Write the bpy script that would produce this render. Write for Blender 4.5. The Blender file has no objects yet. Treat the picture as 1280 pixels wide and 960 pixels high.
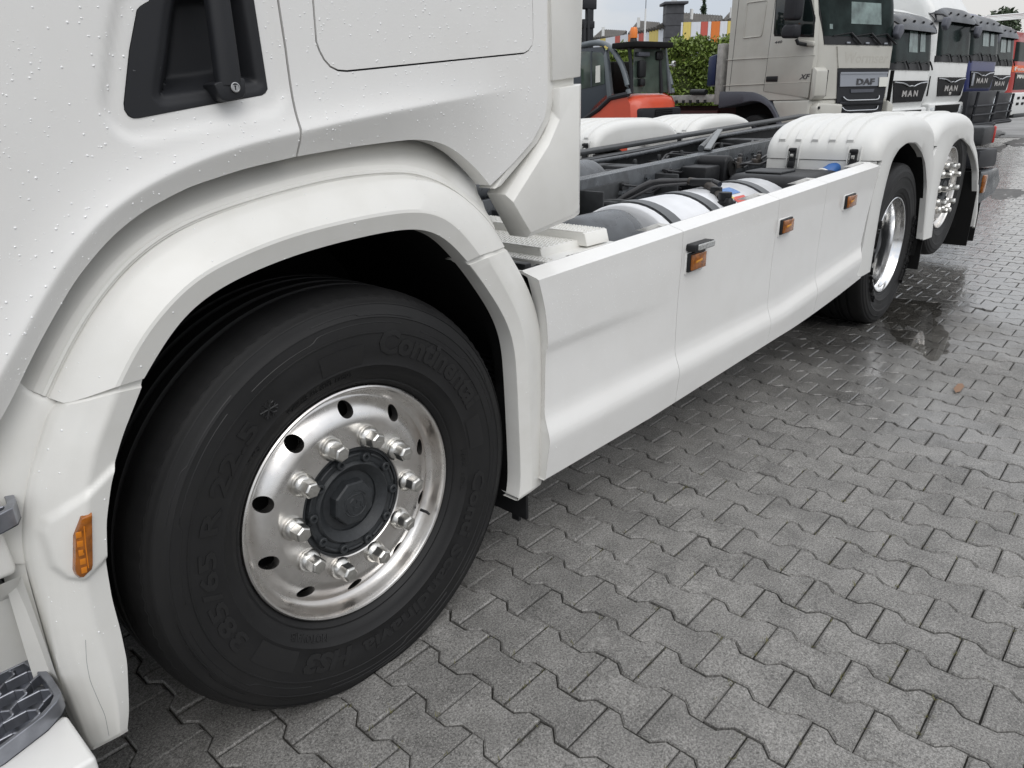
# White 6x2 chassis truck on wet interlocking paving, parked lorries behind.
import bpy, bmesh, math, random
import numpy as np
from mathutils import Vector, Matrix, geometry
from mathutils.bvhtree import BVHTree
random.seed(7)
rng = np.random.default_rng(7)
sc = bpy.context.scene
COL = sc.collection
L={
'CL':[(-0.7460,-0.050,0.8370),(-0.6920,-0.050,0.9080),(-0.6540,-0.050,0.9570),(-0.6450,-0.050,0.9660),(-0.6190,-0.050,1.0020),(-0.5840,-0.050,1.0520),(-0.5500,-0.050,1.0950),(-0.5050,-0.050,1.1490),(-0.4620,-0.050,1.1880),(-0.4260,-0.050,1.2160),(-0.3740,-0.050,1.2450),(-0.3170,-0.050,1.2660),(-0.2870,-0.050,1.2760),(-0.2340,-0.050,1.2860),(-0.1840,-0.050,1.2960),(-0.0720,-0.050,1.3100),(0.0670,-0.050,1.3200),(0.1410,-0.050,1.3230),(0.1960,-0.050,1.3250),(0.2320,-0.050,1.3260),(0.2810,-0.050,1.3220),(0.3260,-0.050,1.3120),(0.3730,-0.050,1.2910),(0.4160,-0.050,1.2610),(0.4510,-0.050,1.2320),(0.4770,-0.050,1.2040)],
'CC':[(-0.7500,-0.060,0.9100),(-0.6970,-0.060,0.9620),(-0.6380,-0.060,1.0330),(-0.6230,-0.060,1.0510),(-0.5960,-0.060,1.0870),(-0.5760,-0.060,1.1120),(-0.5380,-0.060,1.1590),(-0.4930,-0.060,1.2060),(-0.4550,-0.060,1.2380),(-0.4130,-0.060,1.2660),(-0.3440,-0.060,1.2950),(-0.2840,-0.060,1.3150),(-0.2270,-0.060,1.3300),(-0.1520,-0.060,1.3440),(-0.0750,-0.060,1.3540),(-0.0650,-0.060,1.3550),(0.0330,-0.060,1.3700),(0.1230,-0.060,1.3810),(0.3480,-0.060,1.4060),(0.5250,-0.060,1.4240),(0.6940,-0.060,1.4420)],
'seam':[(-0.0710,-0.050,1.5790),(-0.0680,-0.050,1.5060),(-0.0680,-0.050,1.4060),(-0.0670,-0.050,1.3550),(-0.0700,-0.050,1.3100)],
'rear':[(0.6880,-0.050,1.6320),(0.6870,-0.050,1.4010),(0.6750,-0.050,1.3570),(0.6230,-0.050,1.3010),(0.4810,-0.050,1.2060)],
'F0':[(-0.5770,-0.030,0.9650),(-0.5300,-0.030,1.0330),(-0.4920,-0.030,1.0780),(-0.4510,-0.030,1.1200),(-0.4130,-0.030,1.1520),(-0.3660,-0.030,1.1800),(-0.3240,-0.030,1.1990),(-0.2770,-0.030,1.2120),(-0.2270,-0.030,1.2230),(-0.1430,-0.030,1.2370),(-0.0690,-0.030,1.2470),(0.0400,-0.030,1.2580),(0.1500,-0.030,1.2570),(0.2070,-0.030,1.2550),(0.2640,-0.030,1.2440),(0.3000,-0.030,1.2300),(0.3420,-0.030,1.2120),(0.3850,-0.030,1.1840),(0.4300,-0.030,1.1510),(0.4710,-0.030,1.1180),(0.5030,-0.030,1.0810),(0.5270,-0.030,1.0410)],
'F1':[(-0.5610,-0.052,0.9550),(-0.5150,-0.052,1.0210),(-0.4670,-0.052,1.0760),(-0.4300,-0.052,1.1120),(-0.3960,-0.052,1.1410),(-0.3580,-0.052,1.1660),(-0.3010,-0.052,1.1880),(-0.2420,-0.052,1.2020),(-0.2000,-0.052,1.2130),(-0.1190,-0.052,1.2260),(-0.0330,-0.052,1.2340),(0.0590,-0.052,1.2390),(0.1460,-0.052,1.2440),(0.2310,-0.052,1.2420),(0.2800,-0.052,1.2330),(0.3220,-0.052,1.2180),(0.3640,-0.052,1.1910),(0.4080,-0.052,1.1580),(0.4480,-0.052,1.1250),(0.4800,-0.052,1.0890),(0.5050,-0.052,1.0470)],
'F2':[(-0.4900,-0.090,0.9730),(-0.4620,-0.090,1.0140),(-0.4150,-0.090,1.0650),(-0.3680,-0.090,1.0990),(-0.3310,-0.090,1.1260),(-0.2720,-0.090,1.1430),(-0.2400,-0.090,1.1510),(-0.1840,-0.090,1.1630),(-0.1180,-0.090,1.1730),(-0.0320,-0.090,1.1800),(0.0110,-0.090,1.1820),(0.0910,-0.090,1.1850),(0.1710,-0.090,1.1830),(0.2270,-0.090,1.1750),(0.2760,-0.090,1.1550),(0.3220,-0.090,1.1180),(0.3800,-0.090,1.0510)],
'F3':[(-0.4410,-0.077,0.9700),(-0.4070,-0.077,1.0100),(-0.3590,-0.077,1.0570),(-0.3250,-0.077,1.0780),(-0.2730,-0.077,1.0990),(-0.1980,-0.077,1.1170),(-0.1170,-0.077,1.1300),(-0.0280,-0.077,1.1380),(0.0150,-0.077,1.1400),(0.0960,-0.077,1.1430),(0.1780,-0.077,1.1410),(0.2330,-0.077,1.1290),(0.2690,-0.077,1.1090),(0.2970,-0.077,1.0880),(0.3430,-0.077,1.0390)],
'G0':[(-0.5690,-0.035,0.9540),(-0.5830,-0.035,0.9450),(-0.6110,-0.035,0.8920),(-0.6380,-0.035,0.8410),(-0.6570,-0.035,0.7890),(-0.6690,-0.035,0.7450),(-0.6750,-0.035,0.7060),(-0.6780,-0.035,0.5870),(-0.6810,-0.035,0.4360),(-0.6760,-0.035,0.3560),(-0.6720,-0.035,0.2970),(-0.6680,-0.035,0.2830)],
'G1':[(-0.5600,-0.058,0.9530),(-0.5670,-0.058,0.9360),(-0.5970,-0.058,0.8830),(-0.6250,-0.058,0.8210),(-0.6410,-0.058,0.7680),(-0.6510,-0.058,0.7190),(-0.6720,-0.058,0.5840),(-0.6780,-0.058,0.5020),(-0.6730,-0.058,0.4260),(-0.6690,-0.058,0.3260),(-0.6650,-0.058,0.2980)],
'G2':[(-0.4930,-0.088,0.9620),(-0.5140,-0.088,0.9270),(-0.5440,-0.088,0.8790),(-0.5760,-0.088,0.8060),(-0.5960,-0.088,0.7350),(-0.6130,-0.088,0.6390),(-0.6170,-0.088,0.5500),(-0.6130,-0.088,0.4650),(-0.6160,-0.088,0.3840),(-0.6240,-0.088,0.3200)],
'G3':[(-0.4480,-0.076,0.9550),(-0.4940,-0.076,0.8830),(-0.5320,-0.076,0.8100),(-0.5550,-0.076,0.7420),(-0.5690,-0.076,0.6680),(-0.5750,-0.076,0.5880),(-0.5750,-0.076,0.5160),(-0.5780,-0.076,0.4490),(-0.5970,-0.076,0.3430),(-0.6070,-0.076,0.3100)],
'H0':[(0.5160,-0.050,1.0370),(0.5560,-0.050,0.9840),(0.5960,-0.050,0.9240),(0.6240,-0.050,0.8690),(0.6520,-0.050,0.7800),(0.6540,-0.050,0.5990),(0.6590,-0.050,0.4540),(0.6550,-0.050,0.3150),(0.6450,-0.050,0.2940)],
'H2':[(0.4060,-0.088,1.0400),(0.4530,-0.088,0.9750),(0.5010,-0.088,0.8970),(0.5180,-0.088,0.8690),(0.5420,-0.088,0.8010),(0.5530,-0.088,0.6720),(0.5580,-0.088,0.5030),(0.5650,-0.088,0.3660),(0.5600,-0.088,0.3220)],
'H3':[(0.3510,-0.076,1.0290),(0.3760,-0.076,1.0020),(0.4140,-0.076,0.9510),(0.4550,-0.076,0.8960),(0.4950,-0.076,0.8230),(0.5100,-0.076,0.7580),(0.5150,-0.076,0.6490),(0.5200,-0.076,0.4440),(0.5200,-0.076,0.3320),(0.5090,-0.076,0.3080)],
'plate':[(-0.2880,-0.050,1.6080),(-0.3000,-0.050,1.5620),(-0.3060,-0.050,1.5590),(-0.3150,-0.050,1.5540),(-0.3220,-0.050,1.5480),(-0.3260,-0.050,1.5380),(-0.3460,-0.050,1.4890),(-0.3710,-0.050,1.4110),(-0.3720,-0.050,1.4010),(-0.3680,-0.050,1.3920),(-0.3610,-0.050,1.3880),(-0.3520,-0.050,1.3880),(-0.2490,-0.050,1.4030),(-0.1260,-0.050,1.4200),(-0.1180,-0.050,1.4240),(-0.1120,-0.050,1.4310),(-0.1120,-0.050,1.4410),(-0.1100,-0.050,1.5760),(-0.1090,-0.050,1.6250)],
'rece':[(-0.2520,-0.050,1.6120),(-0.2740,-0.050,1.5410),(-0.2900,-0.050,1.4910),(-0.3120,-0.050,1.4310),(-0.3140,-0.050,1.4210),(-0.3090,-0.050,1.4160),(-0.3010,-0.050,1.4160),(-0.2160,-0.050,1.4260),(-0.1350,-0.050,1.4370),(-0.1270,-0.050,1.4420),(-0.1260,-0.050,1.4490),(-0.1260,-0.050,1.5750),(-0.1250,-0.050,1.6240)],
'hatch':[(-0.0030,-0.050,1.5830),(-0.0020,-0.050,1.5130),(0.0030,-0.050,1.4970),(0.0110,-0.050,1.4820),(0.0240,-0.050,1.4690),(0.0420,-0.050,1.4620),(0.0640,-0.050,1.4610),(0.5970,-0.050,1.5070),(0.6150,-0.050,1.5140),(0.6290,-0.050,1.5270),(0.6340,-0.050,1.5470),(0.6400,-0.050,1.6280)],
'defl':[(0.7190,-0.035,1.4280),(0.8510,-0.035,1.4400),(0.8490,-0.035,1.0890),(0.8250,-0.035,1.0810),(0.6150,-0.035,1.0530),(0.5300,-0.035,1.1760),(0.6930,-0.035,1.3230),(0.7200,-0.035,1.3740)],
'defi':[(0.7260,-0.060,1.4290),(0.8110,-0.060,1.4360),(0.8100,-0.060,1.1070),(0.7880,-0.060,1.0960),(0.6030,-0.060,1.0700),(0.5340,-0.060,1.1580),(0.6790,-0.060,1.2880),(0.7260,-0.060,1.3500)],
'deup':[(0.7070,-0.045,1.8390),(0.8430,-0.045,1.8580),(0.8360,-0.045,1.6420),(0.8290,-0.045,1.4570),(0.7100,-0.045,1.4460),(0.7040,-0.045,1.6330)],
'bar':[(-0.2100,-0.060,1.5680),(-0.2180,-0.060,1.4450),(-0.1720,-0.060,1.5710),(-0.1760,-0.060,1.4480),(-0.2300,-0.060,1.4390),(-0.1720,-0.060,1.4480),(-0.2190,-0.060,1.4120),(-0.1790,-0.060,1.4190),(-0.1920,-0.060,1.4330)],
'mlamp':[(-0.5930,-0.085,0.7740),(-0.5760,-0.085,0.7750),(-0.5970,-0.085,0.6730),(-0.6180,-0.085,0.6620),(-0.6250,-0.085,0.6780),(-0.6100,-0.085,0.7430)],
'steplow':[(-0.7200,-0.050,0.6840),(-0.6870,-0.050,0.6870),(-0.6830,-0.050,0.4470)]}
CAM_POS=(-0.8810,-1.3388,1.3985)
CAM_ROWS=((0.669225,-0.742660,-0.024366),(0.283981,0.225324,0.931979),(0.686653,0.630623,-0.361694))
F_PX=909.357
LAT=(0.6176,-0.2573,-1.565608,0.13788)
DRIVE_X=4.1248
DRIVE_Y=-0.0045
TAG=(5.4760,0.0199,0.7139)
WZ=0.4938

# ---------------------------------------------------------------- camera, world, sun, exposure
cam_d = bpy.data.cameras.new('camera')
cam = bpy.data.objects.new('camera', cam_d)
COL.objects.link(cam)
cam_d.sensor_fit = 'HORIZONTAL'
cam_d.sensor_width = 36.0
cam_d.lens = F_PX / 1280 * 36.0
cam_d.clip_start = 0.05
cam_d.clip_end = 2000
R_, U_, F_ = (Vector(r) for r in CAM_ROWS)
cam.matrix_world = Matrix(((R_.x, U_.x, -F_.x, CAM_POS[0]), (R_.y, U_.y, -F_.y, CAM_POS[1]),
                           (R_.z, U_.z, -F_.z, CAM_POS[2]), (0, 0, 0, 1)))
sc.camera = cam

SUN_AZ, SUN_EL = math.radians(246), math.radians(50)      # azimuth measured from +X towards +Y
world = bpy.data.worlds.new('World')
sc.world = world
world.use_nodes = True
wt = world.node_tree
wt.nodes.clear()
N = wt.nodes.new
wo = N('ShaderNodeOutputWorld'); bg = N('ShaderNodeBackground'); bg.inputs['Strength'].default_value = 0.1
sky = N('ShaderNodeTexSky'); sky.sky_type = 'NISHITA'; sky.sun_disc = False
sky.sun_elevation = SUN_EL; sky.sun_rotation = math.pi / 2 - SUN_AZ
sky.air_density = 1.0; sky.dust_density = 2.0
tc = N('ShaderNodeTexCoord'); sep = N('ShaderNodeSeparateXYZ')
wt.links.new(tc.outputs['Generated'], sep.inputs[0])
# overcast layer: brightens from the horizon to the zenith, cloud structure from noise
mp = N('ShaderNodeMapping'); mp.inputs['Scale'].default_value = (1.0, 1.0, 2.6)
wt.links.new(tc.outputs['Generated'], mp.inputs['Vector'])
nz = N('ShaderNodeTexNoise'); nz.inputs['Scale'].default_value = 3.2; nz.inputs['Detail'].default_value = 7; nz.inputs['Roughness'].default_value = 0.55
wt.links.new(mp.outputs[0], nz.inputs['Vector'])
mr = N('ShaderNodeMapRange'); mr.inputs['From Min'].default_value = 0.0; mr.inputs['From Max'].default_value = 1.0
mr.inputs['To Min'].default_value = 7.3; mr.inputs['To Max'].default_value = 15.5
wt.links.new(sep.outputs['Z'], mr.inputs['Value'])
cr = N('ShaderNodeValToRGB')
cr.color_ramp.elements[0].position = 0.36; cr.color_ramp.elements[0].color = (0.79, 0.85, 0.94, 1)
cr.color_ramp.elements[1].position = 0.62; cr.color_ramp.elements[1].color = (1.05, 1.03, 1.01, 1)
wt.links.new(nz.outputs['Fac'], cr.inputs[0])
ml = N('ShaderNodeVectorMath'); ml.operation = 'SCALE'
wt.links.new(cr.outputs[0], ml.inputs[0]); wt.links.new(mr.outputs[0], ml.inputs['Scale'])
mx = N('ShaderNodeMixRGB'); mx.inputs[0].default_value = 0.88
wt.links.new(sky.outputs[0], mx.inputs[1]); wt.links.new(ml.outputs[0], mx.inputs[2])
wt.links.new(mx.outputs[0], bg.inputs['Color']); wt.links.new(bg.outputs[0], wo.inputs[0])

sun_d = bpy.data.lights.new('sun', 'SUN'); sun_d.energy = 1.0; sun_d.angle = math.radians(40); sun_d.color = (1, 0.985, 0.96)
sun = bpy.data.objects.new('sun', sun_d); COL.objects.link(sun)
sd = Vector((math.cos(SUN_EL) * math.cos(SUN_AZ), math.cos(SUN_EL) * math.sin(SUN_AZ), math.sin(SUN_EL)))
sun.rotation_euler = sd.to_track_quat('Z', 'Y').to_euler()
sun.location = sd * 60
vs = sc.view_settings
vs.view_transform = 'Standard'; vs.look = 'None'; vs.gamma = 1.0; vs.use_curve_mapping = False
vs.exposure = -0.02
sc.cycles.max_bounces = 8
sc.cycles.transparent_max_bounces = 12
sc.cycles.caustics_reflective = False; sc.cycles.caustics_refractive = False

# ---------------------------------------------------------------- materials
def mat(name, col, rough=0.5, metal=0.0, coat=0.0, coat_rough=0.05, noise=0.0, nscale=40, bump=0.0, bscale=200, rvar=0.0,
        dirt=None, dscale=3.0, damt=0.0, spec=0.5, coord='Object', alpha=None, trans=0.0, ior=1.5, emit=None):
    m = bpy.data.materials.new(name); m.use_nodes = True
    nt = m.node_tree; b = nt.nodes['Principled BSDF']
    b.inputs['Base Color'].default_value = (*col, 1); b.inputs['Roughness'].default_value = rough
    b.inputs['Metallic'].default_value = metal; b.inputs['Coat Weight'].default_value = coat
    b.inputs['Coat Roughness'].default_value = coat_rough; b.inputs['Specular IOR Level'].default_value = spec
    b.inputs['Transmission Weight'].default_value = trans; b.inputs['IOR'].default_value = ior
    if emit: b.inputs['Emission Color'].default_value = (*emit[0], 1); b.inputs['Emission Strength'].default_value = emit[1]
    if alpha is not None: b.inputs['Alpha'].default_value = alpha
    t = nt.nodes.new('ShaderNodeTexCoord'); out = t.outputs[coord]
    cur = None
    def ns(scale, detail=4):
        n = nt.nodes.new('ShaderNodeTexNoise'); n.inputs['Scale'].default_value = scale; n.inputs['Detail'].default_value = detail
        nt.links.new(out, n.inputs['Vector']); return n
    if noise:
        n = ns(nscale)
        r = nt.nodes.new('ShaderNodeValToRGB')
        r.color_ramp.elements[0].position = 0.3; r.color_ramp.elements[1].position = 0.7
        r.color_ramp.elements[0].color = (*[max(0, c * (1 - noise)) for c in col], 1)
        r.color_ramp.elements[1].color = (*[min(1, c * (1 + noise)) for c in col], 1)
        nt.links.new(n.outputs['Fac'], r.inputs[0]); cur = r.outputs[0]
    if dirt:
        n = ns(dscale, 8)
        r = nt.nodes.new('ShaderNodeMapRange'); r.inputs['From Min'].default_value = 0.45; r.inputs['From Max'].default_value = 0.75
        r.inputs['To Max'].default_value = damt
        nt.links.new(n.outputs['Fac'], r.inputs['Value'])
        x = nt.nodes.new('ShaderNodeMixRGB'); nt.links.new(r.outputs[0], x.inputs[0])
        if cur: nt.links.new(cur, x.inputs[1])
        else: x.inputs[1].default_value = (*col, 1)
        x.inputs[2].default_value = (*dirt, 1); cur = x.outputs[0]
    if cur: nt.links.new(cur, b.inputs['Base Color'])
    if rvar:
        n = ns(nscale * 0.5, 5)
        r = nt.nodes.new('ShaderNodeMapRange'); r.inputs['From Min'].default_value = 0.3; r.inputs['From Max'].default_value = 0.7
        r.inputs['To Min'].default_value = max(0.02, rough - rvar); r.inputs['To Max'].default_value = rough + rvar
        nt.links.new(n.outputs['Fac'], r.inputs['Value']); nt.links.new(r.outputs[0], b.inputs['Roughness'])
    if bump:
        n = ns(bscale, 3)
        bp = nt.nodes.new('ShaderNodeBump'); bp.inputs['Strength'].default_value = bump; bp.inputs['Distance'].default_value = 0.002
        nt.links.new(n.outputs['Fac'], bp.inputs['Height']); nt.links.new(bp.outputs[0], b.inputs['Normal'])
    return m
M = {}
M['white'] = mat('white_paint', (0.785, 0.78, 0.762), 0.27, coat=0.6, coat_rough=0.07, dirt=(0.58, 0.56, 0.52), dscale=9, damt=0.10, bump=0.05, bscale=700)
M['whiteplastic'] = mat('white_plastic', (0.755, 0.748, 0.715), 0.36, coat=0.25, coat_rough=0.12, dirt=(0.5, 0.48, 0.42), dscale=14, damt=0.14, bump=0.06, bscale=500)
M['guardwhite'] = mat('white_mudguard_plastic', (0.68, 0.68, 0.66), 0.4, dirt=(0.55, 0.54, 0.5), dscale=6, damt=0.25, bump=0.05, bscale=300)
M['black'] = mat('black_plastic', (0.012, 0.0125, 0.014), 0.45, spec=0.35, noise=0.15, nscale=60, bump=0.12, bscale=900)
M['blackm'] = mat('black_rough_plastic', (0.007, 0.007, 0.007), 0.8, spec=0.25, bump=0.5, bscale=160)
M['handle'] = mat('dark_handle_plastic', (0.014, 0.015, 0.018), 0.5, spec=0.4, bump=0.15, bscale=1200)
M['rubber'] = mat('tyre_rubber', (0.0115, 0.0115, 0.012), 0.6, spec=0.35, noise=0.12, nscale=14, bump=0.1, bscale=700, rvar=0.08, dirt=(0.026, 0.025, 0.024), dscale=5, damt=0.3)
M['rubberlet'] = mat('tyre_lettering_rubber', (0.0155, 0.0155, 0.016), 0.42, spec=0.4)
M['alu'] = mat('polished_aluminium', (0.80, 0.785, 0.765), 0.29, 1.0, noise=0.06, nscale=30, rvar=0.07, dirt=(0.42, 0.36, 0.31), dscale=7, damt=0.45, bump=0.03, bscale=300)
M['alub'] = mat('bright_aluminium', (0.85, 0.85, 0.85), 0.14, 1.0, rvar=0.04)
M['nut'] = mat('nut_cover_steel', (0.66, 0.65, 0.62), 0.28, 1.0, noise=0.08, nscale=120, bump=0.1, bscale=500)
M['hub'] = mat('dark_hub_iron', (0.028, 0.031, 0.034), 0.5, bump=0.35, bscale=420, noise=0.2, nscale=80)
M['frame'] = mat('wet_frame_paint', (0.07, 0.076, 0.083), 0.27, noise=0.3, nscale=18, rvar=0.12, bump=0.25, bscale=260)
M['framedk'] = mat('dark_chassis_paint', (0.03, 0.032, 0.034), 0.5, noise=0.3, nscale=25, bump=0.2, bscale=300)
M['tankw'] = mat('white_tank_aluminium', (0.74, 0.75, 0.77), 0.28, 0.12, noise=0.05, nscale=8, dirt=(0.5, 0.5, 0.5), dscale=10, damt=0.3)
M['greyplate'] = mat('grey_zinc_plate', (0.22, 0.23, 0.235), 0.4, 0.3, noise=0.15)
M['strap'] = mat('grey_tank_strap', (0.1, 0.105, 0.11), 0.45, bump=0.15)
M['hose'] = mat('black_hose', (0.02, 0.02, 0.022), 0.4, noise=0.2)
M['hosebr'] = mat('brown_connector', (0.05, 0.042, 0.036), 0.5, noise=0.3)
M['amber'] = mat('amber_lens', (0.30, 0.092, 0.008), 0.12, coat=0.6, noise=0.45, nscale=55, bump=0.5, bscale=130)
M['amberled'] = mat('amber_led', (0.62, 0.20, 0.015), 0.25)
M['amberhi'] = mat('amber_reflector', (0.95, 0.42, 0.05), 0.2, 0.6)
M['clear'] = mat('clear_lamp_lens', (0.42, 0.43, 0.42), 0.12, 0.3, coat=0.8, noise=0.3, nscale=150, bump=0.6, bscale=200)
M['red'] = mat('red_lens', (0.5, 0.03, 0.02), 0.2, coat=0.5)
M['blue'] = mat('blue_plastic', (0.03, 0.12, 0.36), 0.4)
M['bluedk'] = mat('dark_blue_cap', (0.01, 0.02, 0.07), 0.4)
M['grating'] = mat('anodised_step_metal', (0.27, 0.28, 0.31), 0.33, 0.8, noise=0.2, nscale=30, bump=0.15)
M['steel'] = mat('lock_steel', (0.5, 0.5, 0.5), 0.3, 1.0)
M['stk_y'] = mat('yellow_sticker', (0.65, 0.6, 0.15), 0.5, noise=0.15, nscale=150)
M['stk_b'] = mat('blue_sticker', (0.12, 0.24, 0.5), 0.5, noise=0.25, nscale=150)
M['stk_r'] = mat('red_sticker', (0.6, 0.09, 0.07), 0.5, noise=0.15, nscale=150)
M['whitedrop'] = None
# far vehicles
M['daf'] = mat('beige_cab_paint', (0.50, 0.49, 0.445), 0.4, coat=0.25, coat_rough=0.12, dirt=(0.34, 0.32, 0.28), dscale=2.5, damt=0.3)
M['manwhite'] = mat('white_cab_paint', (0.76, 0.77, 0.76), 0.35, coat=0.3, dirt=(0.5, 0.5, 0.47), dscale=3, damt=0.2)
M['manblue'] = mat('navy_cab_paint', (0.012, 0.020, 0.115), 0.35, coat=0.15)
M['firered'] = mat('red_cab_paint', (0.38, 0.03, 0.025), 0.35, coat=0.4)
M['orange'] = mat('orange_panel', (0.8, 0.16, 0.06), 0.5)
M['visor'] = mat('grey_sun_visor', (0.045, 0.049, 0.055), 0.3, noise=0.7, nscale=3.5, rvar=0.2)
M['greyplast'] = mat('grey_plastic', (0.085, 0.09, 0.11), 0.5, noise=0.1)
M['darkplast'] = mat('charcoal_plastic', (0.02, 0.021, 0.025), 0.5, spec=0.3)
M['glass'] = mat('dark_cab_glass', (0.012, 0.018, 0.018), 0.06, coat=0.0, spec=0.6)
M['glassint'] = mat('cab_interior_dim', (0.018, 0.026, 0.025), 0.12, noise=0.6, nscale=2.4, spec=0.12, ior=1.25)
M['grille'] = mat('gloss_black_grille', (0.010, 0.010, 0.011), 0.25, ior=1.25, spec=0.1, noise=0.3, nscale=6)
M['palepatch'] = mat('pale_screen_light_and_sticker', (0.15, 0.20, 0.19), 0.15, noise=0.5, nscale=4)
M['chrome'] = mat('chrome_trim', (0.7, 0.71, 0.73), 0.18, 1.0)
M['silverpl'] = mat('silver_grille_panel', (0.36, 0.38, 0.42), 0.38, 0.5)
M['lettersilver'] = mat('silver_letters', (0.62, 0.6, 0.58), 0.3, 0.8)
M['letterdk'] = mat('dark_letters', (0.05, 0.05, 0.055), 0.4)
M['paper'] = mat('white_paper', (0.75, 0.75, 0.7), 0.8)
M['faint'] = mat('faded_lettering', (0.46, 0.445, 0.40), 0.5)
M['lampglass'] = mat('headlamp_glass', (0.55, 0.57, 0.58), 0.1, 0.6, noise=0.5, nscale=14)
M['forkred'] = mat('forklift_red', (0.62, 0.075, 0.03), 0.4, coat=0.3, dirt=(0.35, 0.06, 0.03), dscale=3, damt=0.3)
M['forkgrey'] = mat('forklift_grey', (0.045, 0.055, 0.068), 0.4, noise=0.1)
M['forkframe'] = mat('forklift_frame_grey', (0.13, 0.15, 0.165), 0.35)
M['cabglass'] = mat('forklift_glass', (0.06, 0.085, 0.07), 0.08, noise=0.6, nscale=2.0, spec=0.6)
M['bed'] = mat('grey_bed_planks', (0.33, 0.32, 0.30), 0.6, noise=0.25, nscale=9)
M['darkred'] = mat('dark_red_chassis', (0.06, 0.012, 0.012), 0.6)
M['roof'] = mat('corrugated_roof_sheet', (0.085, 0.078, 0.068), 0.7, noise=0.35, nscale=1.3, coord='Object')
M['slate'] = mat('grey_chimney_tile', (0.06, 0.062, 0.07), 0.6, noise=0.2, nscale=4)
M['c_white'] = mat('cladding_white', (0.72, 0.75, 0.80), 0.5)
M['c_yellow'] = mat('cladding_yellow', (0.70, 0.56, 0.16), 0.5)
M['c_red'] = mat('cladding_red', (0.55, 0.11, 0.08), 0.5)
M['c_orange'] = mat('cladding_orange', (0.72, 0.20, 0.035), 0.5)
M['bark'] = mat('bark', (0.07, 0.055, 0.04), 0.9, noise=0.3, nscale=10)
def leafmat(name, col, var=0.45):
    m = mat(name, col, 0.55)
    nt = m.node_tree; b = nt.nodes['Principled BSDF']
    g = nt.nodes.new('ShaderNodeNewGeometry'); r = nt.nodes.new('ShaderNodeValToRGB')
    r.color_ramp.elements[0].color = (*[c * (1 - var) for c in col], 1); r.color_ramp.elements[1].color = (*[min(1, c * (1 + var)) for c in col], 1)
    nt.links.new(g.outputs['Random Per Island'], r.inputs[0]); nt.links.new(r.outputs[0], b.inputs['Base Color'])
    return m
M['hedge'] = leafmat('hedge_leaf', (0.15, 0.21, 0.04), 0.5)
M['leaf'] = leafmat('tree_leaf', (0.06, 0.085, 0.045))
M['needle'] = leafmat('conifer_needle', (0.045, 0.07, 0.04))
M['moss'] = leafmat('moss_tuft', (0.11, 0.105, 0.035), 0.35)
M['dryleaf'] = mat('fallen_leaf_brown', (0.22, 0.13, 0.08), 0.7)

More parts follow.
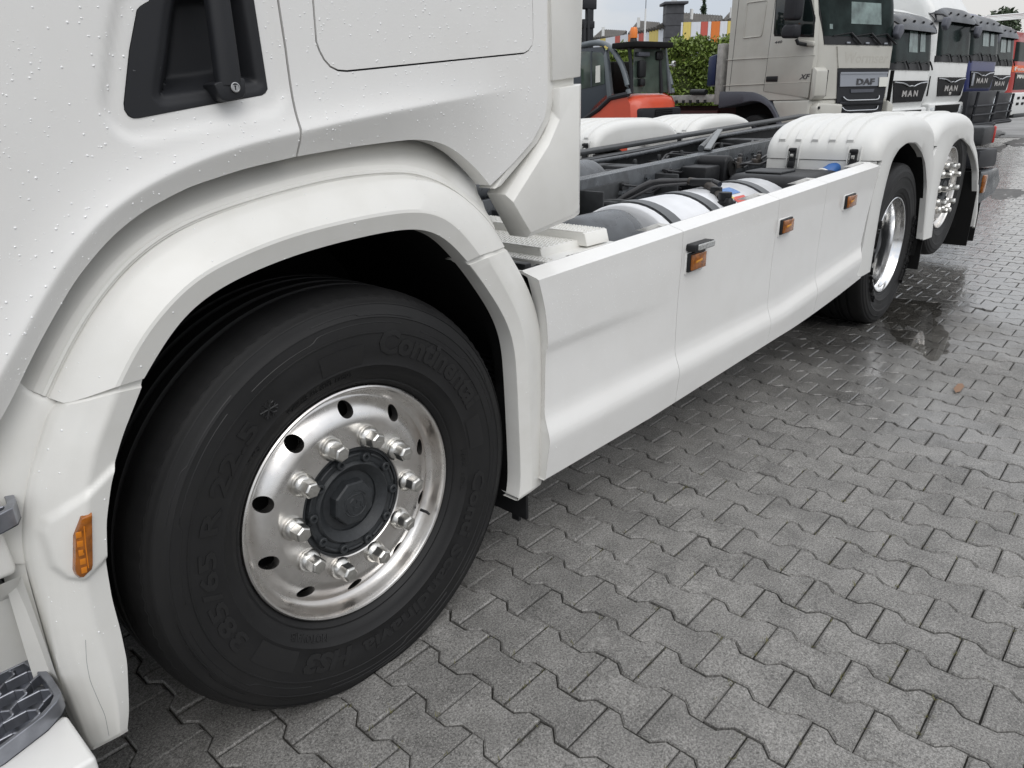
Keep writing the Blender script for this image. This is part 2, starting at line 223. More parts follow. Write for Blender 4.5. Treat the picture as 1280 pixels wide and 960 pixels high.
def paver_mat(name, far=False):
    m = bpy.data.materials.new(name); m.use_nodes = True
    nt = m.node_tree; b = nt.nodes['Principled BSDF']; nn = nt.nodes.new; lk = nt.links.new
    g = nn('ShaderNodeNewGeometry'); oi = nn('ShaderNodeObjectInfo')
    add = nn('ShaderNodeMath'); add.operation = 'ADD'; lk(g.outputs['Random Per Island'], add.inputs[0]); lk(oi.outputs['Random'], add.inputs[1])
    fr = nn('ShaderNodeMath'); fr.operation = 'FRACT'; lk(add.outputs[0], fr.inputs[0])
    def noise(scale, det, rough=0.6):
        n = nn('ShaderNodeTexNoise'); n.inputs['Scale'].default_value = scale; n.inputs['Detail'].default_value = det; n.inputs['Roughness'].default_value = rough
        lk(g.outputs['Position'], n.inputs['Vector']); return n
    grain = noise(170, 5, 0.85); blot = noise(7, 6); big = noise(0.55, 4); speck = nn('ShaderNodeTexVoronoi'); speck.inputs['Scale'].default_value = 520
    lk(g.outputs['Position'], speck.inputs['Vector'])
    r = nn('ShaderNodeValToRGB'); e = r.color_ramp.elements
    e[0].position = 0.37; e[0].color = (0.050, 0.048, 0.045, 1); e[1].position = 0.64; e[1].color = (0.30, 0.292, 0.278, 1)
    lk(grain.outputs['Fac'], r.inputs[0])
    # per stone tone and blotches
    t1 = nn('ShaderNodeMapRange'); t1.inputs['To Min'].default_value = 0.96; t1.inputs['To Max'].default_value = 1.22; lk(fr.outputs[0], t1.inputs['Value'])
    t2 = nn('ShaderNodeMapRange'); t2.inputs['From Min'].default_value = 0.3; t2.inputs['From Max'].default_value = 0.72; t2.inputs['To Min'].default_value = 0.68; t2.inputs['To Max'].default_value = 1.26
    lk(blot.outputs['Fac'], t2.inputs['Value'])
    mu = nn('ShaderNodeMath'); mu.operation = 'MULTIPLY'; lk(t1.outputs[0], mu.inputs[0]); lk(t2.outputs[0], mu.inputs[1])
    sc_ = nn('ShaderNodeVectorMath'); sc_.operation = 'SCALE'; lk(r.outputs[0], sc_.inputs[0]); lk(mu.outputs[0], sc_.inputs['Scale'])
    # pale quartz specks in the aggregate
    sp = nn('ShaderNodeMapRange'); sp.inputs['From Min'].default_value = 0.86; sp.inputs['From Max'].default_value = 0.93; sp.inputs['To Max'].default_value = 0.42
    spc = nn('ShaderNodeSeparateColor'); lk(speck.outputs['Color'], spc.inputs[0]); lk(spc.outputs[0], sp.inputs['Value'])
    mx2 = nn('ShaderNodeMixRGB'); lk(sp.outputs[0], mx2.inputs[0]); lk(sc_.outputs[0], mx2.inputs[1]); mx2.inputs[2].default_value = (0.5, 0.49, 0.46, 1)
    # the far half of the yard is still wet from rain: a ragged wet front, glossier than the dried stones near by
    px_ = nn('ShaderNodeSeparateXYZ'); lk(g.outputs['Position'], px_.inputs[0])
    gx = nn('ShaderNodeMapRange'); gx.clamp = True; gx.inputs['From Min'].default_value = 1.6; gx.inputs['From Max'].default_value = 5.4; gx.inputs['To Min'].default_value = -0.19; gx.inputs['To Max'].default_value = 0.20; lk(px_.outputs[0], gx.inputs['Value'])
    sm = nn('ShaderNodeMath'); sm.operation = 'ADD'; lk(big.outputs['Fac'], sm.inputs[0]); lk(gx.outputs[0], sm.inputs[1])
    wet = nn('ShaderNodeMapRange'); wet.inputs['From Min'].default_value = 0.44; wet.inputs['From Max'].default_value = 0.66; lk(sm.outputs[0], wet.inputs['Value'])
    # soaked patch round the puddle behind the drive wheel
    dv = nn('ShaderNodeVectorMath'); dv.operation = 'SUBTRACT'; lk(g.outputs['Position'], dv.inputs[0]); dv.inputs[1].default_value = (4.25, 0.02, 0)
    ds = nn('ShaderNodeVectorMath'); ds.operation = 'MULTIPLY'; lk(dv.outputs[0], ds.inputs[0]); ds.inputs[1].default_value = (0.75, 1.75, 0)
    dl = nn('ShaderNodeVectorMath'); dl.operation = 'LENGTH'; lk(ds.outputs[0], dl.inputs[0])
    edge = noise(3.0, 6); ea = nn('ShaderNodeMath'); ea.operation = 'MULTIPLY_ADD'; ea.inputs[1].default_value = 0.9; lk(edge.outputs['Fac'], ea.inputs[0]); lk(dl.outputs['Value'], ea.inputs[2])
    soak = nn('ShaderNodeMapRange'); soak.inputs['From Min'].default_value = 1.02; soak.inputs['From Max'].default_value = 1.45; soak.inputs['To Min'].default_value = 1.0; soak.inputs['To Max'].default_value = 0.0; lk(ea.outputs[0], soak.inputs['Value'])
    dk = nn('ShaderNodeMapRange'); dk.inputs['To Min'].default_value = 1.0; dk.inputs['To Max'].default_value = 0.80; lk(wet.outputs[0], dk.inputs['Value'])
    dk2 = nn('ShaderNodeMapRange'); dk2.inputs['To Min'].default_value = 1.0; dk2.inputs['To Max'].default_value = 0.50; lk(soak.outputs[0], dk2.inputs['Value'])
    dk3 = nn('ShaderNodeMath'); dk3.operation = 'MULTIPLY'; lk(dk.outputs[0], dk3.inputs[0]); lk(dk2.outputs[0], dk3.inputs[1])
    fin = nn('ShaderNodeVectorMath'); fin.operation = 'SCALE'; lk(mx2.outputs[0], fin.inputs[0]); lk(dk3.outputs[0], fin.inputs['Scale'])
    lk(fin.outputs[0], b.inputs['Base Color'])
    mxw = nn('ShaderNodeMath'); mxw.operation = 'MAXIMUM'; lk(wet.outputs[0], mxw.inputs[0]); lk(soak.outputs[0], mxw.inputs[1])
    ro = nn('ShaderNodeMapRange'); ro.inputs['To Min'].default_value = 0.60; ro.inputs['To Max'].default_value = 0.20; lk(mxw.outputs[0], ro.inputs['Value'])
    lk(ro.outputs[0], b.inputs['Roughness'])
    cw_ = nn('ShaderNodeMath'); cw_.operation = 'MULTIPLY'; cw_.inputs[1].default_value = 0.65; lk(wet.outputs[0], cw_.inputs[0]); lk(cw_.outputs[0], b.inputs['Coat Weight'])
    b.inputs['Coat Roughness'].default_value = 0.16; b.inputs['Coat IOR'].default_value = 1.45
    bp = nn('ShaderNodeBump'); bp.inputs['Distance'].default_value = 0.002
    bst = nn('ShaderNodeMapRange'); bst.inputs['To Min'].default_value = 0.55; bst.inputs['To Max'].default_value = 0.10; lk(mxw.outputs[0], bst.inputs['Value']); lk(bst.outputs[0], bp.inputs['Strength'])
    lk(grain.outputs['Fac'], bp.inputs['Height']); lk(bp.outputs[0], b.inputs['Normal'])
    return m
M['paver'] = paver_mat('grey_concrete_paver')
M['joint'] = mat('joint_sand', (0.035, 0.033, 0.028), 0.8, noise=0.4, nscale=60, coord='Object', bump=0.4, bscale=120)

def thin_water(name, tint, ior, rough):
    m = bpy.data.materials.new(name); m.use_nodes = True
    nt = m.node_tree; nt.nodes.clear(); nn = nt.nodes.new; lk = nt.links.new
    out = nn('ShaderNodeOutputMaterial'); mixs = nn('ShaderNodeMixShader'); tr = nn('ShaderNodeBsdfTransparent'); tr.inputs[0].default_value = (*tint, 1)
    gl = nn('ShaderNodeBsdfGlossy'); gl.inputs['Roughness'].default_value = rough
    fr = nn('ShaderNodeFresnel'); fr.inputs['IOR'].default_value = ior
    ge = nn('ShaderNodeNewGeometry'); inv = nn('ShaderNodeMath'); inv.operation = 'SUBTRACT'; inv.inputs[0].default_value = 1.0; lk(ge.outputs['Backfacing'], inv.inputs[1])
    mm = nn('ShaderNodeMath'); mm.operation = 'MULTIPLY'; lk(fr.outputs[0], mm.inputs[0]); lk(inv.outputs[0], mm.inputs[1])
    lk(mm.outputs[0], mixs.inputs[0]); lk(tr.outputs[0], mixs.inputs[1]); lk(gl.outputs[0], mixs.inputs[2]); lk(mixs.outputs[0], out.inputs[0])
    return m
M['waterdrop'] = thin_water('water_film_drop', (0.90, 0.91, 0.92), 1.6, 0.05)
M['whitedrop'] = mat('drop_painted_bright', (0.90, 0.91, 0.91), 0.05, spec=0.9, coat=1.0, coat_rough=0.03)  # opaque near-white colour stands in for the bright glints of clear drops
# ---------------------------------------------------------------- geometry helpers
class MB:
    def __init__(s): s.v = []; s.f = []; s.m = []
    def add(s, vs_, fs, mi=0):
        o = len(s.v); s.v += [tuple(v) for v in vs_]; s.f += [tuple(i + o for i in f) for f in fs]; s.m += [mi] * len(fs)
    def box(s, c, d, mi=0, rot=None):
        x, y, z = (q / 2 for q in d)
        vs_ = [Vector((sx * x, sy * y, sz * z)) for sx in (-1, 1) for sy in (-1, 1) for sz in (-1, 1)]
        if rot: vs_ = [rot @ v for v in vs_]
        vs_ = [v + Vector(c) for v in vs_]
        s.add(vs_, [(0, 1, 3, 2), (4, 6, 7, 5), (0, 4, 5, 1), (2, 3, 7, 6), (0, 2, 6, 4), (1, 5, 7, 3)], mi)
    def grid(s, rows, mi=0, close=False):
        n = len(rows[0]); fs = []
        for i in range(len(rows) - 1):
            for j in range(n if close else n - 1):
                k = (j + 1) % n
                fs.append((i * n + j, i * n + k, (i + 1) * n + k, (i + 1) * n + j))
        s.add([p for r in rows for p in r], fs, mi)
    def prism(s, poly, a0, a1, ax, mi=0):       # polygon in the two other axes, extruded along ax
        def p3(q, a):
            return (a, q[0], q[1]) if ax == 0 else (q[0], a, q[1]) if ax == 1 else (q[0], q[1], a)
        n = len(poly)
        vs_ = [p3(q, a0) for q in poly] + [p3(q, a1) for q in poly]
        s.add(vs_, [tuple(range(n)), tuple(range(2 * n - 1, n - 1, -1))] + [(i, i + n, (i + 1) % n + n, (i + 1) % n) for i in range(n)], mi)
    def tube(s, pts, r, n=10, mi=0, cap=True):
        pts = [Vector(p) for p in pts]; rings = []
        up = Vector((0, 0, 1))
        for i, p in enumerate(pts):
            t = (pts[min(i + 1, len(pts) - 1)] - pts[max(i - 1, 0)]).normalized()
            a = t.cross(up if abs(t.z) < 0.95 else Vector((0, 1, 0))).normalized(); b = a.cross(t)
            rr = r[i] if isinstance(r, (list, tuple)) else r
            rings.append([p + (a * math.cos(2 * math.pi * k / n) + b * math.sin(2 * math.pi * k / n)) * rr for k in range(n)])
        s.grid(rings, mi, True)
        if cap:
            s.add(rings[0], [tuple(range(n))], mi); s.add(rings[-1], [tuple(range(n - 1, -1, -1))], mi)
    def lathe(s, prof, seg=64, mi=0, c=(0, 0, 0), ax=1, cap=False):    # prof: (radius, axial)
        rings = []
        for r, a in prof:
            ring = []
            for k in range(seg):
                t = 2 * math.pi * k / seg; u, w = r * math.cos(t), r * math.sin(t)
                q = (u, a, w) if ax == 1 else (a, u, w) if ax == 0 else (u, w, a)
                ring.append((q[0] + c[0], q[1] + c[1], q[2] + c[2]))
            rings.append(ring)
        s.grid(rings, mi, True)
        if cap:
            s.add(rings[-1], [tuple(range(seg))], mi)
    def mesh(s, name, bevel=0.0, bseg=2, angle=35, fix=True, flat=False):
        me = bpy.data.meshes.new(name); me.from_pydata(s.v, [], s.f)
        if any(s.m): me.polygons.foreach_set('material_index', s.m)
        if fix or bevel:
            bm = bmesh.new(); bm.from_mesh(me)
            if fix:
                bmesh.ops.remove_doubles(bm, verts=bm.verts, dist=1e-5)
                bmesh.ops.recalc_face_normals(bm, faces=bm.faces)
            if bevel:
                es = [e for e in bm.edges if len(e.link_faces) == 2 and e.calc_face_angle(0) > math.radians(30)]
                bmesh.ops.bevel(bm, geom=es, offset=bevel, segments=bseg, profile=0.5, affect='EDGES', clamp_overlap=True)
            bm.to_mesh(me); bm.free()
        if not flat:
            me.polygons.foreach_set('use_smooth', [True] * len(me.polygons))
            me.set_sharp_from_angle(angle=math.radians(angle))
        me.update()
        return me
    def obj(s, name, mats, parent=None, bevel=0.0, bseg=2, angle=35, fix=True, flat=False):
        return link(name, s.mesh(name, bevel, bseg, angle, fix, flat), mats, parent)
def link(name, me, mats=None, parent=None, loc=None, rot=None):
    o = bpy.data.objects.new(name, me); COL.objects.link(o)
    if mats is not None and me is not None and not me.materials:
        for m_ in (mats if isinstance(mats, (list, tuple)) else [mats]): me.materials.append(M[m_] if isinstance(m_, str) else m_)
    if parent is not None:
        o.parent = parent
        if parent.get('_world'): o.location = -parent.location
    if loc is not None: o.location = loc
    if rot is not None: o.rotation_euler = rot
    return o
def thing(name, label, cat, loc=(0, 0, 0), rotz=0.0, group=None, world_verts=False):
    o = bpy.data.objects.new(name, None); COL.objects.link(o); o.empty_display_size = 0.2
    o.location = loc; o.rotation_euler = (0, 0, rotz); o['label'] = label; o['category'] = cat
    if group: o['group'] = group
    if world_verts: o['_world'] = 1
    return o
def tag(o, label=None, cat=None, group=None, kind=None):
    if label: o['label'] = label
    if cat: o['category'] = cat
    if group: o['group'] = group
    if kind: o['kind'] = kind
    return o
def resample(pts, n):
    P_ = np.array(pts, float); d = np.r_[0, np.cumsum(np.linalg.norm(np.diff(P_, axis=0), axis=1))]
    t = np.linspace(0, d[-1], n)
    return np.stack([np.interp(t, d, P_[:, k]) for k in range(P_.shape[1])], 1)
def smooth_line(pts, n, it=2):
    q = resample(pts, n)
    for _ in range(it):
        q[1:-1] = 0.25 * q[:-2] + 0.5 * q[1:-1] + 0.25 * q[2:]
    return q
def inpoly(P_, poly):
    x, y = P_[:, 0], P_[:, 1]; r = np.zeros(len(P_), bool); n = len(poly)
    for i in range(n):
        x0, y0 = poly[i]; x1, y1 = poly[(i + 1) % n]
        c = ((y0 > y) != (y1 > y)) & (x < (x1 - x0) * (y - y0) / (y1 - y0 + 1e-12) + x0)
        r ^= c
    return r
def pdist(P_, line, closed=False):      # distance from points to a polyline
    L_ = np.array(line); d = np.full(len(P_), 1e9)
    m = len(L_) if closed else len(L_) - 1
    for i in range(m):
        a = L_[i]; b = L_[(i + 1) % len(L_)]; ab = b - a
        t = np.clip(((P_ - a) @ ab) / (ab @ ab + 1e-12), 0, 1)
        d = np.minimum(d, np.linalg.norm(P_ - a - t[:, None] * ab, axis=1))
    return d
def panel(mb, outer, holes, yfun, sp, flange=0.04, fl_holes=True, mi=0, lines=()):
    """sheet in the xz plane with relief y = yfun(xz), cut to outer minus holes, edges turned inwards"""
    def dens(l):
        l = list(l) + [l[0]]; o = []
        for a, b in zip(l[:-1], l[1:]):
            k = max(1, int(math.hypot(b[0] - a[0], b[1] - a[1]) / sp))
            o += [(a[0] + (b[0] - a[0]) * i / k, a[1] + (b[1] - a[1]) * i / k) for i in range(k)]
        return o
    loops = [dens(outer)] + [dens(h) for h in holes]
    O_ = np.array(loops[0])
    gx, gz = np.meshgrid(np.arange(O_[:, 0].min() + sp / 2, O_[:, 0].max(), sp), np.arange(O_[:, 1].min() + sp / 2, O_[:, 1].max(), sp))
    G = np.stack([gx.ravel(), gz.ravel()], 1)
    ok = inpoly(G, loops[0])
    for h in loops[1:]: ok &= ~inpoly(G, h)
    for l in loops: ok &= pdist(G, l, True) > sp * 0.45
    for l in lines: ok &= pdist(G, l) > sp * 0.3
    G = G[ok]
    vs_, es = [], []
    LP_ = []
    for l in lines:
        q = np.array(l); k = inpoly(q, loops[0])
        for h in loops[1:]: k &= ~inpoly(q, h)
        for h in loops: k &= pdist(q, h, True) > 0.0015
        LP_.append(q[k])
    for l in loops:
        o = len(vs_); vs_ += [Vector(q) for q in l]; es += [(o + i, o + (i + 1) % len(l)) for i in range(len(l))]
    nb = len(vs_); vs_ += [Vector(q) for q in G]
    for q in LP_: vs_ += [Vector(w_) for w_ in q]
    ov, oe, of, *_ = geometry.delaunay_2d_cdt(vs_, es, [], 0, 1e-6)
    A = np.array([tuple(q) for q in ov])
    cen = np.array([A[list(f)].mean(0) for f in of])
    keep = inpoly(cen, loops[0])
    for h in loops[1:]: keep &= ~inpoly(cen, h)
    y = yfun(A)
    mb.add([(a[0], yy, a[1]) for a, yy in zip(A, y)], [tuple(reversed(f)) for f, k in zip(of, keep) if k], mi)
    if flange:
        for li, l in enumerate(loops):
            if li and not fl_holes: continue
            B = np.array(l + [l[0]]); yb = yfun(B)
            mb.grid([[(b[0], yy, b[1]) for b, yy in zip(B, yb)], [(b[0], yy + 0.004, b[1]) for b, yy in zip(B, yb)], [(b[0], yy + flange, b[1]) for b, yy in zip(B, yb)]], mi)
_tc = {}
def text_geo(s, size=1.0, bold=0.0, extr=0.0, shear=0.0, res=3, align='LEFT', space=1.0):
    cu = bpy.data.curves.new('lettering_curve', 'FONT'); cu.body = s; cu.size = size; cu.offset = bold; cu.extrude = extr
    cu.shear = shear; cu.resolution_u = res; cu.align_x = align; cu.space_character = space
    o = bpy.data.objects.new('lettering_tmp', cu); COL.objects.link(o)
    dg = bpy.context.evaluated_depsgraph_get(); dg.update()
    me = bpy.data.meshes.new_from_object(o.evaluated_get(dg))
    vs_ = [tuple(v.co) for v in me.vertices]; fs = [tuple(p.vertices) for p in me.polygons]
    bpy.data.objects.remove(o); bpy.data.curves.remove(cu); bpy.data.meshes.remove(me)
    return vs_, fs
def rrect(x0, z0, x1, z1, r, n=5):
    o = []
    for cx, cz, a in ((x1 - r, z1 - r, 0), (x0 + r, z1 - r, 90), (x0 + r, z0 + r, 180), (x1 - r, z0 + r, 270)):
        for k in range(n + 1):
            t = math.radians(a + 90 * k / n); o.append((cx + r * math.cos(t), cz + r * math.sin(t)))
    return o
def sstep(x, a, b):
    t = np.clip((x - a) / (b - a), 0, 1); return t * t * (3 - 2 * t)
# ================================================================= THE WHITE TRUCK
HERO = thing('chassis_truck', 'white three-axle chassis truck without a body, side skirt and silver front wheel nearest the camera', 'truck', (2.6, 1.2, 0), world_verts=True)
XZ = lambda l: [(q[0], q[2]) for q in l]
CAB_TOP = 2.02
seam = XZ(L['seam']); cl = XZ(L['CL']); cc = smooth_line(XZ(L['CC']), 120, 25); rearl = XZ(L['rear'])
cl_s = [tuple(q) for q in smooth_line(cl, 90, 2)]
plate = XZ(L['plate']); rece = XZ(L['rece']); hatch = XZ(L['hatch'])
# the handle plate and hatch go on above the picture: close them there
def close_top(poly, ztop, rad=0.03):
    low = [q for q in poly if q[1] < 1.575]
    xa = low[0][0]; xb = low[-1][0] - 0.004
    return [(xb, ztop - rad), (xb - rad * 0.3, ztop - rad * 0.3), (xb - rad, ztop), (xa + 0.07, ztop), (xa + 0.035, ztop - 0.006), (xa + 0.015, ztop - 0.02)] + low
plate_p = close_top(plate, 1.625, 0.02); rece_p = close_top(rece, 1.60, 0.02); hatch_p = close_top(hatch, 1.88, 0.04)
CCd = [tuple(q) for q in cc]
def cab_y(P_):
    d = pdist(P_, CCd); ccz = np.interp(P_[:, 0], cc[:, 0], cc[:, 1])
    # above or below the crease: below when nearer the wheel centre
    below = P_[:, 1] < ccz
    s_ = np.where(below, -d, d)
    # rounded over a few millimetres on either side of the crease
    soft = np.sqrt(d * d + 0.004 ** 2) - 0.004
    fade = 1 - sstep(P_[:, 0], 0.05, 0.62)
    above_y = -0.050 - 0.018 * np.exp(-(soft / 0.032)) * fade
    below_y = -0.068 * fade - 0.050 * (1 - fade) + (0.55 * soft) * fade
    return np.where(below, np.minimum(below_y, -0.03), above_y)
def door_y(P_):
    y = cab_y(P_)
    # shallow pressed field around the handle plate
    ins = inpoly(P_, plate_p); d = pdist(P_, plate_p, True)
    k = np.where(ins, 1.0, 1 - sstep(d, 0.022, 0.040))
    return y + 0.007 * k
def loop_inset(poly, d):
    c = np.array(poly); n = len(c); o = []
    for i in range(n):
        a = c[i - 1]; b = c[i]; e = c[(i + 1) % n]
        t = (e - a); t = t / (np.linalg.norm(t) + 1e-9); nrm = np.array([-t[1], t[0]])
        o.append(b + nrm * d)
    o = np.array(o)
    A0 = 0.5 * abs(sum(c[i - 1][0] * c[i][1] - c[i][0] * c[i - 1][1] for i in range(n)))
    A1 = 0.5 * abs(sum(o[i - 1][0] * o[i][1] - o[i][0] * o[i - 1][1] for i in range(n)))
    if (d > 0) == (A1 > A0): o = c * 2 - o if False else np.array([c[i] * 2 - o[i] for i in range(n)])
    return [tuple(q) for q in o]
SP = 0.009
def off_line(c, d):
    t = np.gradient(c, axis=0); t /= np.linalg.norm(t, axis=1)[:, None]
    return c + np.stack([-t[:, 1], t[:, 0]], 1) * d
_cf = resample(cc, 420)
CREASE = [off_line(_cf, d) for d in (-0.010, -0.0055, -0.0025, 0.0, 0.0025, 0.0055, 0.010)]
sx = lambda z: float(np.interp(z, [q[1] for q in reversed(seam)], [q[0] for q in reversed(seam)]))
cl_left = [q for q in cl_s if q[0] < sx(1.31) - 0.004]; cl_right = [q for q in cl_s if q[0] > sx(1.31) + 0.004]
zs = float(np.interp(sx(1.31), [q[0] for q in cl_s if q[1] > 0.9], [q[1] for q in cl_s if q[1] > 0.9]))
door_poly = [(-1.42, CAB_TOP), (-1.42, 0.75), (cl_left[0][0] - 0.1, 0.75)] + cl_left + [(sx(1.31) - 0.0025, zs)] + [(sx(z) - 0.0025, z) for z in (1.34, 1.37, 1.42, 1.5, 1.58)] + [(sx(1.58) - 0.0025, CAB_TOP)]
mb = MB(); panel(mb, door_poly, [plate_p], door_y, SP, 0.03, lines=CREASE)
door = mb.obj('cab_door', 'white', HERO, fix=False, angle=40)
side_poly = [(sx(1.58) + 0.0025, CAB_TOP)] + [(sx(z) + 0.0025, z) for z in (1.58, 1.5, 1.42, 1.37, 1.34)] + [(sx(1.31) + 0.0025, zs)] + cl_right + list(reversed(rearl)) + [(rearl[0][0], CAB_TOP)]
hatch_in = loop_inset(hatch_p, 0.0035)
mb = MB(); panel(mb, side_poly, [hatch_p], cab_y, SP, 0.05, lines=CREASE)
side = mb.obj('sleeper_panel', 'white', HERO, fix=False, angle=40)
mb = MB(); panel(mb, hatch_in, [], lambda P_: np.full(len(P_), -0.0515), 0.02, 0.03)
hat = mb.obj('storage_hatch', 'white', HERO, fix=False, angle=40)
# the shell behind the skin, closing the cab
mb = MB()
mb.prism([(-1.40, 1.36), (-0.55, 1.36), (0.45, 1.36), (0.64, 1.30), (0.64, 3.3), (0.3, 3.5), (-1.1, 3.5), (-1.40, 2.9)], 0.02, 2.38, 1)
mb.obj('cab_shell', 'white', HERO, 0.03)
mb = MB(); mb.prism([(-1.41, CAB_TOP + 0.006), (0.64, CAB_TOP + 0.006), (0.64, 3.3), (-1.41, 3.0)], -0.045, 0.015, 1); mb.obj('upper_cab_side', 'white', HERO, 0.008)
# recess lining of black board behind the shut lines
mb = MB(); mb.prism([(sx(1.4) - 0.03, 1.33), (sx(1.4) + 0.03, 1.33), (sx(1.4) + 0.03, CAB_TOP), (sx(1.4) - 0.03, CAB_TOP)], -0.012, 0.015, 1)
mb.prism([(q[0], q[1]) for q in loop_inset(hatch_p, -0.03)], -0.016, 0.012, 1)
mb.obj('seal_strip', 'black', HERO)

# ---- door handle: plate with a scooped recess, grab bar, lock block
def plate_y(P_):
    ins = inpoly(P_, rece_p); d = pdist(P_, rece_p, True)
    dd = np.where(ins, d, 0)
    return -0.046 + 0.052 * sstep(dd, 0.0, 0.034) - 0.006 * (1 - sstep(pdist(P_, plate_p, True), 0.0, 0.006)) * 0 + 0.004 * (1 - sstep(np.where(ins, 0, d), 0, 0.012))
mb = MB(); panel(mb, loop_inset(plate_p, 0.001), [], plate_y, 0.004, 0.02)
hp = mb.obj('door_handle', 'handle', HERO, fix=False, angle=50)
mb = MB()
rows = []
for z in np.linspace(1.70, 1.437, 12):
    t = (1.70 - z) / 0.263; xl = -0.205 - 0.013 * t; xr = -0.168 - 0.007 * t
    yo = -0.072 + 0.004 * math.cos(t * 3)
    c = ((xl + xr) / 2)
    rows.append([(xl, yo + 0.022, z), (xl, yo + 0.008, z), (xl + 0.005, yo + 0.001, z), (c, yo - 0.001, z), (xr - 0.006, yo, z), (xr, yo + 0.008, z), (xr, yo + 0.024, z), (c, yo + 0.028, z)])
mb.grid(rows, 0, True)
mb.obj('grab_bar', 'handle', hp, angle=50)
mb = MB()
blk = [(-0.229, 1.4385), (-0.2225, 1.4415), (-0.1745, 1.449), (-0.1705, 1.446), (-0.1715, 1.426), (-0.179, 1.4165), (-0.208, 1.4105), (-0.2175, 1.412), (-0.2225, 1.419)]
mb.prism(blk, -0.074, -0.03, 1)
lb = mb.obj('lock_block', 'handle', hp, 0.003, 3, 50)
mb = MB(); mb.lathe([(0.0085, -0.070), (0.0085, -0.0772), (0.0070, -0.0776), (0.0068, -0.0764), (0.001, -0.0764)], 28, 0, (-0.1925, 0, 1.433), 1, True)
mb.obj('lock_barrel', 'steel', hp)
mb = MB(); mb.box((-0.1925, -0.0766, 1.4325), (0.0016, 0.0009, 0.0075)); mb.box((-0.1925, -0.0766, 1.4350), (0.003, 0.00095, 0.002)); mb.obj('keyhole', 'black', hp)

mb = MB(); mb.prism([(-1.40, 0.30), (-0.74, 0.30), (-0.72, 0.70), (-0.66, 1.36), (-1.40, 1.36)], 0.16, 2.38, 1); mb.obj('cab_underbody', 'blackm', HERO, 0.02)
mb = MB(); mb.prism([(-0.72, 0.45), (0.95, 0.45), (0.95, 1.15), (-0.72, 1.35)], 0.66, 1.72, 1); mb.obj('engine', 'blackm', HERO, 0.04)
mb = MB(); mb.prism([(0.6, 0.34), (3.4, 0.40), (3.5, 1.03), (0.6, 0.95)], 2.40, 2.43, 1); mb.obj('side_skirt', 'white', HERO, 0.006)
# ---- side deflector behind the cab
def ring_panel(mb, outer, inner, back, mi=0):
    n = len(outer)
    mb.grid([[(q[0], back, q[2]) for q in outer], outer, inner], mi, True)
    mb.add(inner, [tuple(range(n))], mi); mb.add([(q[0], back, q[2]) for q in outer], [tuple(range(n - 1, -1, -1))], mi)
mb = MB(); ring_panel(mb, L['defl'], L['defi'], 0.03); mb.obj('wind_deflector', 'whiteplastic', HERO, 0.0025, 2, 25)
du = L['deup']; mb = MB(); mb.prism([(du[5][0], CAB_TOP + 0.8), (du[2][0], CAB_TOP + 0.8), (du[2][0], du[2][2]), (du[3][0], du[3][2]), (du[4][0], du[4][2]), (du[5][0], du[5][2])], -0.05, 0.02, 1)
mb.obj('wind_deflector', 'whiteplastic', HERO, 0.003)
mb = MB(); mb.prism([(0.62, 1.34), (0.82, 1.32), (0.82, 2.8), (0.62, 2.8)], -0.034, 0.015, 1)
rl = [(q[0] + dx, q[1]) for q, dx in zip(rearl, (0.0, 0.0, 0.0, 0.0, 0.0))]
ext = [(q[0] - 0.006, q[1]) for q in rearl]
mb.prism([(rearl[0][0] - 0.01, 2.6), (rearl[0][0] + 0.03, 2.6)] + [(q[0] + 0.034, q[1] - 0.004) for q in rearl[:-1]] + [(rearl[-1][0] + 0.03, rearl[-1][1] - 0.006), (rearl[-1][0] + 0.008, rearl[-1][1] - 0.012)] + [(q[0] - 0.02, q[1]) for q in reversed(rearl[:-1])], -0.041, 0.02, 1)
mb.obj('deflector_carrier', 'whiteplastic', HERO, 0.003)

# ---- front wheel arch: three fender pieces swept through the measured feature lines
def fender(lines, n, name, base=HERO, back=0.06, relief=None, tuck=False):
    F = [smooth_line(l, n, 14) for l in lines]
    if tuck:
        F = [np.vstack([f[0] + (f[0] - f[1]) / np.linalg.norm(f[0] - f[1]) * 0.014 + np.array([0, 0.009, 0]), f[0] + (f[0] - f[1]) / np.linalg.norm(f[0] - f[1]) * 0.004 + np.array([0, 0.006, 0]), f]) for f in F]; n += 2
    rows = []
    rows.append(F[0] + np.array([0, back, 0])); rows.append(F[0])
    f0, f1, f2, f3 = F if len(F) == 4 else (F[0], F[0] * 0.6 + F[1] * 0.4, F[1], F[2])
    rows += [f0 * 0.5 + f1 * 0.5 + np.array([0, -0.002, 0]), f0 * 0.15 + f1 * 0.85, f1 * 0.86 + f2 * 0.14, f1 * 0.6 + f2 * 0.4 + np.array([0, -0.002, 0]), f1 * 0.06 + f2 * 0.94, f2 * 0.92 + f3 * 0.08, f3 + (f2 - f3) * 0.03, f3 + np.array([0, 0.004, 0]), f3 + np.array([0, 0.05, 0])]
    if relief:
        fine = []
        for a, b in zip(rows[:-1], rows[1:]):
            gap = np.linalg.norm(a - b, axis=1).mean(); m_ = max(1, int(gap / 0.004))
            fine += [a + (b - a) * (q / m_) for q in range(m_)]
        rows = fine + [rows[-1]]
        for r in rows: r[:, 1] += relief(r[:, (0, 2)])
    mb = MB(); mb.grid([[tuple(p) for p in r] for r in rows])
    for k in (0, n - 1):                       # turned-in ends
        e = [tuple(r[k]) for r in rows]
        d = (F[1][1] - F[1][0]) if k == 0 else (F[1][-2] - F[1][-1])
        d = d / np.linalg.norm(d) * 0.004
        e2 = [(q[0] + d[0], q[1] + 0.02, q[2] + d[2]) for q in e]
        mb.grid([e, e2])
    return mb.obj(name, 'whiteplastic', base, angle=40 if relief else 17)
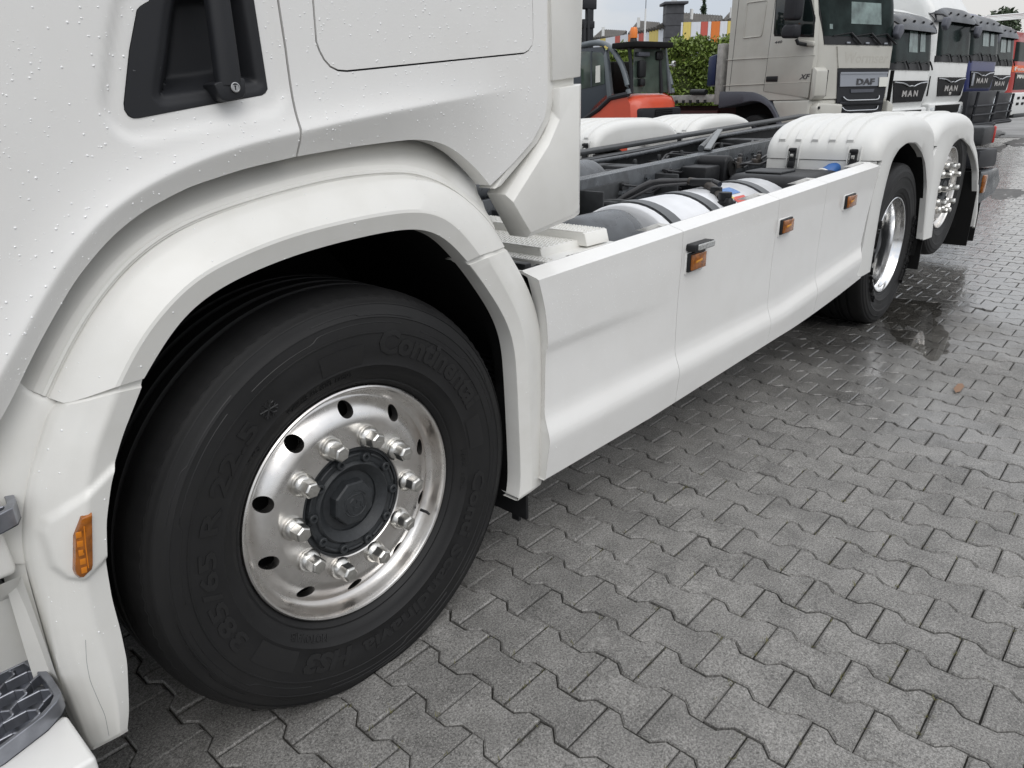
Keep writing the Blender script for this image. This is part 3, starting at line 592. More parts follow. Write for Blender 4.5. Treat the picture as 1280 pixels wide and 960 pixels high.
fen = fender([L['F0'], L['F1'], L['F2'], L['F3']], 70, 'wheel_arch_fender')
PAD = [(-0.652, 0.690), (-0.652, 0.757), (-0.640, 0.778), (-0.612, 0.794), (-0.50, 0.850), (-0.50, 0.700), (-0.575, 0.664), (-0.612, 0.650), (-0.636, 0.662)]
def pad_relief(P_):
    ins = inpoly(P_, PAD); d = pdist(P_, PAD, True)
    return np.where(ins, -0.009 * sstep(d, 0.0, 0.011), 0.0)
fenf = fender([L['G0'], L['G1'], L['G2'], L['G3']], 150, 'wheel_arch_fender', relief=pad_relief, tuck=True)
fenr = fender([L['H0'], L['H2'], L['H3']], 60, 'wheel_arch_fender', tuck=True)
# hairline crack in the front piece
# bottom returns
for k, (ls) in enumerate((('G0', 'G1', 'G2', 'G3'), ('H0', 'H2', 'H3'))):
    e = [Vector(L[q][-1]) for q in ls]
    lo = [q + Vector((0, 0.012, -0.012)) for q in e]
    mb = MB(); mb.grid([e, [a * 0.5 + b * 0.5 + Vector((0, -0.003, -0.003)) for a, b in zip(e, lo)], lo, [q + Vector((0, 0.05, 0.0)) for q in lo]])
    mb.obj('fender_foot', 'whiteplastic', HERO, angle=50)
# inner arch flare between cab and fender, running on downwards into the step panel
c0 = np.array([0, 0, WZ])
def sweep_in(line, offs, clampx=None):
    rows = []
    for dr, dy in offs:
        u = line - c0; r = np.hypot(u[:, 0], u[:, 2]); q = line.copy()
        q[:, 0] = u[:, 0] * (r + dr) / r; q[:, 2] = WZ + u[:, 2] * (r + dr) / r; q[:, 1] = line[:, 1] + dy
        if clampx is not None: q[:, 0] = np.minimum(q[:, 0], clampx)
        rows.append([tuple(p) for p in q])
    return rows
OFFS = ((0.0, 0.006), (0.003, 0.006), (0.005, 0.003), (0.010, 0.004), (0.013, 0.010), (0.020, 0.012), (0.022, 0.016), (0.05, 0.042), (0.085, 0.068), (0.12, 0.082), (0.24, 0.090))
f0 = smooth_line(L['F0'], 80, 14)
mb = MB(); mb.grid(sweep_in(f0, OFFS, 0.50)); mb.obj('inner_flare', 'whiteplastic', HERO, angle=50)
g0 = smooth_line(L['G0'], 60, 14)
k_ = int(np.argmin(np.abs(g0[:, 2] - 0.70)))
up_ = g0[0] + (g0[0] - g0[2]) / np.linalg.norm(g0[0] - g0[2]) * 0.012 + np.array([0, 0.010, 0])
gl = np.vstack([up_, g0[0] + np.array([0, 0.001, 0]), g0[1:k_ + 1]])
mb = MB(); mb.grid(sweep_in(gl, ((0.0, 0.004), (0.004, 0.004), (0.02, 0.012), (0.05, 0.028), (0.10, 0.045), (0.3, 0.055), (0.6, 0.055))))
rows = []
for dx, dy in ((-0.001, 0.006), (-0.012, 0.012), (-0.03, 0.03)):
    rows.append([tuple(p) for p in (g0[k_ - 1:50] + np.array([dx, dy, 0]))])
mb.grid(rows); mb.obj('step_panel', 'whiteplastic', HERO, angle=60)

# ---- black housing round the front wheel
f3 = smooth_line(list(L['G3'][::-1]) + list(L['F3']) + list(L['H3']), 90, 1)
u = f3 - c0; r = np.hypot(u[:, 0], u[:, 2])
o1 = f3.copy(); o1[:, 0] = u[:, 0] * (r + 0.012) / r; o1[:, 2] = WZ + u[:, 2] * (r + 0.012) / r; o1[:, 1] = -0.055
o2 = o1.copy(); o2[:, 1] = 0.02
o3 = o2.copy(); rr = np.maximum(r + 0.02, 0.62); o3[:, 0] = u[:, 0] / r * rr; o3[:, 2] = WZ + u[:, 2] / r * rr; o3[:, 1] = 0.08
o4 = o3.copy(); o4[:, 1] = 0.62
mb = MB(); mb.grid([[tuple(p) for p in q] for q in (o1, o2, o3, o4)])
mb.add([tuple(p) for p in o4] , [tuple(range(len(o4)))])
mb.obj('wheel_housing', 'blackm', HERO, angle=50)
mb = MB()     # ribbed splash mat on the rear wall of the housing and the flap below it
for k in range(26):
    z = 0.30 + 0.022 * k
    mb.box((0.592 + 0.0 * k, 0.18, z), (0.012, 0.4, 0.012))
mb.box((0.60, 0.2, 0.45), (0.012, 0.46, 0.55))
mb.box((0.62, 0.035, 0.20), (0.014, 0.03, 0.12))
mb.obj('splash_flap', 'black', HERO, 0.002)

# ---- amber lamp in the front fender piece
ml_ = XZ(L['mlamp'])
mb = MB(); cz_ = sum(q[1] for q in ml_) / 6; cx_ = sum(q[0] for q in ml_) / 6
lam = [tuple(q) for q in resample(ml_ + [ml_[0]], 31)[:-1]]
def lamp_y(x, z): return -0.0835
rows = [[(cx_ + (q[0] - cx_) * s_, y_, cz_ + (q[1] - cz_) * s_) for q in lam] for s_, y_ in ((1.0, -0.06), (1.0, -0.094), (0.93, -0.0995), (0.55, -0.1025), (0.1, -0.103))]
mb.grid(rows, 0, True); mb.add(rows[-1], [tuple(range(30))])
mlo = mb.obj('marker_lamp', 'amber', HERO, angle=40)
mb = MB()
for k in range(5): mb.box((-0.611 + 0.0015 * k, -0.1022, 0.681 + 0.0165 * k), (0.009, 0.0016, 0.011), 0, Matrix.Rotation(0.15, 3, 'Y'))
mb.obj('lamp_reflector', 'amberled', mlo, 0.0007)
mb = MB(); mb.tube([(-0.604, -0.1025, 0.682), (-0.600, -0.103, 0.72), (-0.594, -0.1020, 0.758)], 0.0010, 6); mb.obj('lamp_rib', 'amberled', mlo)
mb = MB(); cr_ = smooth_line([(-0.635, -0.0905, 0.544), (-0.643, -0.0912, 0.502), (-0.646, -0.0915, 0.463), (-0.642, -0.0918, 0.409), (-0.639, -0.0915, 0.378), (-0.642, -0.0905, 0.330)], 24, 1)
mb.tube([tuple(q) for q in cr_], 0.0003, 4); mb.obj('hairline_crack', 'greyplast', HERO)

# ---- lower step in front of the arch
mb = MB()
mb.prism([(-1.4, 0.70), (-0.690, 0.695), (-0.697, 0.83), (-0.715, 0.93), (-1.4, 0.95)], -0.055, 0.02, 1)      # riser above the opening
mb.obj('step_panel', 'whiteplastic', HERO, 0.012, 3)
mb = MB()
mb.grid([[(-1.4, -0.05, 0.69), (-0.688, -0.05, 0.688), (-0.683, -0.05, 0.43)], [(-1.4, 0.015, 0.625), (-0.70, 0.010, 0.624), (-0.70, 0.045, 0.43)]])
mb.add([(-1.4, 0.012, 0.626), (-0.698, 0.010, 0.626), (-0.698, 0.045, 0.42), (-1.4, 0.047, 0.42)], [(0, 1, 2, 3)])
mb.obj('step_well', 'whiteplastic', HERO)
mb = MB(); mb.prism([(-0.2, 0.434), (-0.07, 0.434), (-0.055, 0.425), (-0.05, 0.2), (-0.2, 0.2)], -1.4, -0.697, 0)
mb.v = [(v[0], v[1] - 0.050, v[2] + 0.008) for v in mb.v]
mb.obj('bumper_corner', 'white', HERO, 0.008, 3)
def step_tread(zt, pts, nx, name):      # cast metal tread: rim, wavy bars and cross ribs
    mb = MB()
    n = len(pts)
    c = np.mean(np.array(pts), 0); inn = [((q[0] - c[0]) * 0.93 + c[0], (q[1] - c[1]) * 0.9 + c[1]) for q in pts]
    for a, b, ca, cb in zip(pts, pts[1:] + pts[:1], inn, inn[1:] + inn[:1]):
        mb.add([(a[0], a[1], zt), (b[0], b[1], zt), (cb[0], cb[1], zt), (ca[0], ca[1], zt), (a[0], a[1], zt - 0.03), (b[0], b[1], zt - 0.03), (cb[0], cb[1], zt - 0.025), (ca[0], ca[1], zt - 0.025)],
               [(0, 1, 2, 3), (0, 4, 5, 1), (3, 2, 6, 7)])
    y0 = min(q[1] for q in pts); y1 = max(q[1] for q in pts); x0 = min(q[0] for q in pts); x1 = max(q[0] for q in pts)
    cw, chh, t_ = 0.060, 0.034, 0.0042                      # cell length, row pitch, web
    P0 = np.array(pts)
    def web(A, B, w_, top):
        A, B = Vector((*A, top)), Vector((*B, top)); t = B - A; nrm = Vector((-t.y, t.x, 0)).normalized() * (w_ / 2); dn = Vector((0, 0, -0.02))
        mb.add([A + nrm, B + nrm, B - nrm, A - nrm, A + nrm + dn, B + nrm + dn, B - nrm + dn, A - nrm + dn], [(0, 1, 2, 3), (0, 4, 5, 1), (3, 2, 6, 7), (0, 3, 7, 4), (1, 5, 6, 2)])
    rows_ = int((y1 - y0) / chh) + 2
    for j in range(rows_):
        yc = y1 - 0.004 - j * chh
        for i in range(int((x1 - x0) / cw) + 2):
            xc = x1 - 0.012 - (i + (0.5 if j % 2 else 0.0)) * cw
            segs = [((xc - cw * 0.30, yc), (xc + cw * 0.30, yc)), ((xc + cw * 0.30, yc), (xc + cw * 0.5, yc - chh * 0.30)), ((xc - cw * 0.30, yc), (xc - cw * 0.5, yc - chh * 0.30)), ((xc + cw * 0.5, yc - chh * 0.30), (xc + cw * 0.5, yc - chh * 0.70)), ((xc + cw * 0.5, yc - chh * 0.70), (xc + cw * 0.2, yc - chh))]
            for A, B in segs:
                if inpoly(np.array([A, B]), pts).all(): web(A, B, t_, zt - 0.004 + 0.0015 * ((i + j) % 2))
    mb.add([(q[0], q[1], zt - 0.032) for q in pts], [tuple(range(n))])
    return mb.obj(name, 'grating', HERO, 0.0012, 1, fix=True)
step_tread(0.475, [(-1.30, -0.165), (-0.90, -0.163), (-0.798, -0.155), (-0.73, -0.134), (-0.704, -0.116), (-0.692, -0.099), (-0.690, -0.05), (-0.692, -0.006), (-0.702, 0.045), (-1.30, 0.045)], 6, 'step_tread')
step_tread(0.82, [(-1.3, -0.085), (-0.700, -0.082), (-0.675, -0.072), (-0.664, -0.049), (-0.658, -0.004), (-0.659, 0.058), (-1.3, 0.058)], 6, 'step_tread')

# ---- side skirt in four panels
X0, SEAMS = 0.60, (1.372, 2.16, 2.69)
def skirt_ztop(x): return 0.945 + 0.0305 * (x - 0.59)
def skirt_zbot(x): return 0.333 + 0.034 * np.clip((x - 1.2) / 1.1, 0, 1) + 0.07 * np.clip((x - 2.35) / 1.0, 0, 1) ** 1.5
def xfront(z): return float(np.interp(z, [0.3, 0.333, 0.455, 0.6, 0.70, 0.746, 0.80, 0.85, 0.9, 0.945, 0.97], [0.612, 0.613, 0.622, 0.638, 0.645, 0.645, 0.640, 0.631, 0.617, 0.602, 0.597]))
def xrear(z): return float(np.interp(z, [0.40, 0.425, 0.445, 0.47, 0.63, 0.85, 1.06], [3.30, 3.37, 3.355, 3.272, 3.329, 3.38, 3.434]))
def skirt_y(x, t):        # t: 0 top edge of the face ... 1 bottom
    zt = skirt_ztop(x); zb = skirt_zbot(x); z = zt + (zb - zt) * t
    zm = 0.748; zsill = 0.452 + 0.10 * np.clip((x - 2.3) / 1.1, 0, 1)
    fade = 1 - sstep(x, 0.85, 1.35)
    y = -0.085
    y += fade * 0.0075 * sstep(zm - z, 0.0, 0.026) * (1 - sstep(zm - z, 0.05, 0.30))
    y += 0.006 * sstep(zt - z, 0.05, 0.3)
    y -= 0.026 * sstep((zsill + 0.115) - z, 0.0, 0.115) ** 1.6
    y += 0.10 * max(0.0, zsill - z - 0.003)
    return y, z
cuts = [None, *SEAMS, None]
skirts = []
for k in range(4):
    xs = np.linspace(0, 1, 28); rows = []
    zlist = [('top', -0.010, 0.02)] + [None]
    ts = sorted(set(np.round(np.r_[np.linspace(0, 1, 40), 0.988], 4)))
    for s in xs:
        col = []
        def xat(z):
            xa = xfront(z) if k == 0 else SEAMS[k - 1] + 0.0012
            xb = xrear(z) if k == 3 else SEAMS[k] - 0.0012
            return xa + (xb - xa) * s
        zt = skirt_ztop(xat(0.95))
        for dz, y in ((-0.012, 0.06), (0.010, 0.0), (0.0195, -0.026), (0.0195, -0.030), (0.016, -0.035), (0.004, -0.078)):
            col.append((xat(zt + dz), y, zt + dz))
        for t in ts:
            x = xat(skirt_ztop(1) - 0.6 * t); yy, z = skirt_y(x, t)
            x = xat(z); yy, z = skirt_y(x, t)
            col.append((x, yy, z))
        x, yy, z = col[-1]
        col += [(x, yy + 0.006, z - 0.006), (x, yy + 0.05, z - 0.004)]
        rows.append(col)
    mb = MB(); mb.grid(rows)
    for e, sg in ((rows[0], 1), (rows[-1], -1)):
        mb.grid([e, [(q[0] + sg * (0.004 if (k == 0 and sg > 0) or (k == 3 and sg < 0) else 0.0), q[1] + 0.006, q[2]) for q in e], [(q[0] + sg * 0.006, q[1] + 0.045, q[2]) for q in e]])
    skirts.append(mb.obj('side_skirt', 'white', HERO, angle=32))

# ---- lamps on the skirt
def side_lamp(x0, x1, z0, z1, tilt=0.012):
    mb = MB(); mb.prism([(x0, z0), (x1, z0 + tilt * 0.2), (x1, z1 + tilt * 0.2), (x0, z1)], -0.099, -0.07, 1); b = mb.obj('marker_lamp', 'black', HERO, 0.003)
    mb = MB(); mb.prism([(x0 + 0.010, z0 + 0.006), (x1 - 0.004, z0 + 0.006), (x1 - 0.004, z1 - 0.004), (x0 + 0.010, z1 - 0.004)], -0.107, -0.090, 1); mb.obj('lamp_lens', 'amber', b, 0.003)
    mb = MB(); cx, cz = (x0 + x1) / 2, (z0 + z1) / 2; mb.prism([(cx - 0.022, cz - 0.004), (cx + 0.022, cz + 0.0), (cx + 0.022, cz + 0.008), (cx - 0.022, cz + 0.004)], -0.1085, -0.10, 1); mb.obj('lamp_reflector', 'amberhi', b, 0.001)
    mb = MB(); mb.prism([(x0 - 0.004, z0 - 0.009), (x1 + 0.008, z0 - 0.009), (x1 + 0.008, z1 + 0.004), (x0 - 0.004, z1 + 0.004)], -0.0885, -0.06, 1); mb.obj('lamp_seat', 'white', b, 0.004)
side_lamp(1.403, 1.516, 0.822, 0.888); side_lamp(2.180, 2.292, 0.843, 0.905); side_lamp(2.945, 3.075, 0.861, 0.925)
mb = MB(); mb.prism(rrect(1.398, 0.896, 1.545, 0.922, 0.009), -0.118, -0.06, 1); wl = mb.obj('work_lamp', 'black', HERO, 0.003)
mb = MB(); mb.prism(rrect(1.423, 0.8985, 1.541, 0.9195, 0.006), -0.1225, -0.10, 1); mb.obj('lamp_lens', 'clear', wl, 0.003)

# ---- wheels
T_R = 0.5335
def tyre_profile(w=0.342):
    half = [(0.292, 0.02), (0.299, 0.004), (0.304, -0.006), (0.312, -0.014), (0.3165, -0.0135), (0.318, -0.017), (0.335, -0.027), (0.352, -0.0335), (0.353, -0.0350), (0.356, -0.0350), (0.357, -0.0345), (0.385, -0.0405), (0.412, -0.0430), (0.430, -0.0430),
            (0.431, -0.0446), (0.4335, -0.0446), (0.4345, -0.0425), (0.450, -0.0412), (0.466, -0.0390), (0.467, -0.0405), (0.4695, -0.0400), (0.471, -0.0376), (0.486, -0.0335), (0.498, -0.0285), (0.4985, -0.0302), (0.5015, -0.0285), (0.503, -0.0245), (0.510, -0.0195), (0.5155, -0.014), (0.5165, -0.014), (0.5195, -0.009), (0.5235, -0.001), (0.5275, 0.009), (0.530, 0.020), (0.5318, 0.036)]
    c = w / 2 - 0.0215
    tread = [(0.5322, 0.066), (0.520, 0.069), (0.520, 0.079), (0.5325, 0.082), (0.5333, 0.112), (0.519, 0.115), (0.519, 0.127), (0.5334, 0.130)]
    left = [(r_ if r_ < 0.47 else 0.47 + (r_ - 0.47) * 0.91, a) for r_, a in half + tread]
    mirror = [(r_, w - 0.043 - a) for r_, a in reversed(left)]
    return left + mirror
def make_tyre_mesh(name, seg=200, rmax=T_R, w=0.342, flat_=1.0):
    prof = [(r_ if r_ < 0.32 else 0.32 + (r_ - 0.32) * (rmax - 0.32) / (T_R - 0.32), a * flat_ if a < 0 else a) for r_, a in tyre_profile(w)]; mb = MB(); rings = []
    for i, (r_, a) in enumerate(prof):
        ring = []
        for k in range(seg):
            t = 2 * math.pi * k / seg
            rr = r_
            if (0.511 < r_ < 0.5235): rr = r_ - (0.0035 if k % 2 else 0)          # shoulder sipes
            z = rr * math.sin(t)
            if z < -0.4915: z = -0.4915
            ring.append((rr * math.cos(t), a, z))
        rings.append(ring)
    mb.grid(rings, 0, True)
    return mb.mesh(name, angle=50, fix=True)
def tyre_side_y(r_):
    prof = [(a, b) for a, b in tyre_profile() if b < 0.0 or a < 0.32]
    return float(np.interp(r_, [0.299, 0.312, 0.335, 0.357, 0.385, 0.412, 0.43, 0.45, 0.467, 0.482, 0.5], [0.004, -0.014, -0.027, -0.0345, -0.0405, -0.043, -0.043, -0.0412, -0.0390, -0.0345, -0.027]))
def arc_text(mb, s, r0, a0, a1, size, bold=0.0, shear=0.0, lift=0.0019):
    v, f = text_geo(s, size, bold, 0.0, shear, 2)
    xs = [q[0] for q in v]; w = max(xs) - min(xs); x0 = min(xs)
    span = math.radians(a0 - a1)
    out_, side_ = [], []
    for q in v:
        a = math.radians(a0) - (q[0] - x0) / w * span; r_ = r0 + q[1]
        out_.append((r_ * math.cos(a), tyre_side_y(r_) - lift, r_ * math.sin(a)))
        side_.append((r_ * math.cos(a), tyre_side_y(r_) + 0.001, r_ * math.sin(a)))
    mb.add(out_, f)
    from collections import Counter
    ec = Counter(); 
    for p in f:
        for a, b in zip(p, p[1:] + p[:1]): ec[tuple(sorted((a, b)))] += 1
    n = len(v)
    mb.add(out_ + side_, [(a, b, b + n, a + n) for (a, b), c in ec.items() if c == 1])
tyre_me = make_tyre_mesh('tyre')
def rim_profile_front():
    return [(0.286, 0.06), (0.2945, 0.02), (0.2985, 0.008), (0.2990, 0.0), (0.2975, -0.005), (0.2940, -0.0075), (0.2895, -0.0060), (0.2865, -0.001), (0.2845, 0.008), (0.2820, 0.020), (0.2785, 0.030), (0.2720, 0.0365), (0.2660, 0.0395), (0.2620, 0.0390), (0.2570, 0.0350), (0.2500, 0.0290), (0.2400, 0.0205), (0.2280, 0.0125), (0.2180, 0.0085), (0.2080, 0.0065), (0.2020, 0.0060), (0.2000, 0.0066), (0.1430, 0.0066), (0.1405, 0.0090), (0.1405, 0.05)]
def rim_mesh(prof, holes_r=None, hole_a0=14):
    mb = MB(); mb.lathe(prof, 180)
    me = mb.mesh('rim', angle=32)
    if holes_r:
        back = MB(); back.lathe(prof, 180)
        # thicken by a rear shell so the cut openings show depth
        n = len(back.v); off = [(x, y + 0.024, z) for x, y, z in back.v]
        m2 = MB(); m2.lathe(prof[10:], 180); rear = MB(); rear.lathe([(r_, a + 0.022) for r_, a in prof[10:]], 180)
        allm = MB(); allm.lathe(prof + [(prof[-1][0], prof[-1][1] + 0.0)] + [(r_, a + 0.024) for r_, a in reversed(prof[8:-1])] + [(0.284, 0.09), (0.286, 0.06)], 180)
        a = bpy.data.objects.new('rim_tmp', allm.mesh('rim_tmp', angle=32)); COL.objects.link(a)
        cut = MB()
        for k in range(10):
            t = math.radians(hole_a0 + 36 * k); cx, cz = holes_r * math.cos(t), holes_r * math.sin(t)
            seg = 28; r1 = 0.0195
            v0 = [(cx + r1 * math.cos(2 * math.pi * i / seg), -0.04, cz + r1 * math.sin(2 * math.pi * i / seg)) for i in range(seg)]
            v1 = [(q[0], 0.14, q[2]) for q in v0]
            cut.add(v0 + v1, [tuple(range(seg)), tuple(range(2 * seg - 1, seg - 1, -1))] + [(i, i + seg, (i + 1) % seg + seg, (i + 1) % seg) for i in range(seg)])
        b = bpy.data.objects.new('cut_tmp', cut.mesh('cut_tmp', flat=True)); COL.objects.link(b)
        md = a.modifiers.new('cut', 'BOOLEAN'); md.object = b; md.operation = 'DIFFERENCE'; md.solver = 'EXACT'
        dg = bpy.context.evaluated_depsgraph_get(); dg.update()
        me = bpy.data.meshes.new_from_object(a.evaluated_get(dg)); me.name = 'rim'
        me.polygons.foreach_set('use_smooth', [True] * len(me.polygons)); me.set_sharp_from_angle(angle=math.radians(32))
        bpy.data.objects.remove(a); bpy.data.objects.remove(b)
        me.materials.clear()
    return me
rim_f = rim_mesh(rim_profile_front(), 0.2385)
def nut_mesh():
    mb = MB(); mb.lathe([(0.0, 0.0066), (0.0245, 0.0066), (0.0252, 0.003), (0.0245, -0.001), (0.0225, -0.004), (0.0205, -0.008), (0.0185, -0.010), (0.0150, -0.012)], 30)
    rows = []
    for y, s_ in ((-0.006, 0.0190), (-0.030, 0.0183), (-0.0345, 0.0168), (-0.0375, 0.0135)):
        rows.append([(s_ * math.cos(math.radians(60 * k + 13)), y, s_ * math.sin(math.radians(60 * k + 13))) for k in range(6)])
    mb.grid(rows, 0, True); mb.add(rows[-1], [tuple(range(6))])
    mb.box((0, -0.0376, 0), (0.016, 0.0008, 0.0022), 0, Matrix.Rotation(math.radians(-25), 3, 'Y'))
    mb.v = [(x * 1.14, y * 1.1 - 0.0006, z * 1.14) for x, y, z in mb.v]
    return mb.mesh('wheel_nut', 0.0012, 2, 40)
nut_me = nut_mesh()
def hub_parts(w):
    mb = MB(); mb.lathe([(0.1412, 0.03), (0.1405, 0.012), (0.134, 0.011), (0.133, 0.018), (0.128, 0.018), (0.1265, 0.010), (0.112, 0.008), (0.107, 0.010), (0.1035, 0.004), (0.100, 0.002), (0.097, 0.004), (0.085, 0.016), (0.078, 0.021), (0.077, 0.026), (0.070, 0.026), (0.055, 0.025), (0.0, 0.024)], 90)
    hub = mb.obj('hub', 'hub', w, angle=35)
    mb = MB()
    rows = [[(s_ * math.cos(math.radians(45 * k + 22.5 - 8)), y, s_ * math.sin(math.radians(45 * k + 22.5 - 8))) for k in range(8)] for s_, y in ((0.060, 0.027), (0.0585, 0.004), (0.055, 0.0), (0.050, -0.001))]
    mb.grid(rows, 0, True); mb.add(rows[-1], [tuple(range(8))])
    for r0, hw in ((0.0335, 0.0016), (0.026, 0.0010)):       # raised emblem: ring, shield and a winged head outline
        for a0, a1 in ((20, 160), (200, 340)) if r0 > 0.03 else ((-40, 20), (60, 120), (160, 220)):
            mb.tube([(r0 * math.cos(math.radians(a)), -0.0012, r0 * math.sin(math.radians(a))) for a in np.linspace(a0, a1, 14)], hw, 5)
    for l in ([(-0.028, 0.020), (-0.004, 0.024), (0.020, 0.022)], [(-0.030, 0.018), (-0.030, -0.004), (-0.016, -0.026), (0.002, -0.031)], [(0.022, 0.020), (0.028, -0.002), (0.018, -0.024), (0.002, -0.031)], [(-0.016, 0.008), (-0.004, 0.014), (0.006, 0.008), (0.002, 0.0), (-0.012, -0.004), (-0.004, -0.010), (0.006, -0.014)], [(0.004, 0.006), (0.016, 0.002), (0.014, -0.012)], [(-0.014, 0.012), (-0.006, 0.016)], [(-0.008, -0.004), (-0.006, -0.02)]):
        mb.tube([(x, -0.0012, z) for x, z in l], 0.0012, 5)
    mb.obj('hub_cap', 'hub', w, angle=30)
    bm = MB(); bm.lathe([(0.0118, 0.014), (0.0115, -0.001), (0.0100, -0.003), (0.0055, -0.003), (0.0045, 0.004), (0.0, 0.004)], 18)
    sc_me = bm.mesh('cap_screw')
    for k in range(10):
        t = math.radians(31 + 36 * k)
        link('cap_screw', sc_me, 'hub', w, (0.1175 * math.cos(t), 0, 0.1175 * math.sin(t)))
    mb = MB(); t0 = math.radians(40)
    mb.tube([(0.1235 * math.cos(t0 + d), 0.0085, 0.1235 * math.sin(t0 + d)) for d in np.linspace(0, 0.33, 5)], 0.0035, 6); rib = mb.mesh('hub_rib')
    for k in range(10): link('hub_rib', rib, 'hub', w, None, (0, math.radians(36 * k), 0))
def wheel(loc, name_rot=0.0):
    w = bpy.data.objects.new('wheel', None); COL.objects.link(w); w.parent = HERO; w.location = Vector(loc) - HERO.location
    return w
# front wheel
W1 = wheel((0, 0, WZ))
link('tyre', tyre_me, 'rubber', W1)
mb = MB()
arc_text(mb, 'Continental', 0.382, 78, 22, 0.078, 0.0028)
arc_text(mb, '385/65 R 22.5', 0.374, 207, 128, 0.054, 0.0014)
arc_text(mb, 'Conti Scandinavia', 0.372, -8, -98, 0.056, 0.0016)
arc_text(mb, 'HS3', 0.368, -103, -124, 0.060, 0.003, 0.15)
arc_text(mb, 'M+S', 0.338, 140, 133, 0.024)
arc_text(mb, 'MOTOVAIB', 0.324, 245, 226, 0.024)
arc_text(mb, '160K  158L', 0.336, 4, -16, 0.014)
arc_text(mb, 'TUBELESS  ALL STEEL  RADIAL', 0.334, 118, 88, 0.014)
for k in range(3):          # snowflake mark
    a = math.radians(122); c = (0.389 * math.cos(a), 0.389 * math.sin(a)); t = math.radians(60 * k + 12)
    d = (math.cos(t) * 0.021, math.sin(t) * 0.021)
    mb.tube([(c[0] - d[0], -0.0420, c[1] - d[1]), (c[0] + d[0], -0.0420, c[1] + d[1])], 0.0021, 5)
    for sg in (-1, 1):
        e = (c[0] + d[0] * 0.55 * sg, c[1] + d[1] * 0.55 * sg)
        for da in (0.8, -0.8):
            h = (math.cos(t + da) * 0.009 * sg, math.sin(t + da) * 0.009 * sg)
            mb.tube([(e[0], -0.0420, e[1]), (e[0] + h[0], -0.0420, e[1] + h[1])], 0.0016, 5)
tag(mb.obj('sidewall_lettering', 'rubberlet', W1, fix=False, flat=True), kind='stuff')
mb = MB()      # raised block patches and stepped decor lines on the sidewall
def arc_patch(r0, r1, a0, a1, lift=0.0009):
    n = max(6, int(abs(a1 - a0) / 2))
    mb.grid([[(r_ * math.cos(math.radians(a)), tyre_side_y(r_) - lift, r_ * math.sin(math.radians(a))) for a in np.linspace(a0, a1, n)] for r_ in np.linspace(r0, r1, 5)])
arc_patch(0.360, 0.408, -128, -147); arc_patch(0.360, 0.408, 101, 84); arc_patch(0.362, 0.408, 17, 3)
def decor(a0, a1, r0, r1, lift=0.0016):
    pts = [(r0, a0), (r0, (a0 * 0.6 + a1 * 0.4)), (r1, (a0 * 0.56 + a1 * 0.44)), (r1, a1)]
    q = resample([(r_, a) for r_, a in pts], 40)
    mb.tube([(r_ * math.cos(math.radians(a)), tyre_side_y(r_) + 0.0004, r_ * math.sin(math.radians(a))) for r_, a in q], 0.0012, 4)
for k in range(6): decor(62 + 60 * k, 10 + 60 * k, 0.446, 0.455); decor(40 + 60 * k, 6 + 60 * k, 0.478, 0.472)
tag(mb.obj('sidewall_relief', 'rubberlet', W1, angle=60, fix=False), kind='stuff')
link('rim', rim_f, 'alu', W1)
for k in range(10):
    t = math.radians(-3 + 36 * k)
    link('wheel_nut', nut_me, 'nut', W1, (0.1678 * math.cos(t), 0, 0.1678 * math.sin(t)), (0, 0.35 * k, 0))
hub_parts(W1)
mb = MB(); mb.tube([(0.205, 0.006, -0.115), (0.212, -0.012, -0.119), (0.214, -0.020, -0.124)], [0.004, 0.004, 0.003], 8); mb.obj('valve', 'black', W1)
mb = MB(); mb.lathe([(0.28, 0.075), (0.02, 0.075)], 48); mb.obj('brake_disc', 'blackm', W1)
# tag wheel (lifted axle): the same kind of rim
W3 = wheel((TAG[0], TAG[1] + 0.008, TAG[2]))
tyre_r = make_tyre_mesh('tyre', 160, 0.507, 0.312, 0.6)
link('tyre', tyre_r, 'rubber', W3); link('rim', rim_f, 'alub', W3)
nut3 = nut_me.copy(); nut3.materials.clear(); nut3.transform(Matrix.Diagonal((1.0, 1.45, 1.0, 1)))
for k in range(10):
    t = math.radians(-3 + 36 * k); link('wheel_nut', nut3, 'nut', W3, (0.1678 * math.cos(t), 0, 0.1678 * math.sin(t)), (0, 0.35 * k, 0))
hub_parts(W3)
mb = MB(); mb.lathe([(0.28, 0.075), (0.02, 0.075)], 48); mb.obj('brake_disc', 'blackm', W3)
# drive wheel: deep dish
W2 = wheel((DRIVE_X, DRIVE_Y, WZ))
link('tyre', tyre_r, 'rubber', W2)
mb = MB(); mb.lathe([(0.294, 0.02), (0.2985, 0.008), (0.2990, 0.0), (0.2975, -0.005), (0.2940, -0.0075), (0.2895, -0.0060), (0.2865, 0.0), (0.2840, 0.012), (0.2800, 0.022), (0.2715, 0.032), (0.2660, 0.05), (0.2640, 0.12), (0.2630, 0.160), (0.258, 0.172), (0.240, 0.178), (0.15, 0.180), (0.141, 0.18)], 150); mb.obj('rim', 'alub', W2, angle=30)
mb = MB(); mb.lathe([(0.141, 0.19), (0.140, 0.10), (0.132, 0.085), (0.09, 0.08), (0.06, 0.06), (0.0, 0.058)], 60); mb.obj('hub', 'hub', W2)
for k in range(10):
    t = math.radians(10 + 36 * k); link('wheel_nut', nut_me, 'nut', W2, (0.1678 * math.cos(t), 0.172, 0.1678 * math.sin(t)))
mb = MB(); arc_text(mb, 'Continental', 0.385, 20, -45, 0.060, 0.002, 0.0, -0.012); arc_text(mb, '315/70 R 22.5', 0.372, 230, 150, 0.05, 0.0015, 0.0, -0.012); tag(mb.obj('sidewall_lettering', 'rubberlet', W2, fix=False, flat=True), kind='stuff')
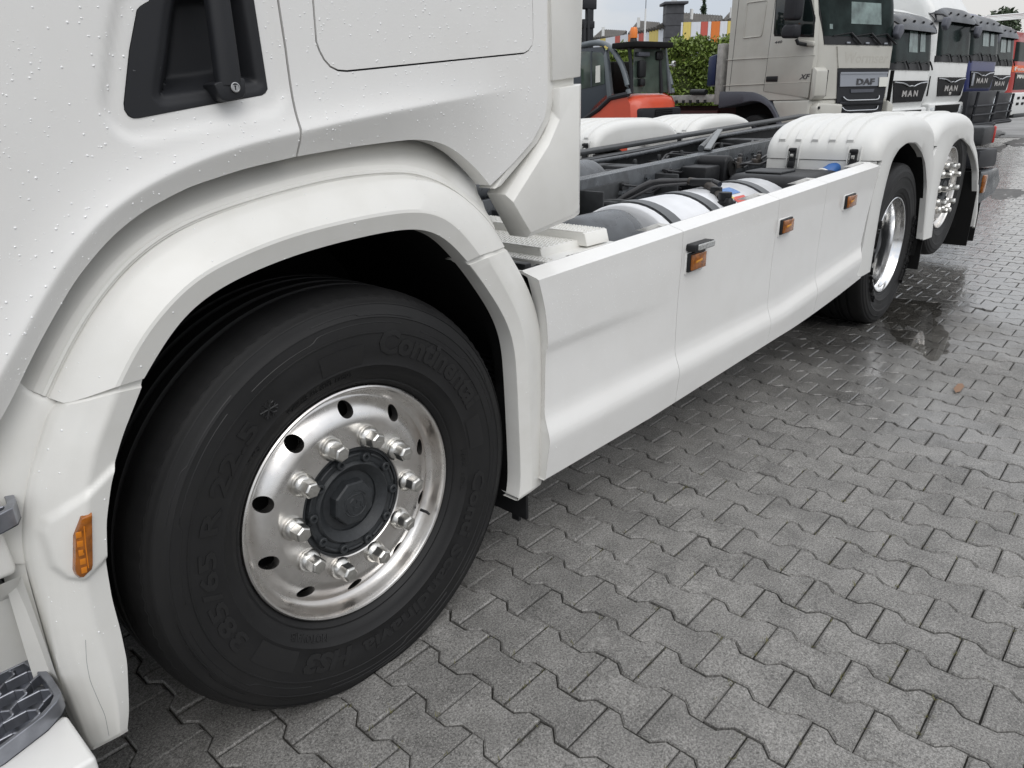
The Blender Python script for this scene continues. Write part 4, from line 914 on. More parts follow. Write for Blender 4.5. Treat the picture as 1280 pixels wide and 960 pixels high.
# inner twin and the far side wheels
for (x, y, z) in ((DRIVE_X, 0.36, WZ), (DRIVE_X, 1.72, WZ), (DRIVE_X, 2.07, WZ), (TAG[0], 2.05, TAG[2]), (0, 2.05, WZ)):
    w = wheel((x, y, z)); link('tyre', tyre_me, 'rubber', w)

# ---- mudguards over the rear axles
GA, GB, GN = 0.675, 0.215, 2.7
def guard(cx, ya, yb, zseam=1.052, outer=-1, ribs=5, arch_dx=-0.10, gb=0.215, ga=0.575, opening=None, leg_f=(), leg_r=(), splay=0.0):
    """shell over a wheel between inner edge ya and outer edge yb; outer=-1: outside faces the camera"""
    g = MB(); n = 44; GB = gb; GA = ga
    th = np.linspace(math.pi, 0, n)
    def S(a, b, t): return (cx + a * np.sign(math.cos(t)) * abs(math.cos(t)) ** (2 / GN), zseam + b * abs(math.sin(t)) ** (2 / GN))
    rows = []
    rs = 0.085
    sg0 = 1 if yb > ya else -1
    rows.append([((cx + (GA - 0.05) * math.cos(t) * 0.98, zseam + 0.012), ya) for t in th])
    for k in range(7):                                    # inner shoulder
        q = math.pi / 2 * k / 6
        rows.append([(S(GA - 0.05 + 0.05 * math.sin(q), GB - 0.06 + 0.06 * math.sin(q), t), ya - outer * 0 + (yb - ya) / abs(yb - ya) * 0.05 * (1 - math.cos(q)) ) for t in th])
    sgn = 1 if yb > ya else -1
    ys = np.linspace(ya + sgn * 0.05, yb - sgn * rs, 90)
    wid = abs(ys[-1] - ys[0]); pitch = wid / (ribs + 0.3)
    for y in ys:
        u_ = (abs(y - ys[0]) / pitch) % 1.0
        kk = abs(y - ys[0]) / pitch
        h = 0.014 * (sstep(u_, 0.22, 0.28) - sstep(u_, 0.64, 0.70)) if kk < ribs else 0.0
        rows.append([((S(GA + h * (0 if (abs(math.cos(t)) > 0.985 and False) else sstep(abs(math.sin(t)), 0.30, 0.36)), GB + h, t)), y) for t in th])
    for k in range(1, 9):
        q = math.pi / 2 * k / 8
        rows.append([(S(GA - rs * 0.8 * (1 - math.cos(q)), GB - rs * (1 - math.cos(q)), t), yb - sgn * rs * (1 - math.sin(q))) for t in th])
    last = rows[-1]
    g.grid([[(q[0][0], q[1], q[0][1]) for q in r_] for r_ in rows])
    if opening:                                           # outer face between the shell, the legs and the wheel opening
        yl = lambda z: yb + sgn * splay * min(1.0, max(0.0, (zseam - z) / 0.6))
        up = [(q[0][0], q[0][1]) for q in last]
        outl = [tuple(q) for q in leg_f] + up + [tuple(q) for q in leg_r]
        A_ = resample(outl, 110); B_ = smooth_line(opening, 110, 3)
        f = lambda P_, dy: [(p_[0], yl(p_[1]) + dy, p_[1]) for p_ in P_]
        g.grid([f(A_, -sgn * 0.02), f(A_, 0), f(A_ * 0.5 + B_ * 0.5, sgn * 0.004), f(A_ * 0.08 + B_ * 0.92, sgn * 0.002), f(B_, -sgn * 0.004), f(B_, -sgn * 0.04)])
    o = g.obj('mudguard', 'guardwhite', HERO, angle=30)
    # front apron under the seam
    ap = MB(); xs_ = cx - GA + 0.004
    prof = [(xs_, zseam - 0.004), (xs_ - 0.004, zseam - 0.12), (xs_ - 0.02, zseam - 0.28), (xs_ - 0.05, 0.55)]
    yy = np.linspace(ya + sgn * 0.02, yb - sgn * 0.012, 8)
    ap.grid([[(p_[0], y, p_[1]) for y in yy] for p_ in prof]); ap.grid([[(p_[0] + 0.02, y, p_[1]) for y in yy] for p_ in prof])
    ap.obj('mudguard_apron', 'guardwhite', o, angle=60)
    if opening:
        # black lining seen inside the opening
        ln = MB(); rows = []
        for y in (yb - sgn * 0.012, yb - sgn * 0.3, yb - sgn * 0.62):
            rows.append([(cx + arch_dx * 0.6 + 0.63 * math.cos(a), y, WZ + 0.655 * math.sin(a)) for a in np.linspace(math.radians(190), math.radians(-12), 40)])
        ln.grid(rows); ln.obj('mudguard_lining', 'blackm', o)
    return o
def latch(parent, x, y, z, lean=0.10):
    m_ = MB(); R = Matrix.Rotation(lean, 3, 'Y')
    def bx(c, d): m_.box(tuple(Vector((x, y, z)) + R @ Vector(c)), d, 0, R)
    bx((-0.008, 0, 0.012), (0.016, 0.036, 0.10)); bx((-0.018, 0, 0.05), (0.012, 0.046, 0.018)); bx((-0.016, 0, -0.03), (0.014, 0.040, 0.04))
    o = m_.obj('latch', 'black', parent, 0.004)
    m_ = MB(); m_.box(tuple(Vector((x, y, z)) + R @ Vector((-0.018, 0, 0.018))), (0.008, 0.018, 0.02), 0, R); m_.obj('latch_pin', 'nut', parent, 0.002)
    m_ = MB()
    for s_ in (-1, 1): m_.box(tuple(Vector((x, y + s_ * 0.034, z)) + R @ Vector((-0.002, 0, 0.018))), (0.008, 0.008, 0.12), 0, R)
    m_.obj('latch_frame', 'guardwhite', parent, 0.002)
g1 = guard(DRIVE_X - 0.09, 0.575, -0.066, outer=-1, splay=0.02, opening=[(3.56, 0.44), (3.575, 0.60), (3.604, 0.79), (3.65, 0.92), (3.71, 1.03), (3.808, 1.091), (3.946, 1.118), (4.13, 1.108), (4.305, 1.047), (4.43, 0.967), (4.54, 0.82), (4.58, 0.64), (4.60, 0.47)], leg_f=[(3.30, 0.44), (3.36, 0.60), (3.42, 0.85)], leg_r=[(4.625, 0.95), (4.63, 0.80), (4.64, 0.47)])
for y in (0.40, 0.062): latch(g1, DRIVE_X - 0.09 - 0.575 - 0.002, y, 1.050)
g2 = guard(TAG[0] - 0.08, 0.62, -0.010, zseam=1.05, outer=-1, gb=0.195, splay=0.075, opening=[(4.85, 0.45), (4.89, 0.58), (4.95, 0.733), (5.03, 0.84), (5.15, 0.934), (5.32, 1.035), (5.46, 1.062), (5.58, 1.062), (5.675, 1.036), (5.83, 0.995), (5.935, 0.944), (6.05, 0.87), (6.133, 0.778), (6.18, 0.6), (6.19, 0.34)], leg_f=[(4.62, 0.46), (4.65, 0.70), (4.68, 0.90)], leg_r=[(6.08, 0.93), (6.20, 0.75), (6.24, 0.32)])
for y in (0.40, 0.089): latch(g2, TAG[0] - 0.08 - 0.575 - 0.002, y, 1.06)
g3 = guard(DRIVE_X - 0.09, 1.80, 2.45, outer=1, gb=0.197)
latch(g3, DRIVE_X - 0.09 - 0.577, 1.88, 1.052); latch(g3, DRIVE_X - 0.09 - 0.577, 2.26, 1.052)
g4 = guard(TAG[0] - 0.08, 1.80, 2.45, zseam=1.05, outer=1, gb=0.19)
latch(g4, TAG[0] - 0.08 - 0.577, 1.92, 1.06); latch(g4, TAG[0] - 0.08 - 0.577, 2.26, 1.06)
mb = MB()
mb.box((4.72, 0.22, 0.42), (0.014, 0.56, 0.36)); mb.obj('mudflap', 'blackm', HERO)
mb = MB(); mb.box((6.18, 0.22, 0.48), (0.014, 0.56, 0.60)); mb.obj('mudflap', 'blackm', HERO)
mb = MB(); mb.box((6.75, 0.28, 0.36), (0.016, 0.56, 0.46)); mb.obj('mudflap', 'blackm', HERO)

# ---- chassis behind the cab
mb = MB(); mb.box((4.75, 1.77, 0.76), (2.7, 0.02, 0.56)); mb.obj('shade_filler', 'blackm', HERO)  # added black sheet, stands in for the shade under the far mudguards
SL = 0.034
def fz(x): return 1.046 + SL * (x - 1.97)
def sloped(mb, x0, x1, y0, y1, dz0, dz1):
    mb.add([(x0, y0, fz(x0) + dz0), (x0, y1, fz(x0) + dz0), (x0, y1, fz(x0) + dz1), (x0, y0, fz(x0) + dz1), (x1, y0, fz(x1) + dz0), (x1, y1, fz(x1) + dz0), (x1, y1, fz(x1) + dz1), (x1, y0, fz(x1) + dz1)],
           [(0, 1, 2, 3), (4, 7, 6, 5), (0, 4, 5, 1), (2, 6, 7, 3), (0, 3, 7, 4), (1, 5, 6, 2)])
mb = MB(); sloped(mb, 0.2, 7.0, 0.80, 0.81, -0.27, 0.0); sloped(mb, 0.2, 7.0, 0.81, 0.885, -0.010, 0.0); sloped(mb, 0.2, 7.0, 0.81, 0.885, -0.27, -0.26)
mb.obj('frame_rail', 'frame', HERO, 0.004)
mb = MB(); sloped(mb, 0.2, 7.0, 1.57, 1.58, -0.30, -0.03); sloped(mb, 0.2, 7.0, 1.495, 1.57, -0.040, -0.03); sloped(mb, 0.2, 7.0, 1.495, 1.57, -0.30, -0.29)
mb.obj('frame_rail', 'framedk', HERO, 0.004)
for x in (1.45, 2.95, 4.75, 6.6):
    mb = MB(); sloped(mb, x, x + 0.12, 0.815, 1.565, -0.20, -0.06); mb.obj('cross_member', 'framedk', HERO, 0.01)
mb = MB(); mb.tube([(4.62, 1.48, fz(4.6) + 0.0), (3.35, 0.93, fz(3.3) + 0.012)], 0.02, 8)
mb.box((3.95, 1.2, 1.10), (0.02, 0.02, 0.02)); mb.obj('diagonal_strut', 'frame', HERO)
mb = MB()
A = Vector((4.70, 1.50, fz(4.7) + 0.008)); B = Vector((3.30, 0.86, fz(3.3) + 0.008)); t = (B - A).normalized(); nr = Vector((-t.y, t.x, 0)) * 0.020
mb.add([A + nr, A - nr, B - nr, B + nr, A + nr + Vector((0, 0, .012)), A - nr + Vector((0, 0, .012)), B - nr + Vector((0, 0, .012)), B + nr + Vector((0, 0, .012))], [(0, 1, 2, 3), (7, 6, 5, 4), (0, 4, 5, 1), (1, 5, 6, 2), (2, 6, 7, 3), (3, 7, 4, 0)])
mb.obj('diagonal_plate', 'greyplate', HERO, 0.003)
# brackets bolted to the near rail
def bracket(x, w, y1=0.66, zt=-0.045, h=0.19):
    mb = MB(); sloped(mb, x, x + 0.012, y1, 0.80, zt - h, zt); sloped(mb, x + 0.012, x + w, 0.787, 0.80, zt - h, zt)
    o = mb.obj('tank_bracket', 'framedk', HERO, 0.004)
    for dx, dz in ((0.05, -0.09), (w - 0.03, -0.05)):
        mb = MB(); mb.lathe([(0.0, -0.055), (0.010, -0.055), (0.010, -0.02), (0.020, -0.02), (0.020, 0.0)], 8, 0, (x + dx, 0.787, fz(x) + zt + dz), 1); mb.obj('bracket_bolt', 'frame', o)
bracket(1.95, 0.36); bracket(2.62, 0.30); bracket(1.35, 0.3)
mb = MB()
for k in range(14):
    x = 1.5 + 0.37 * k; mb.lathe([(0.0, 0.7985), (0.009, 0.7985), (0.009, 0.80)], 10, 0, (x, 0, fz(x) - 0.08 - 0.05 * (k % 2)), 1)
mb.obj('rail_hole', 'blackm', HERO)
bolt_me = MB(); bolt_me.lathe([(0.0, -0.016), (0.010, -0.016), (0.010, -0.006), (0.016, -0.006), (0.016, 0.0)], 6); bolt_me = bolt_me.mesh('rail_bolt')
for k in range(22):
    x = 1.9 + 0.21 * k + 0.05 * ((k * 7) % 3); link('rail_bolt', bolt_me, 'frame', HERO).location = Vector((x, 0.80, fz(x) - 0.055 - 0.06 * ((k * 5) % 3))) - HERO.location
for k, (x, dz) in enumerate(((2.30, -0.07), (2.42, -0.12), (2.72, -0.05), (2.86, -0.16), (3.3, -0.06), (3.5, -0.11))):
    mb = MB(); mb.box((x, 0.785, fz(x) + dz), (0.06, 0.03, 0.035)); mb.tube([(x - 0.03, 0.765, fz(x) + dz + 0.01), (x + 0.10, 0.76, fz(x) + dz - 0.01), (x + 0.24, 0.775, fz(x) + dz + 0.01)], 0.006, 6); mb.obj('cable_clip', 'hose', HERO, 0.004)
# lying arms between bracket and tank
for x in (2.02, 2.10):
    mb = MB(); mb.tube([(x, 0.78, 0.93), (x + 0.02, 0.68, 0.935), (x + 0.05, 0.60, 0.925), (x + 0.07, 0.54, 0.88)], 0.016, 8); mb.obj('tank_arm', 'framedk', HERO)
# dark air tank
def capsule(mb, x0, x1, y, z, r, dome=0.08, slope=0.0):
    prof = []
    for k in range(8):
        q = math.pi / 2 * k / 7; prof.append((r * math.sin(q) + 1e-4, x0 + dome * (1 - math.cos(q))))
    prof.append((r, (x0 + x1) / 2))
    for k in range(8):
        q = math.pi / 2 * (1 - k / 7); prof.append((r * math.sin(q) + 1e-4, x1 - dome * (1 - math.cos(q))))
    mb.lathe(prof, 48, 0, (0, y, z), 0)
mb = MB(); capsule(mb, 1.19, 1.63, 0.31, 0.85, 0.148, 0.10); mb.obj('air_tank', 'frame', HERO, angle=60)
# white fuel tank with straps, stickers and its plug
TZ, TY, TR = 0.692, 0.36, 0.305
mb = MB(); capsule(mb, 1.645, 2.90, TY, TZ, TR, 0.03); tank = mb.obj('fuel_tank', 'tankw', HERO, angle=60)
tank.rotation_euler = (0, 0, 0)
def tz(x): return TZ
def band(x, w, mats, name, rr, a0=200, a1=-30):
    mb = MB(); n = 40
    rows = []
    for dx, r_ in ((-w / 2, TR - 0.004), (-w / 2, rr), (w / 2, rr), (w / 2, TR - 0.004)):
        rows.append([(x + dx, TY - r_ * math.cos(math.radians(a)), TZ + r_ * math.sin(math.radians(a))) for a in np.linspace(a1, a0, n)])
    mb.grid(rows); return mb.obj(name, mats, HERO, angle=30)
for x in (1.76, 2.11, 2.66):
    band(x, 0.088, 'black', 'strap_liner', TR + 0.002); band(x, 0.066, 'strap', 'tank_strap', TR + 0.006)
def sticker(x0, x1, a0, a1, m_):
    mb = MB(); rows = [[(x, TY - (TR + 0.0015) * math.cos(math.radians(a)), TZ + (TR + 0.0015) * math.sin(math.radians(a))) for x in np.linspace(x0, x1, 4)] for a in np.linspace(a0, a1, 8)]
    mb.grid(rows); mb.obj('warning_sticker', m_, HERO)
sticker(2.25, 2.36, 60, 70, 'stk_y'); sticker(2.33, 2.47, 66, 78, 'stk_b'); sticker(2.34, 2.46, 50, 62, 'stk_r')
mb = MB(); mb.lathe([(0.05, 0.0), (0.05, 0.012), (0.03, 0.014), (0.03, 0.05), (0.0, 0.05)], 24, 0, (2.24, TY - 0.16, TZ + 0.255), 2); mb.obj('tank_sender', 'black', HERO)
# hoses and connectors over the tank
def hose(pts, r, m_='hose', nm='hose'):
    mb = MB(); mb.tube([tuple(q) for q in smooth_line(pts, 36, 4)], r, 10); return mb.obj(nm, m_, HERO, angle=60)
hose([(2.08, 0.76, 0.86), (2.16, 0.70, 0.95), (2.26, 0.60, 1.02), (2.34, 0.46, 1.025), (2.40, 0.38, 1.02)], 0.013)
hose([(2.12, 0.76, 0.84), (2.22, 0.68, 0.96), (2.30, 0.58, 1.03), (2.36, 0.44, 1.02)], 0.009)
hose([(2.04, 0.77, 0.84), (2.14, 0.68, 0.93), (2.24, 0.56, 1.005), (2.32, 0.44, 1.015)], 0.007)
hose([(2.34, 0.44, 1.025), (2.34, 0.36, 1.02), (2.30, 0.28, 1.0), (2.24, 0.22, 0.975)], 0.018, 'hosebr', 'plug_connector')
hose([(2.40, 0.42, 1.02), (2.42, 0.36, 1.02), (2.40, 0.31, 1.01)], 0.014, 'hose')
mb = MB(); mb.box((2.33, 0.37, 1.025), (0.05, 0.10, 0.03), 0, Matrix.Rotation(0.3, 3, 'Z')); mb.box((2.27, 0.26, 1.0), (0.03, 0.05, 0.03)); mb.obj('plug_connector', 'black', HERO, 0.006)
mb = MB(); mb.lathe([(0.024, 0.0), (0.026, 0.02), (0.022, 0.035), (0.015, 0.05), (0.0, 0.05)], 20, 0, (2.22, 0.17, 0.925), 2); mb.obj('tank_cap', 'black', HERO)
# black control box with rounded cover
mb = MB(); mb.box((2.93, 0.70, fz(2.9) - 0.10), (0.17, 0.16, 0.13)); mb.obj('valve_box', 'black', HERO, 0.012)
mb = MB()
pr = [(0.0, 0.0), (0.0, 0.13), (0.02, 0.155), (0.06, 0.16), (0.10, 0.14), (0.13, 0.09), (0.14, 0.0)]
mb.prism([(3.03 + a * 0.9, fz(3.0) - 0.15 + b) for a, b in pr], 0.60, 0.78, 1); mb.obj('valve_cover', 'black', HERO, 0.012, 3)
mb = MB(); mb.lathe([(0.045, 0.60), (0.045, 0.585), (0.03, 0.585), (0.03, 0.592), (0.0, 0.592)], 24, 0, (3.09, 0, fz(3.05) - 0.065), 1); mb.obj('cover_ring', 'blackm', HERO)
for k in range(9):
    x = 3.14 + 0.085 * k; y = 0.70 - 0.035 * ((k * 5) % 3); zc = 1.015 + 0.012 * ((k * 7) % 3)
    mb = MB(); mb.box((x, y, zc), (0.05 + 0.012 * (k % 3), 0.04, 0.035), 0, Matrix.Rotation(0.5 * (k % 3 - 1), 3, 'Z')); mb.lathe([(0.014, 0), (0.014, 0.03), (0.009, 0.034), (0.0, 0.034)], 10, 0, (x + 0.01, y - 0.01, zc + 0.01), 2)
    mb.obj('line_connector', 'hosebr' if k % 3 == 1 else 'hose', HERO, 0.004)
hose([(3.05, 0.66, 1.0), (3.3, 0.62, 1.025), (3.6, 0.66, 1.03), (3.9, 0.72, 1.05)], 0.009)
hose([(3.08, 0.70, 1.0), (3.25, 0.60, 1.035), (3.42, 0.58, 1.015), (3.62, 0.60, 1.03)], 0.007)
# urea tank, black moulded, blue filler
mb = MB(); mb.prism(rrect(2.93, 0.58, 3.43, 1.005, 0.06, 5), 0.10, 0.55, 1); mb.obj('urea_tank', 'black', HERO, 0.045, 4, 60)
mb = MB(); mb.prism(rrect(3.02, 1.005, 3.22, 1.017, 0.005, 2), 0.28, 0.48, 1); mb.obj('tank_lid', 'framedk', HERO, 0.004)
mb = MB(); mb.tube([(3.40, 0.20, 0.96), (3.455, 0.17, 0.995), (3.50, 0.14, 1.015)], [0.045, 0.042, 0.03], 14); mb.obj('filler_neck', 'blue', HERO, 0.003)
mb = MB(); mb.tube([(3.495, 0.145, 1.012), (3.545, 0.118, 1.040)], 0.034, 14); mb.obj('filler_cap', 'bluedk', HERO, 0.005)
mb = MB(); mb.lathe([(0.046, 0), (0.05, 0.004), (0.05, 0.012), (0.044, 0.016)], 20, 0, (0, 0, 0), 2)
mb.v = [tuple(Vector((3.40, 0.20, 0.965)) + Matrix.Rotation(1.0, 3, 'Y') @ Vector(v)) for v in mb.v]; mb.obj('filler_ring', 'nut', HERO)
# odds and ends between the rails: air bellows, pipes, valves
mb = MB(); capsule(mb, 2.15, 2.62, 1.18, 0.94, 0.15, 0.11); mb.obj('gearbox_cover', 'frame', HERO, angle=60)
mb = MB(); mb.lathe([(0.11, 0.75), (0.13, 0.80), (0.12, 0.86), (0.13, 0.92), (0.10, 0.98), (0.0, 1.0)], 24, 0, (3.75, 1.0, 0), 2); mb.lathe([(0.11, 0.75), (0.13, 0.80), (0.12, 0.86), (0.13, 0.92), (0.10, 0.98), (0.0, 1.0)], 24, 0, (3.75, 1.38, 0), 2); mb.obj('air_bellows', 'black', HERO)
for k in range(16):
    x0 = 2.2 + 0.22 * k; y0 = 1.30 + 0.12 * math.sin(k * 2.1); z0 = fz(x0) - 0.11 + 0.02 * math.sin(k * 1.3)
    hose([(x0, y0, z0), (x0 + 0.2, y0 + 0.08, z0 + 0.03), (x0 + 0.45, y0 - 0.05, z0), (x0 + 0.7, y0 + 0.03, z0 - 0.02)], 0.007 + 0.003 * (k % 3), 'hose', 'air_line')
for k in range(9):
    x0 = 2.5 + 0.3 * k; mb = MB(); mb.box((x0, 1.44, fz(x0) - 0.15), (0.11, 0.10, 0.08)); mb.box((x0 + 0.02, 1.38, fz(x0) - 0.13), (0.05, 0.06, 0.05)); mb.lathe([(0.016, 0), (0.016, 0.03), (0.012, 0.05), (0.0, 0.05)], 12, 0, (x0 - 0.02, 1.42, fz(x0) - 0.12), 2)
    mb.obj('air_valve', 'framedk', HERO, 0.006)
hose([(2.3, 1.42, fz(2.3) - 0.03), (3.3, 1.38, fz(3.3) - 0.035), (4.6, 1.42, fz(4.6) - 0.02), (6.0, 1.4, fz(6) - 0.03)], 0.013, 'frame', 'pipe')
mb = MB(); sloped(mb, 2.6, 6.8, 1.60, 1.72, -0.02, 0.005); mb.obj('body_runner', 'framedk', HERO, 0.006)
# floor of the drive line so the ground below stays covered
mb = MB(); mb.box((2.2, 1.19, 0.66), (2.6, 0.5, 0.16)); mb.tube([(0.6, 1.19, 0.6), (DRIVE_X, 1.19, 0.5)], 0.07, 12); mb.tube([(DRIVE_X, 0.3, WZ), (DRIVE_X, 2.1, WZ)], 0.12, 12); mb.tube([(TAG[0], 0.2, TAG[2]), (TAG[0], 2.1, TAG[2])], 0.07, 12); mb.tube([(0, 0.3, 0.45), (0, 2.1, 0.45)], 0.07, 12); mb.obj('drive_line', 'framedk', HERO)
mb = MB(); mb.prism([(0.3, 0.55), (1.4, 0.55), (1.4, 0.9), (0.3, 0.9)], 1.7, 2.35, 1); mb.prism([(1.5, 0.4), (3.2, 0.4), (3.2, 0.95), (1.5, 0.95)], 1.75, 2.35, 1); mb.obj('battery_box', 'framedk', HERO, 0.03)
mb = MB(); mb.tube([(0.5, 0.80, 1.10), (0.9, 0.85, 1.09), (1.4, 0.88, 1.06)], 0.05, 12); mb.tube([(0.5, 0.95, 1.20), (1.3, 0.98, 1.17)], 0.035, 10); mb.box((0.9, 1.1, 1.20), (0.5, 0.12, 0.08)); mb.box((0.8, 0.9, 1.30), (0.5, 0.2, 0.05)); mb.obj('intake_pipe', 'frame', HERO, 0.01)
# white tread deck behind the cab
mb = MB(); mb.box((1.00, 0.40, 0.925), (0.40, 0.72, 0.04)); mb.box((1.15, 0.03, 0.925), (0.50, 0.07, 0.04)); mb.obj('tread_deck', 'whiteplastic', HERO, 0.004)
mb = MB(); mb.prism([(0.11, 0.93), (0.75, 0.93), (0.75, 0.968), (0.122, 0.968)], 0.855, 1.17, 0); mb.prism([(0.08, 0.95), (0.75, 0.95), (0.75, 0.992), (0.092, 0.992)], 1.045, 1.17, 0); mb.prism([(0.66, 0.95), (0.70, 0.95), (0.70, 1.02), (0.66, 1.02)], 0.75, 1.16, 0)
mb.box((0.861, 0.42, 0.970), (0.010, 0.60, 0.007)); mb.box((1.051, 0.40, 0.994), (0.010, 0.60, 0.006))
mb.obj('tread_step', 'whiteplastic', HERO, 0.004)
mb = MB()
def studs(x0, x1, y0, y1, z):
    i = 0
    for x in np.arange(x0, x1, 0.0125):
        for j, y in enumerate(np.arange(y0 + (0.006 if i % 2 else 0), y1, 0.0125)):
            d = 0.0040; a = 0.8 if (i + j) % 2 else -0.8
            c, s_ = math.cos(a), math.sin(a)
            q = [(-d, -0.0015), (d, -0.0015), (d, 0.0015), (-d, 0.0015)]
            q = [(x + u * c - w * s_, y + u * s_ + w * c) for u, w in q]
            mb.add([(*p_, z) for p_ in q] + [(*p_, z + 0.0026) for p_ in q], [(4, 5, 6, 7), (0, 1, 5, 4), (1, 2, 6, 5), (2, 3, 7, 6), (3, 0, 4, 7)])
        i += 1
studs(0.806, 0.85, 0.06, 0.72, 0.945); studs(0.872, 1.04, 0.13, 0.65, 0.968); studs(1.062, 1.165, 0.10, 0.65, 0.992); studs(0.92, 1.39, 0.005, 0.06, 0.945)
tag(mb.obj('tread_studs', 'whiteplastic', HERO, fix=False, flat=True), kind='stuff')
mb = MB(); mb.box((0.70, 0.08, 0.90), (0.03, 0.09, 0.12)); mb.tube([(0.74, 0.10, 0.90), (0.80, 0.08, 0.915), (0.86, 0.06, 0.90)], 0.022, 10); mb.obj('skirt_bracket', 'black', HERO, 0.006)
# rear end: lamps, underrun bits
mb = MB(); mb.box((6.70, 0.18, 1.03), (0.40, 0.30, 0.15)); mb.obj('rear_box', 'framedk', HERO, 0.02)
mb = MB(); mb.box((6.91, 0.08, 1.03), (0.03, 0.12, 0.14)); mb.obj('tail_lamp', 'red', HERO, 0.01)
mb = MB(); mb.prism([(6.50, 0.78), (7.25, 0.74), (7.25, 0.80), (7.2, 0.90), (6.50, 0.92)], 0.03, 0.30, 1); mb.obj('rear_step', 'darkplast', HERO, 0.015)
mb = MB(); mb.prism([(6.55, 0.46), (7.25, 0.50), (7.4, 0.60), (7.2, 0.73), (6.55, 0.74)], -0.01, 0.30, 1); mb.obj('lamp_carrier', 'frame', HERO, 0.02)
mb = MB(); mb.box((6.62, -0.012, 0.64), (0.10, 0.04, 0.15)); mb.obj('reflector', 'amber', HERO, 0.01)
# ================================================================= PARKED LORRIES
ROW_A = math.radians(-18)
ROW_B = math.radians(-5)
FRONT_R = 0.30
def corner(x, W, R=FRONT_R):
    d = 0.0
    if x < R: d = R - math.sqrt(max(0, R * R - (R - x) ** 2))
    elif x > W - R: d = R - math.sqrt(max(0, R * R - (x - W + R) ** 2))
    return d
def cab_body(parent, name, W, D, prof, m_, rear_r=0.05, z_holes=None):
    """prof: list of (z, y of the front face); plan is a rectangle with rounded front corners"""
    mb = MB(); rings = []
    for z, f in prof:
        ring = [(x, f + corner(x, W), z) for x in [W * 0.5 - W * 0.5 * math.cos(math.pi * k / 24) for k in range(25)]]
        ring += [(W, D - rear_r, z), (W - rear_r, D, z), (rear_r, D, z), (0, D - rear_r, z)]
        rings.append(ring)
    mb.grid(rings, 0, True); mb.add(rings[-1], [tuple(range(len(rings[-1])))]); mb.add(rings[0], [tuple(range(len(rings[0]) - 1, -1, -1))])
    return mb.obj(name, m_, parent, angle=30)
def fy(prof, z): return float(np.interp(z, [p_[0] for p_ in prof], [p_[1] for p_ in prof]))
def patch(parent, name, W, prof, quad, off, m_, th=0.02, n=14, nz=6):
    """panel that follows the cab front; quad = (x0b,x1b,z0,x0t,x1t,z1)"""
    x0b, x1b, z0, x0t, x1t, z1 = quad
    rows = []
    for i in range(nz + 1):
        t = i / nz; z = z0 + (z1 - z0) * t; xa = x0b + (x0t - x0b) * t; xb = x1b + (x1t - x1b) * t
        rows.append([(x, fy(prof, z) + corner(x, W) - off, z) for x in np.linspace(xa, xb, n + 1)])
    mb = MB(); mb.grid(rows)
    for e in (rows[0], rows[-1], [r_[0] for r_ in rows], [r_[-1] for r_ in rows]):
        mb.grid([e, [(q[0], q[1] + th + off * 0, q[2]) for q in e]])
    return mb.obj(name, m_, parent, angle=35)
def front_text(parent, name, s, W, prof, x0, x1, z0, z1, off, m_, shear=0.0, bold=0.0, space=1.0):
    v, f = text_geo(s, 1.0, bold, 0.0, shear, 2, space=space)
    X = np.array(v); mn = X.min(0); mxx = X.max(0)
    mb = MB()
    v2 = []
    for q in v:
        x = x0 + (q[0] - mn[0]) / (mxx[0] - mn[0]) * (x1 - x0); z = z0 + (q[1] - mn[1]) / (mxx[1] - mn[1]) * (z1 - z0)
        v2.append((x, fy(prof, z) + corner(x, W) - off, z))
    mb.add(v2, f); n = len(v2); back = [(q[0], q[1] + 0.015, q[2]) for q in v2]
    from collections import Counter
    ec = Counter()
    for p in f:
        for a, b in zip(p, p[1:] + p[:1]): ec[tuple(sorted((a, b)))] += 1
    mb.add(v2 + back, [(a, b, b + n, a + n) for (a, b), c in ec.items() if c == 1])
    return mb.obj(name, m_, parent, fix=False, flat=True)
def side_prism(parent, name, poly, x0, x1, m_, bev=0.0):
    mb = MB(); mb.prism(poly, x0, x1, 0); return mb.obj(name, m_, parent, bev)
def road_wheel(parent, x, y, r=0.51, w=0.30):
    wh = bpy.data.objects.new('wheel', None); COL.objects.link(wh); wh.parent = parent; wh.location = (x, y, r)
    mb = MB(); mb.lathe([(0.28, 0.02), (0.30, 0.0), (0.40, -0.02), (0.47, -0.01), (0.505, 0.03), (0.51, 0.15), (0.505, 0.27), (0.47, 0.31), (0.3, 0.3)], 48, 0, (0, 0, 0), 0); mb.obj('tyre', 'rubber', wh)
    mb = MB(); mb.lathe([(0.30, 0.0), (0.285, 0.0), (0.27, 0.05), (0.2, 0.03), (0.14, 0.0), (0.12, -0.03), (0.0, -0.03)], 40, 0, (0, 0, 0), 0); mb.obj('rim', 'greyplast', wh)

# ---- beige lorry with open bed
W = 2.45
daf = thing('flatbed_lorry', 'beige lorry with open bed, big black mirrors and black grille, parked behind the chassis truck', 'truck', (13.9, 4.37, 0), ROW_A)
dprof = [(1.30, 0.0), (1.85, 0.0), (2.22, 0.0), (2.40, 0.02), (3.0, 0.13), (3.5, 0.25), (3.85, 0.6)]
body = cab_body(daf, 'cab', W, 2.25, dprof, 'daf')
mb = MB()
mb.prism([(0.02, 0.35), (0.72, 0.35), (0.80, 1.05), (0.95, 1.30), (0.02, 1.30)], 0.0, W, 0); mb.obj('step_well', 'daf', daf, 0.05, 3)
mb = MB(); mb.prism([(0.05, 0.36), (0.05, 0.66), (-0.02, 0.66), (-0.10, 0.62), (-0.06, 0.36)], 0.02, W - 0.02, 0); mb.obj('bumper', 'daf', daf, 0.05, 3)
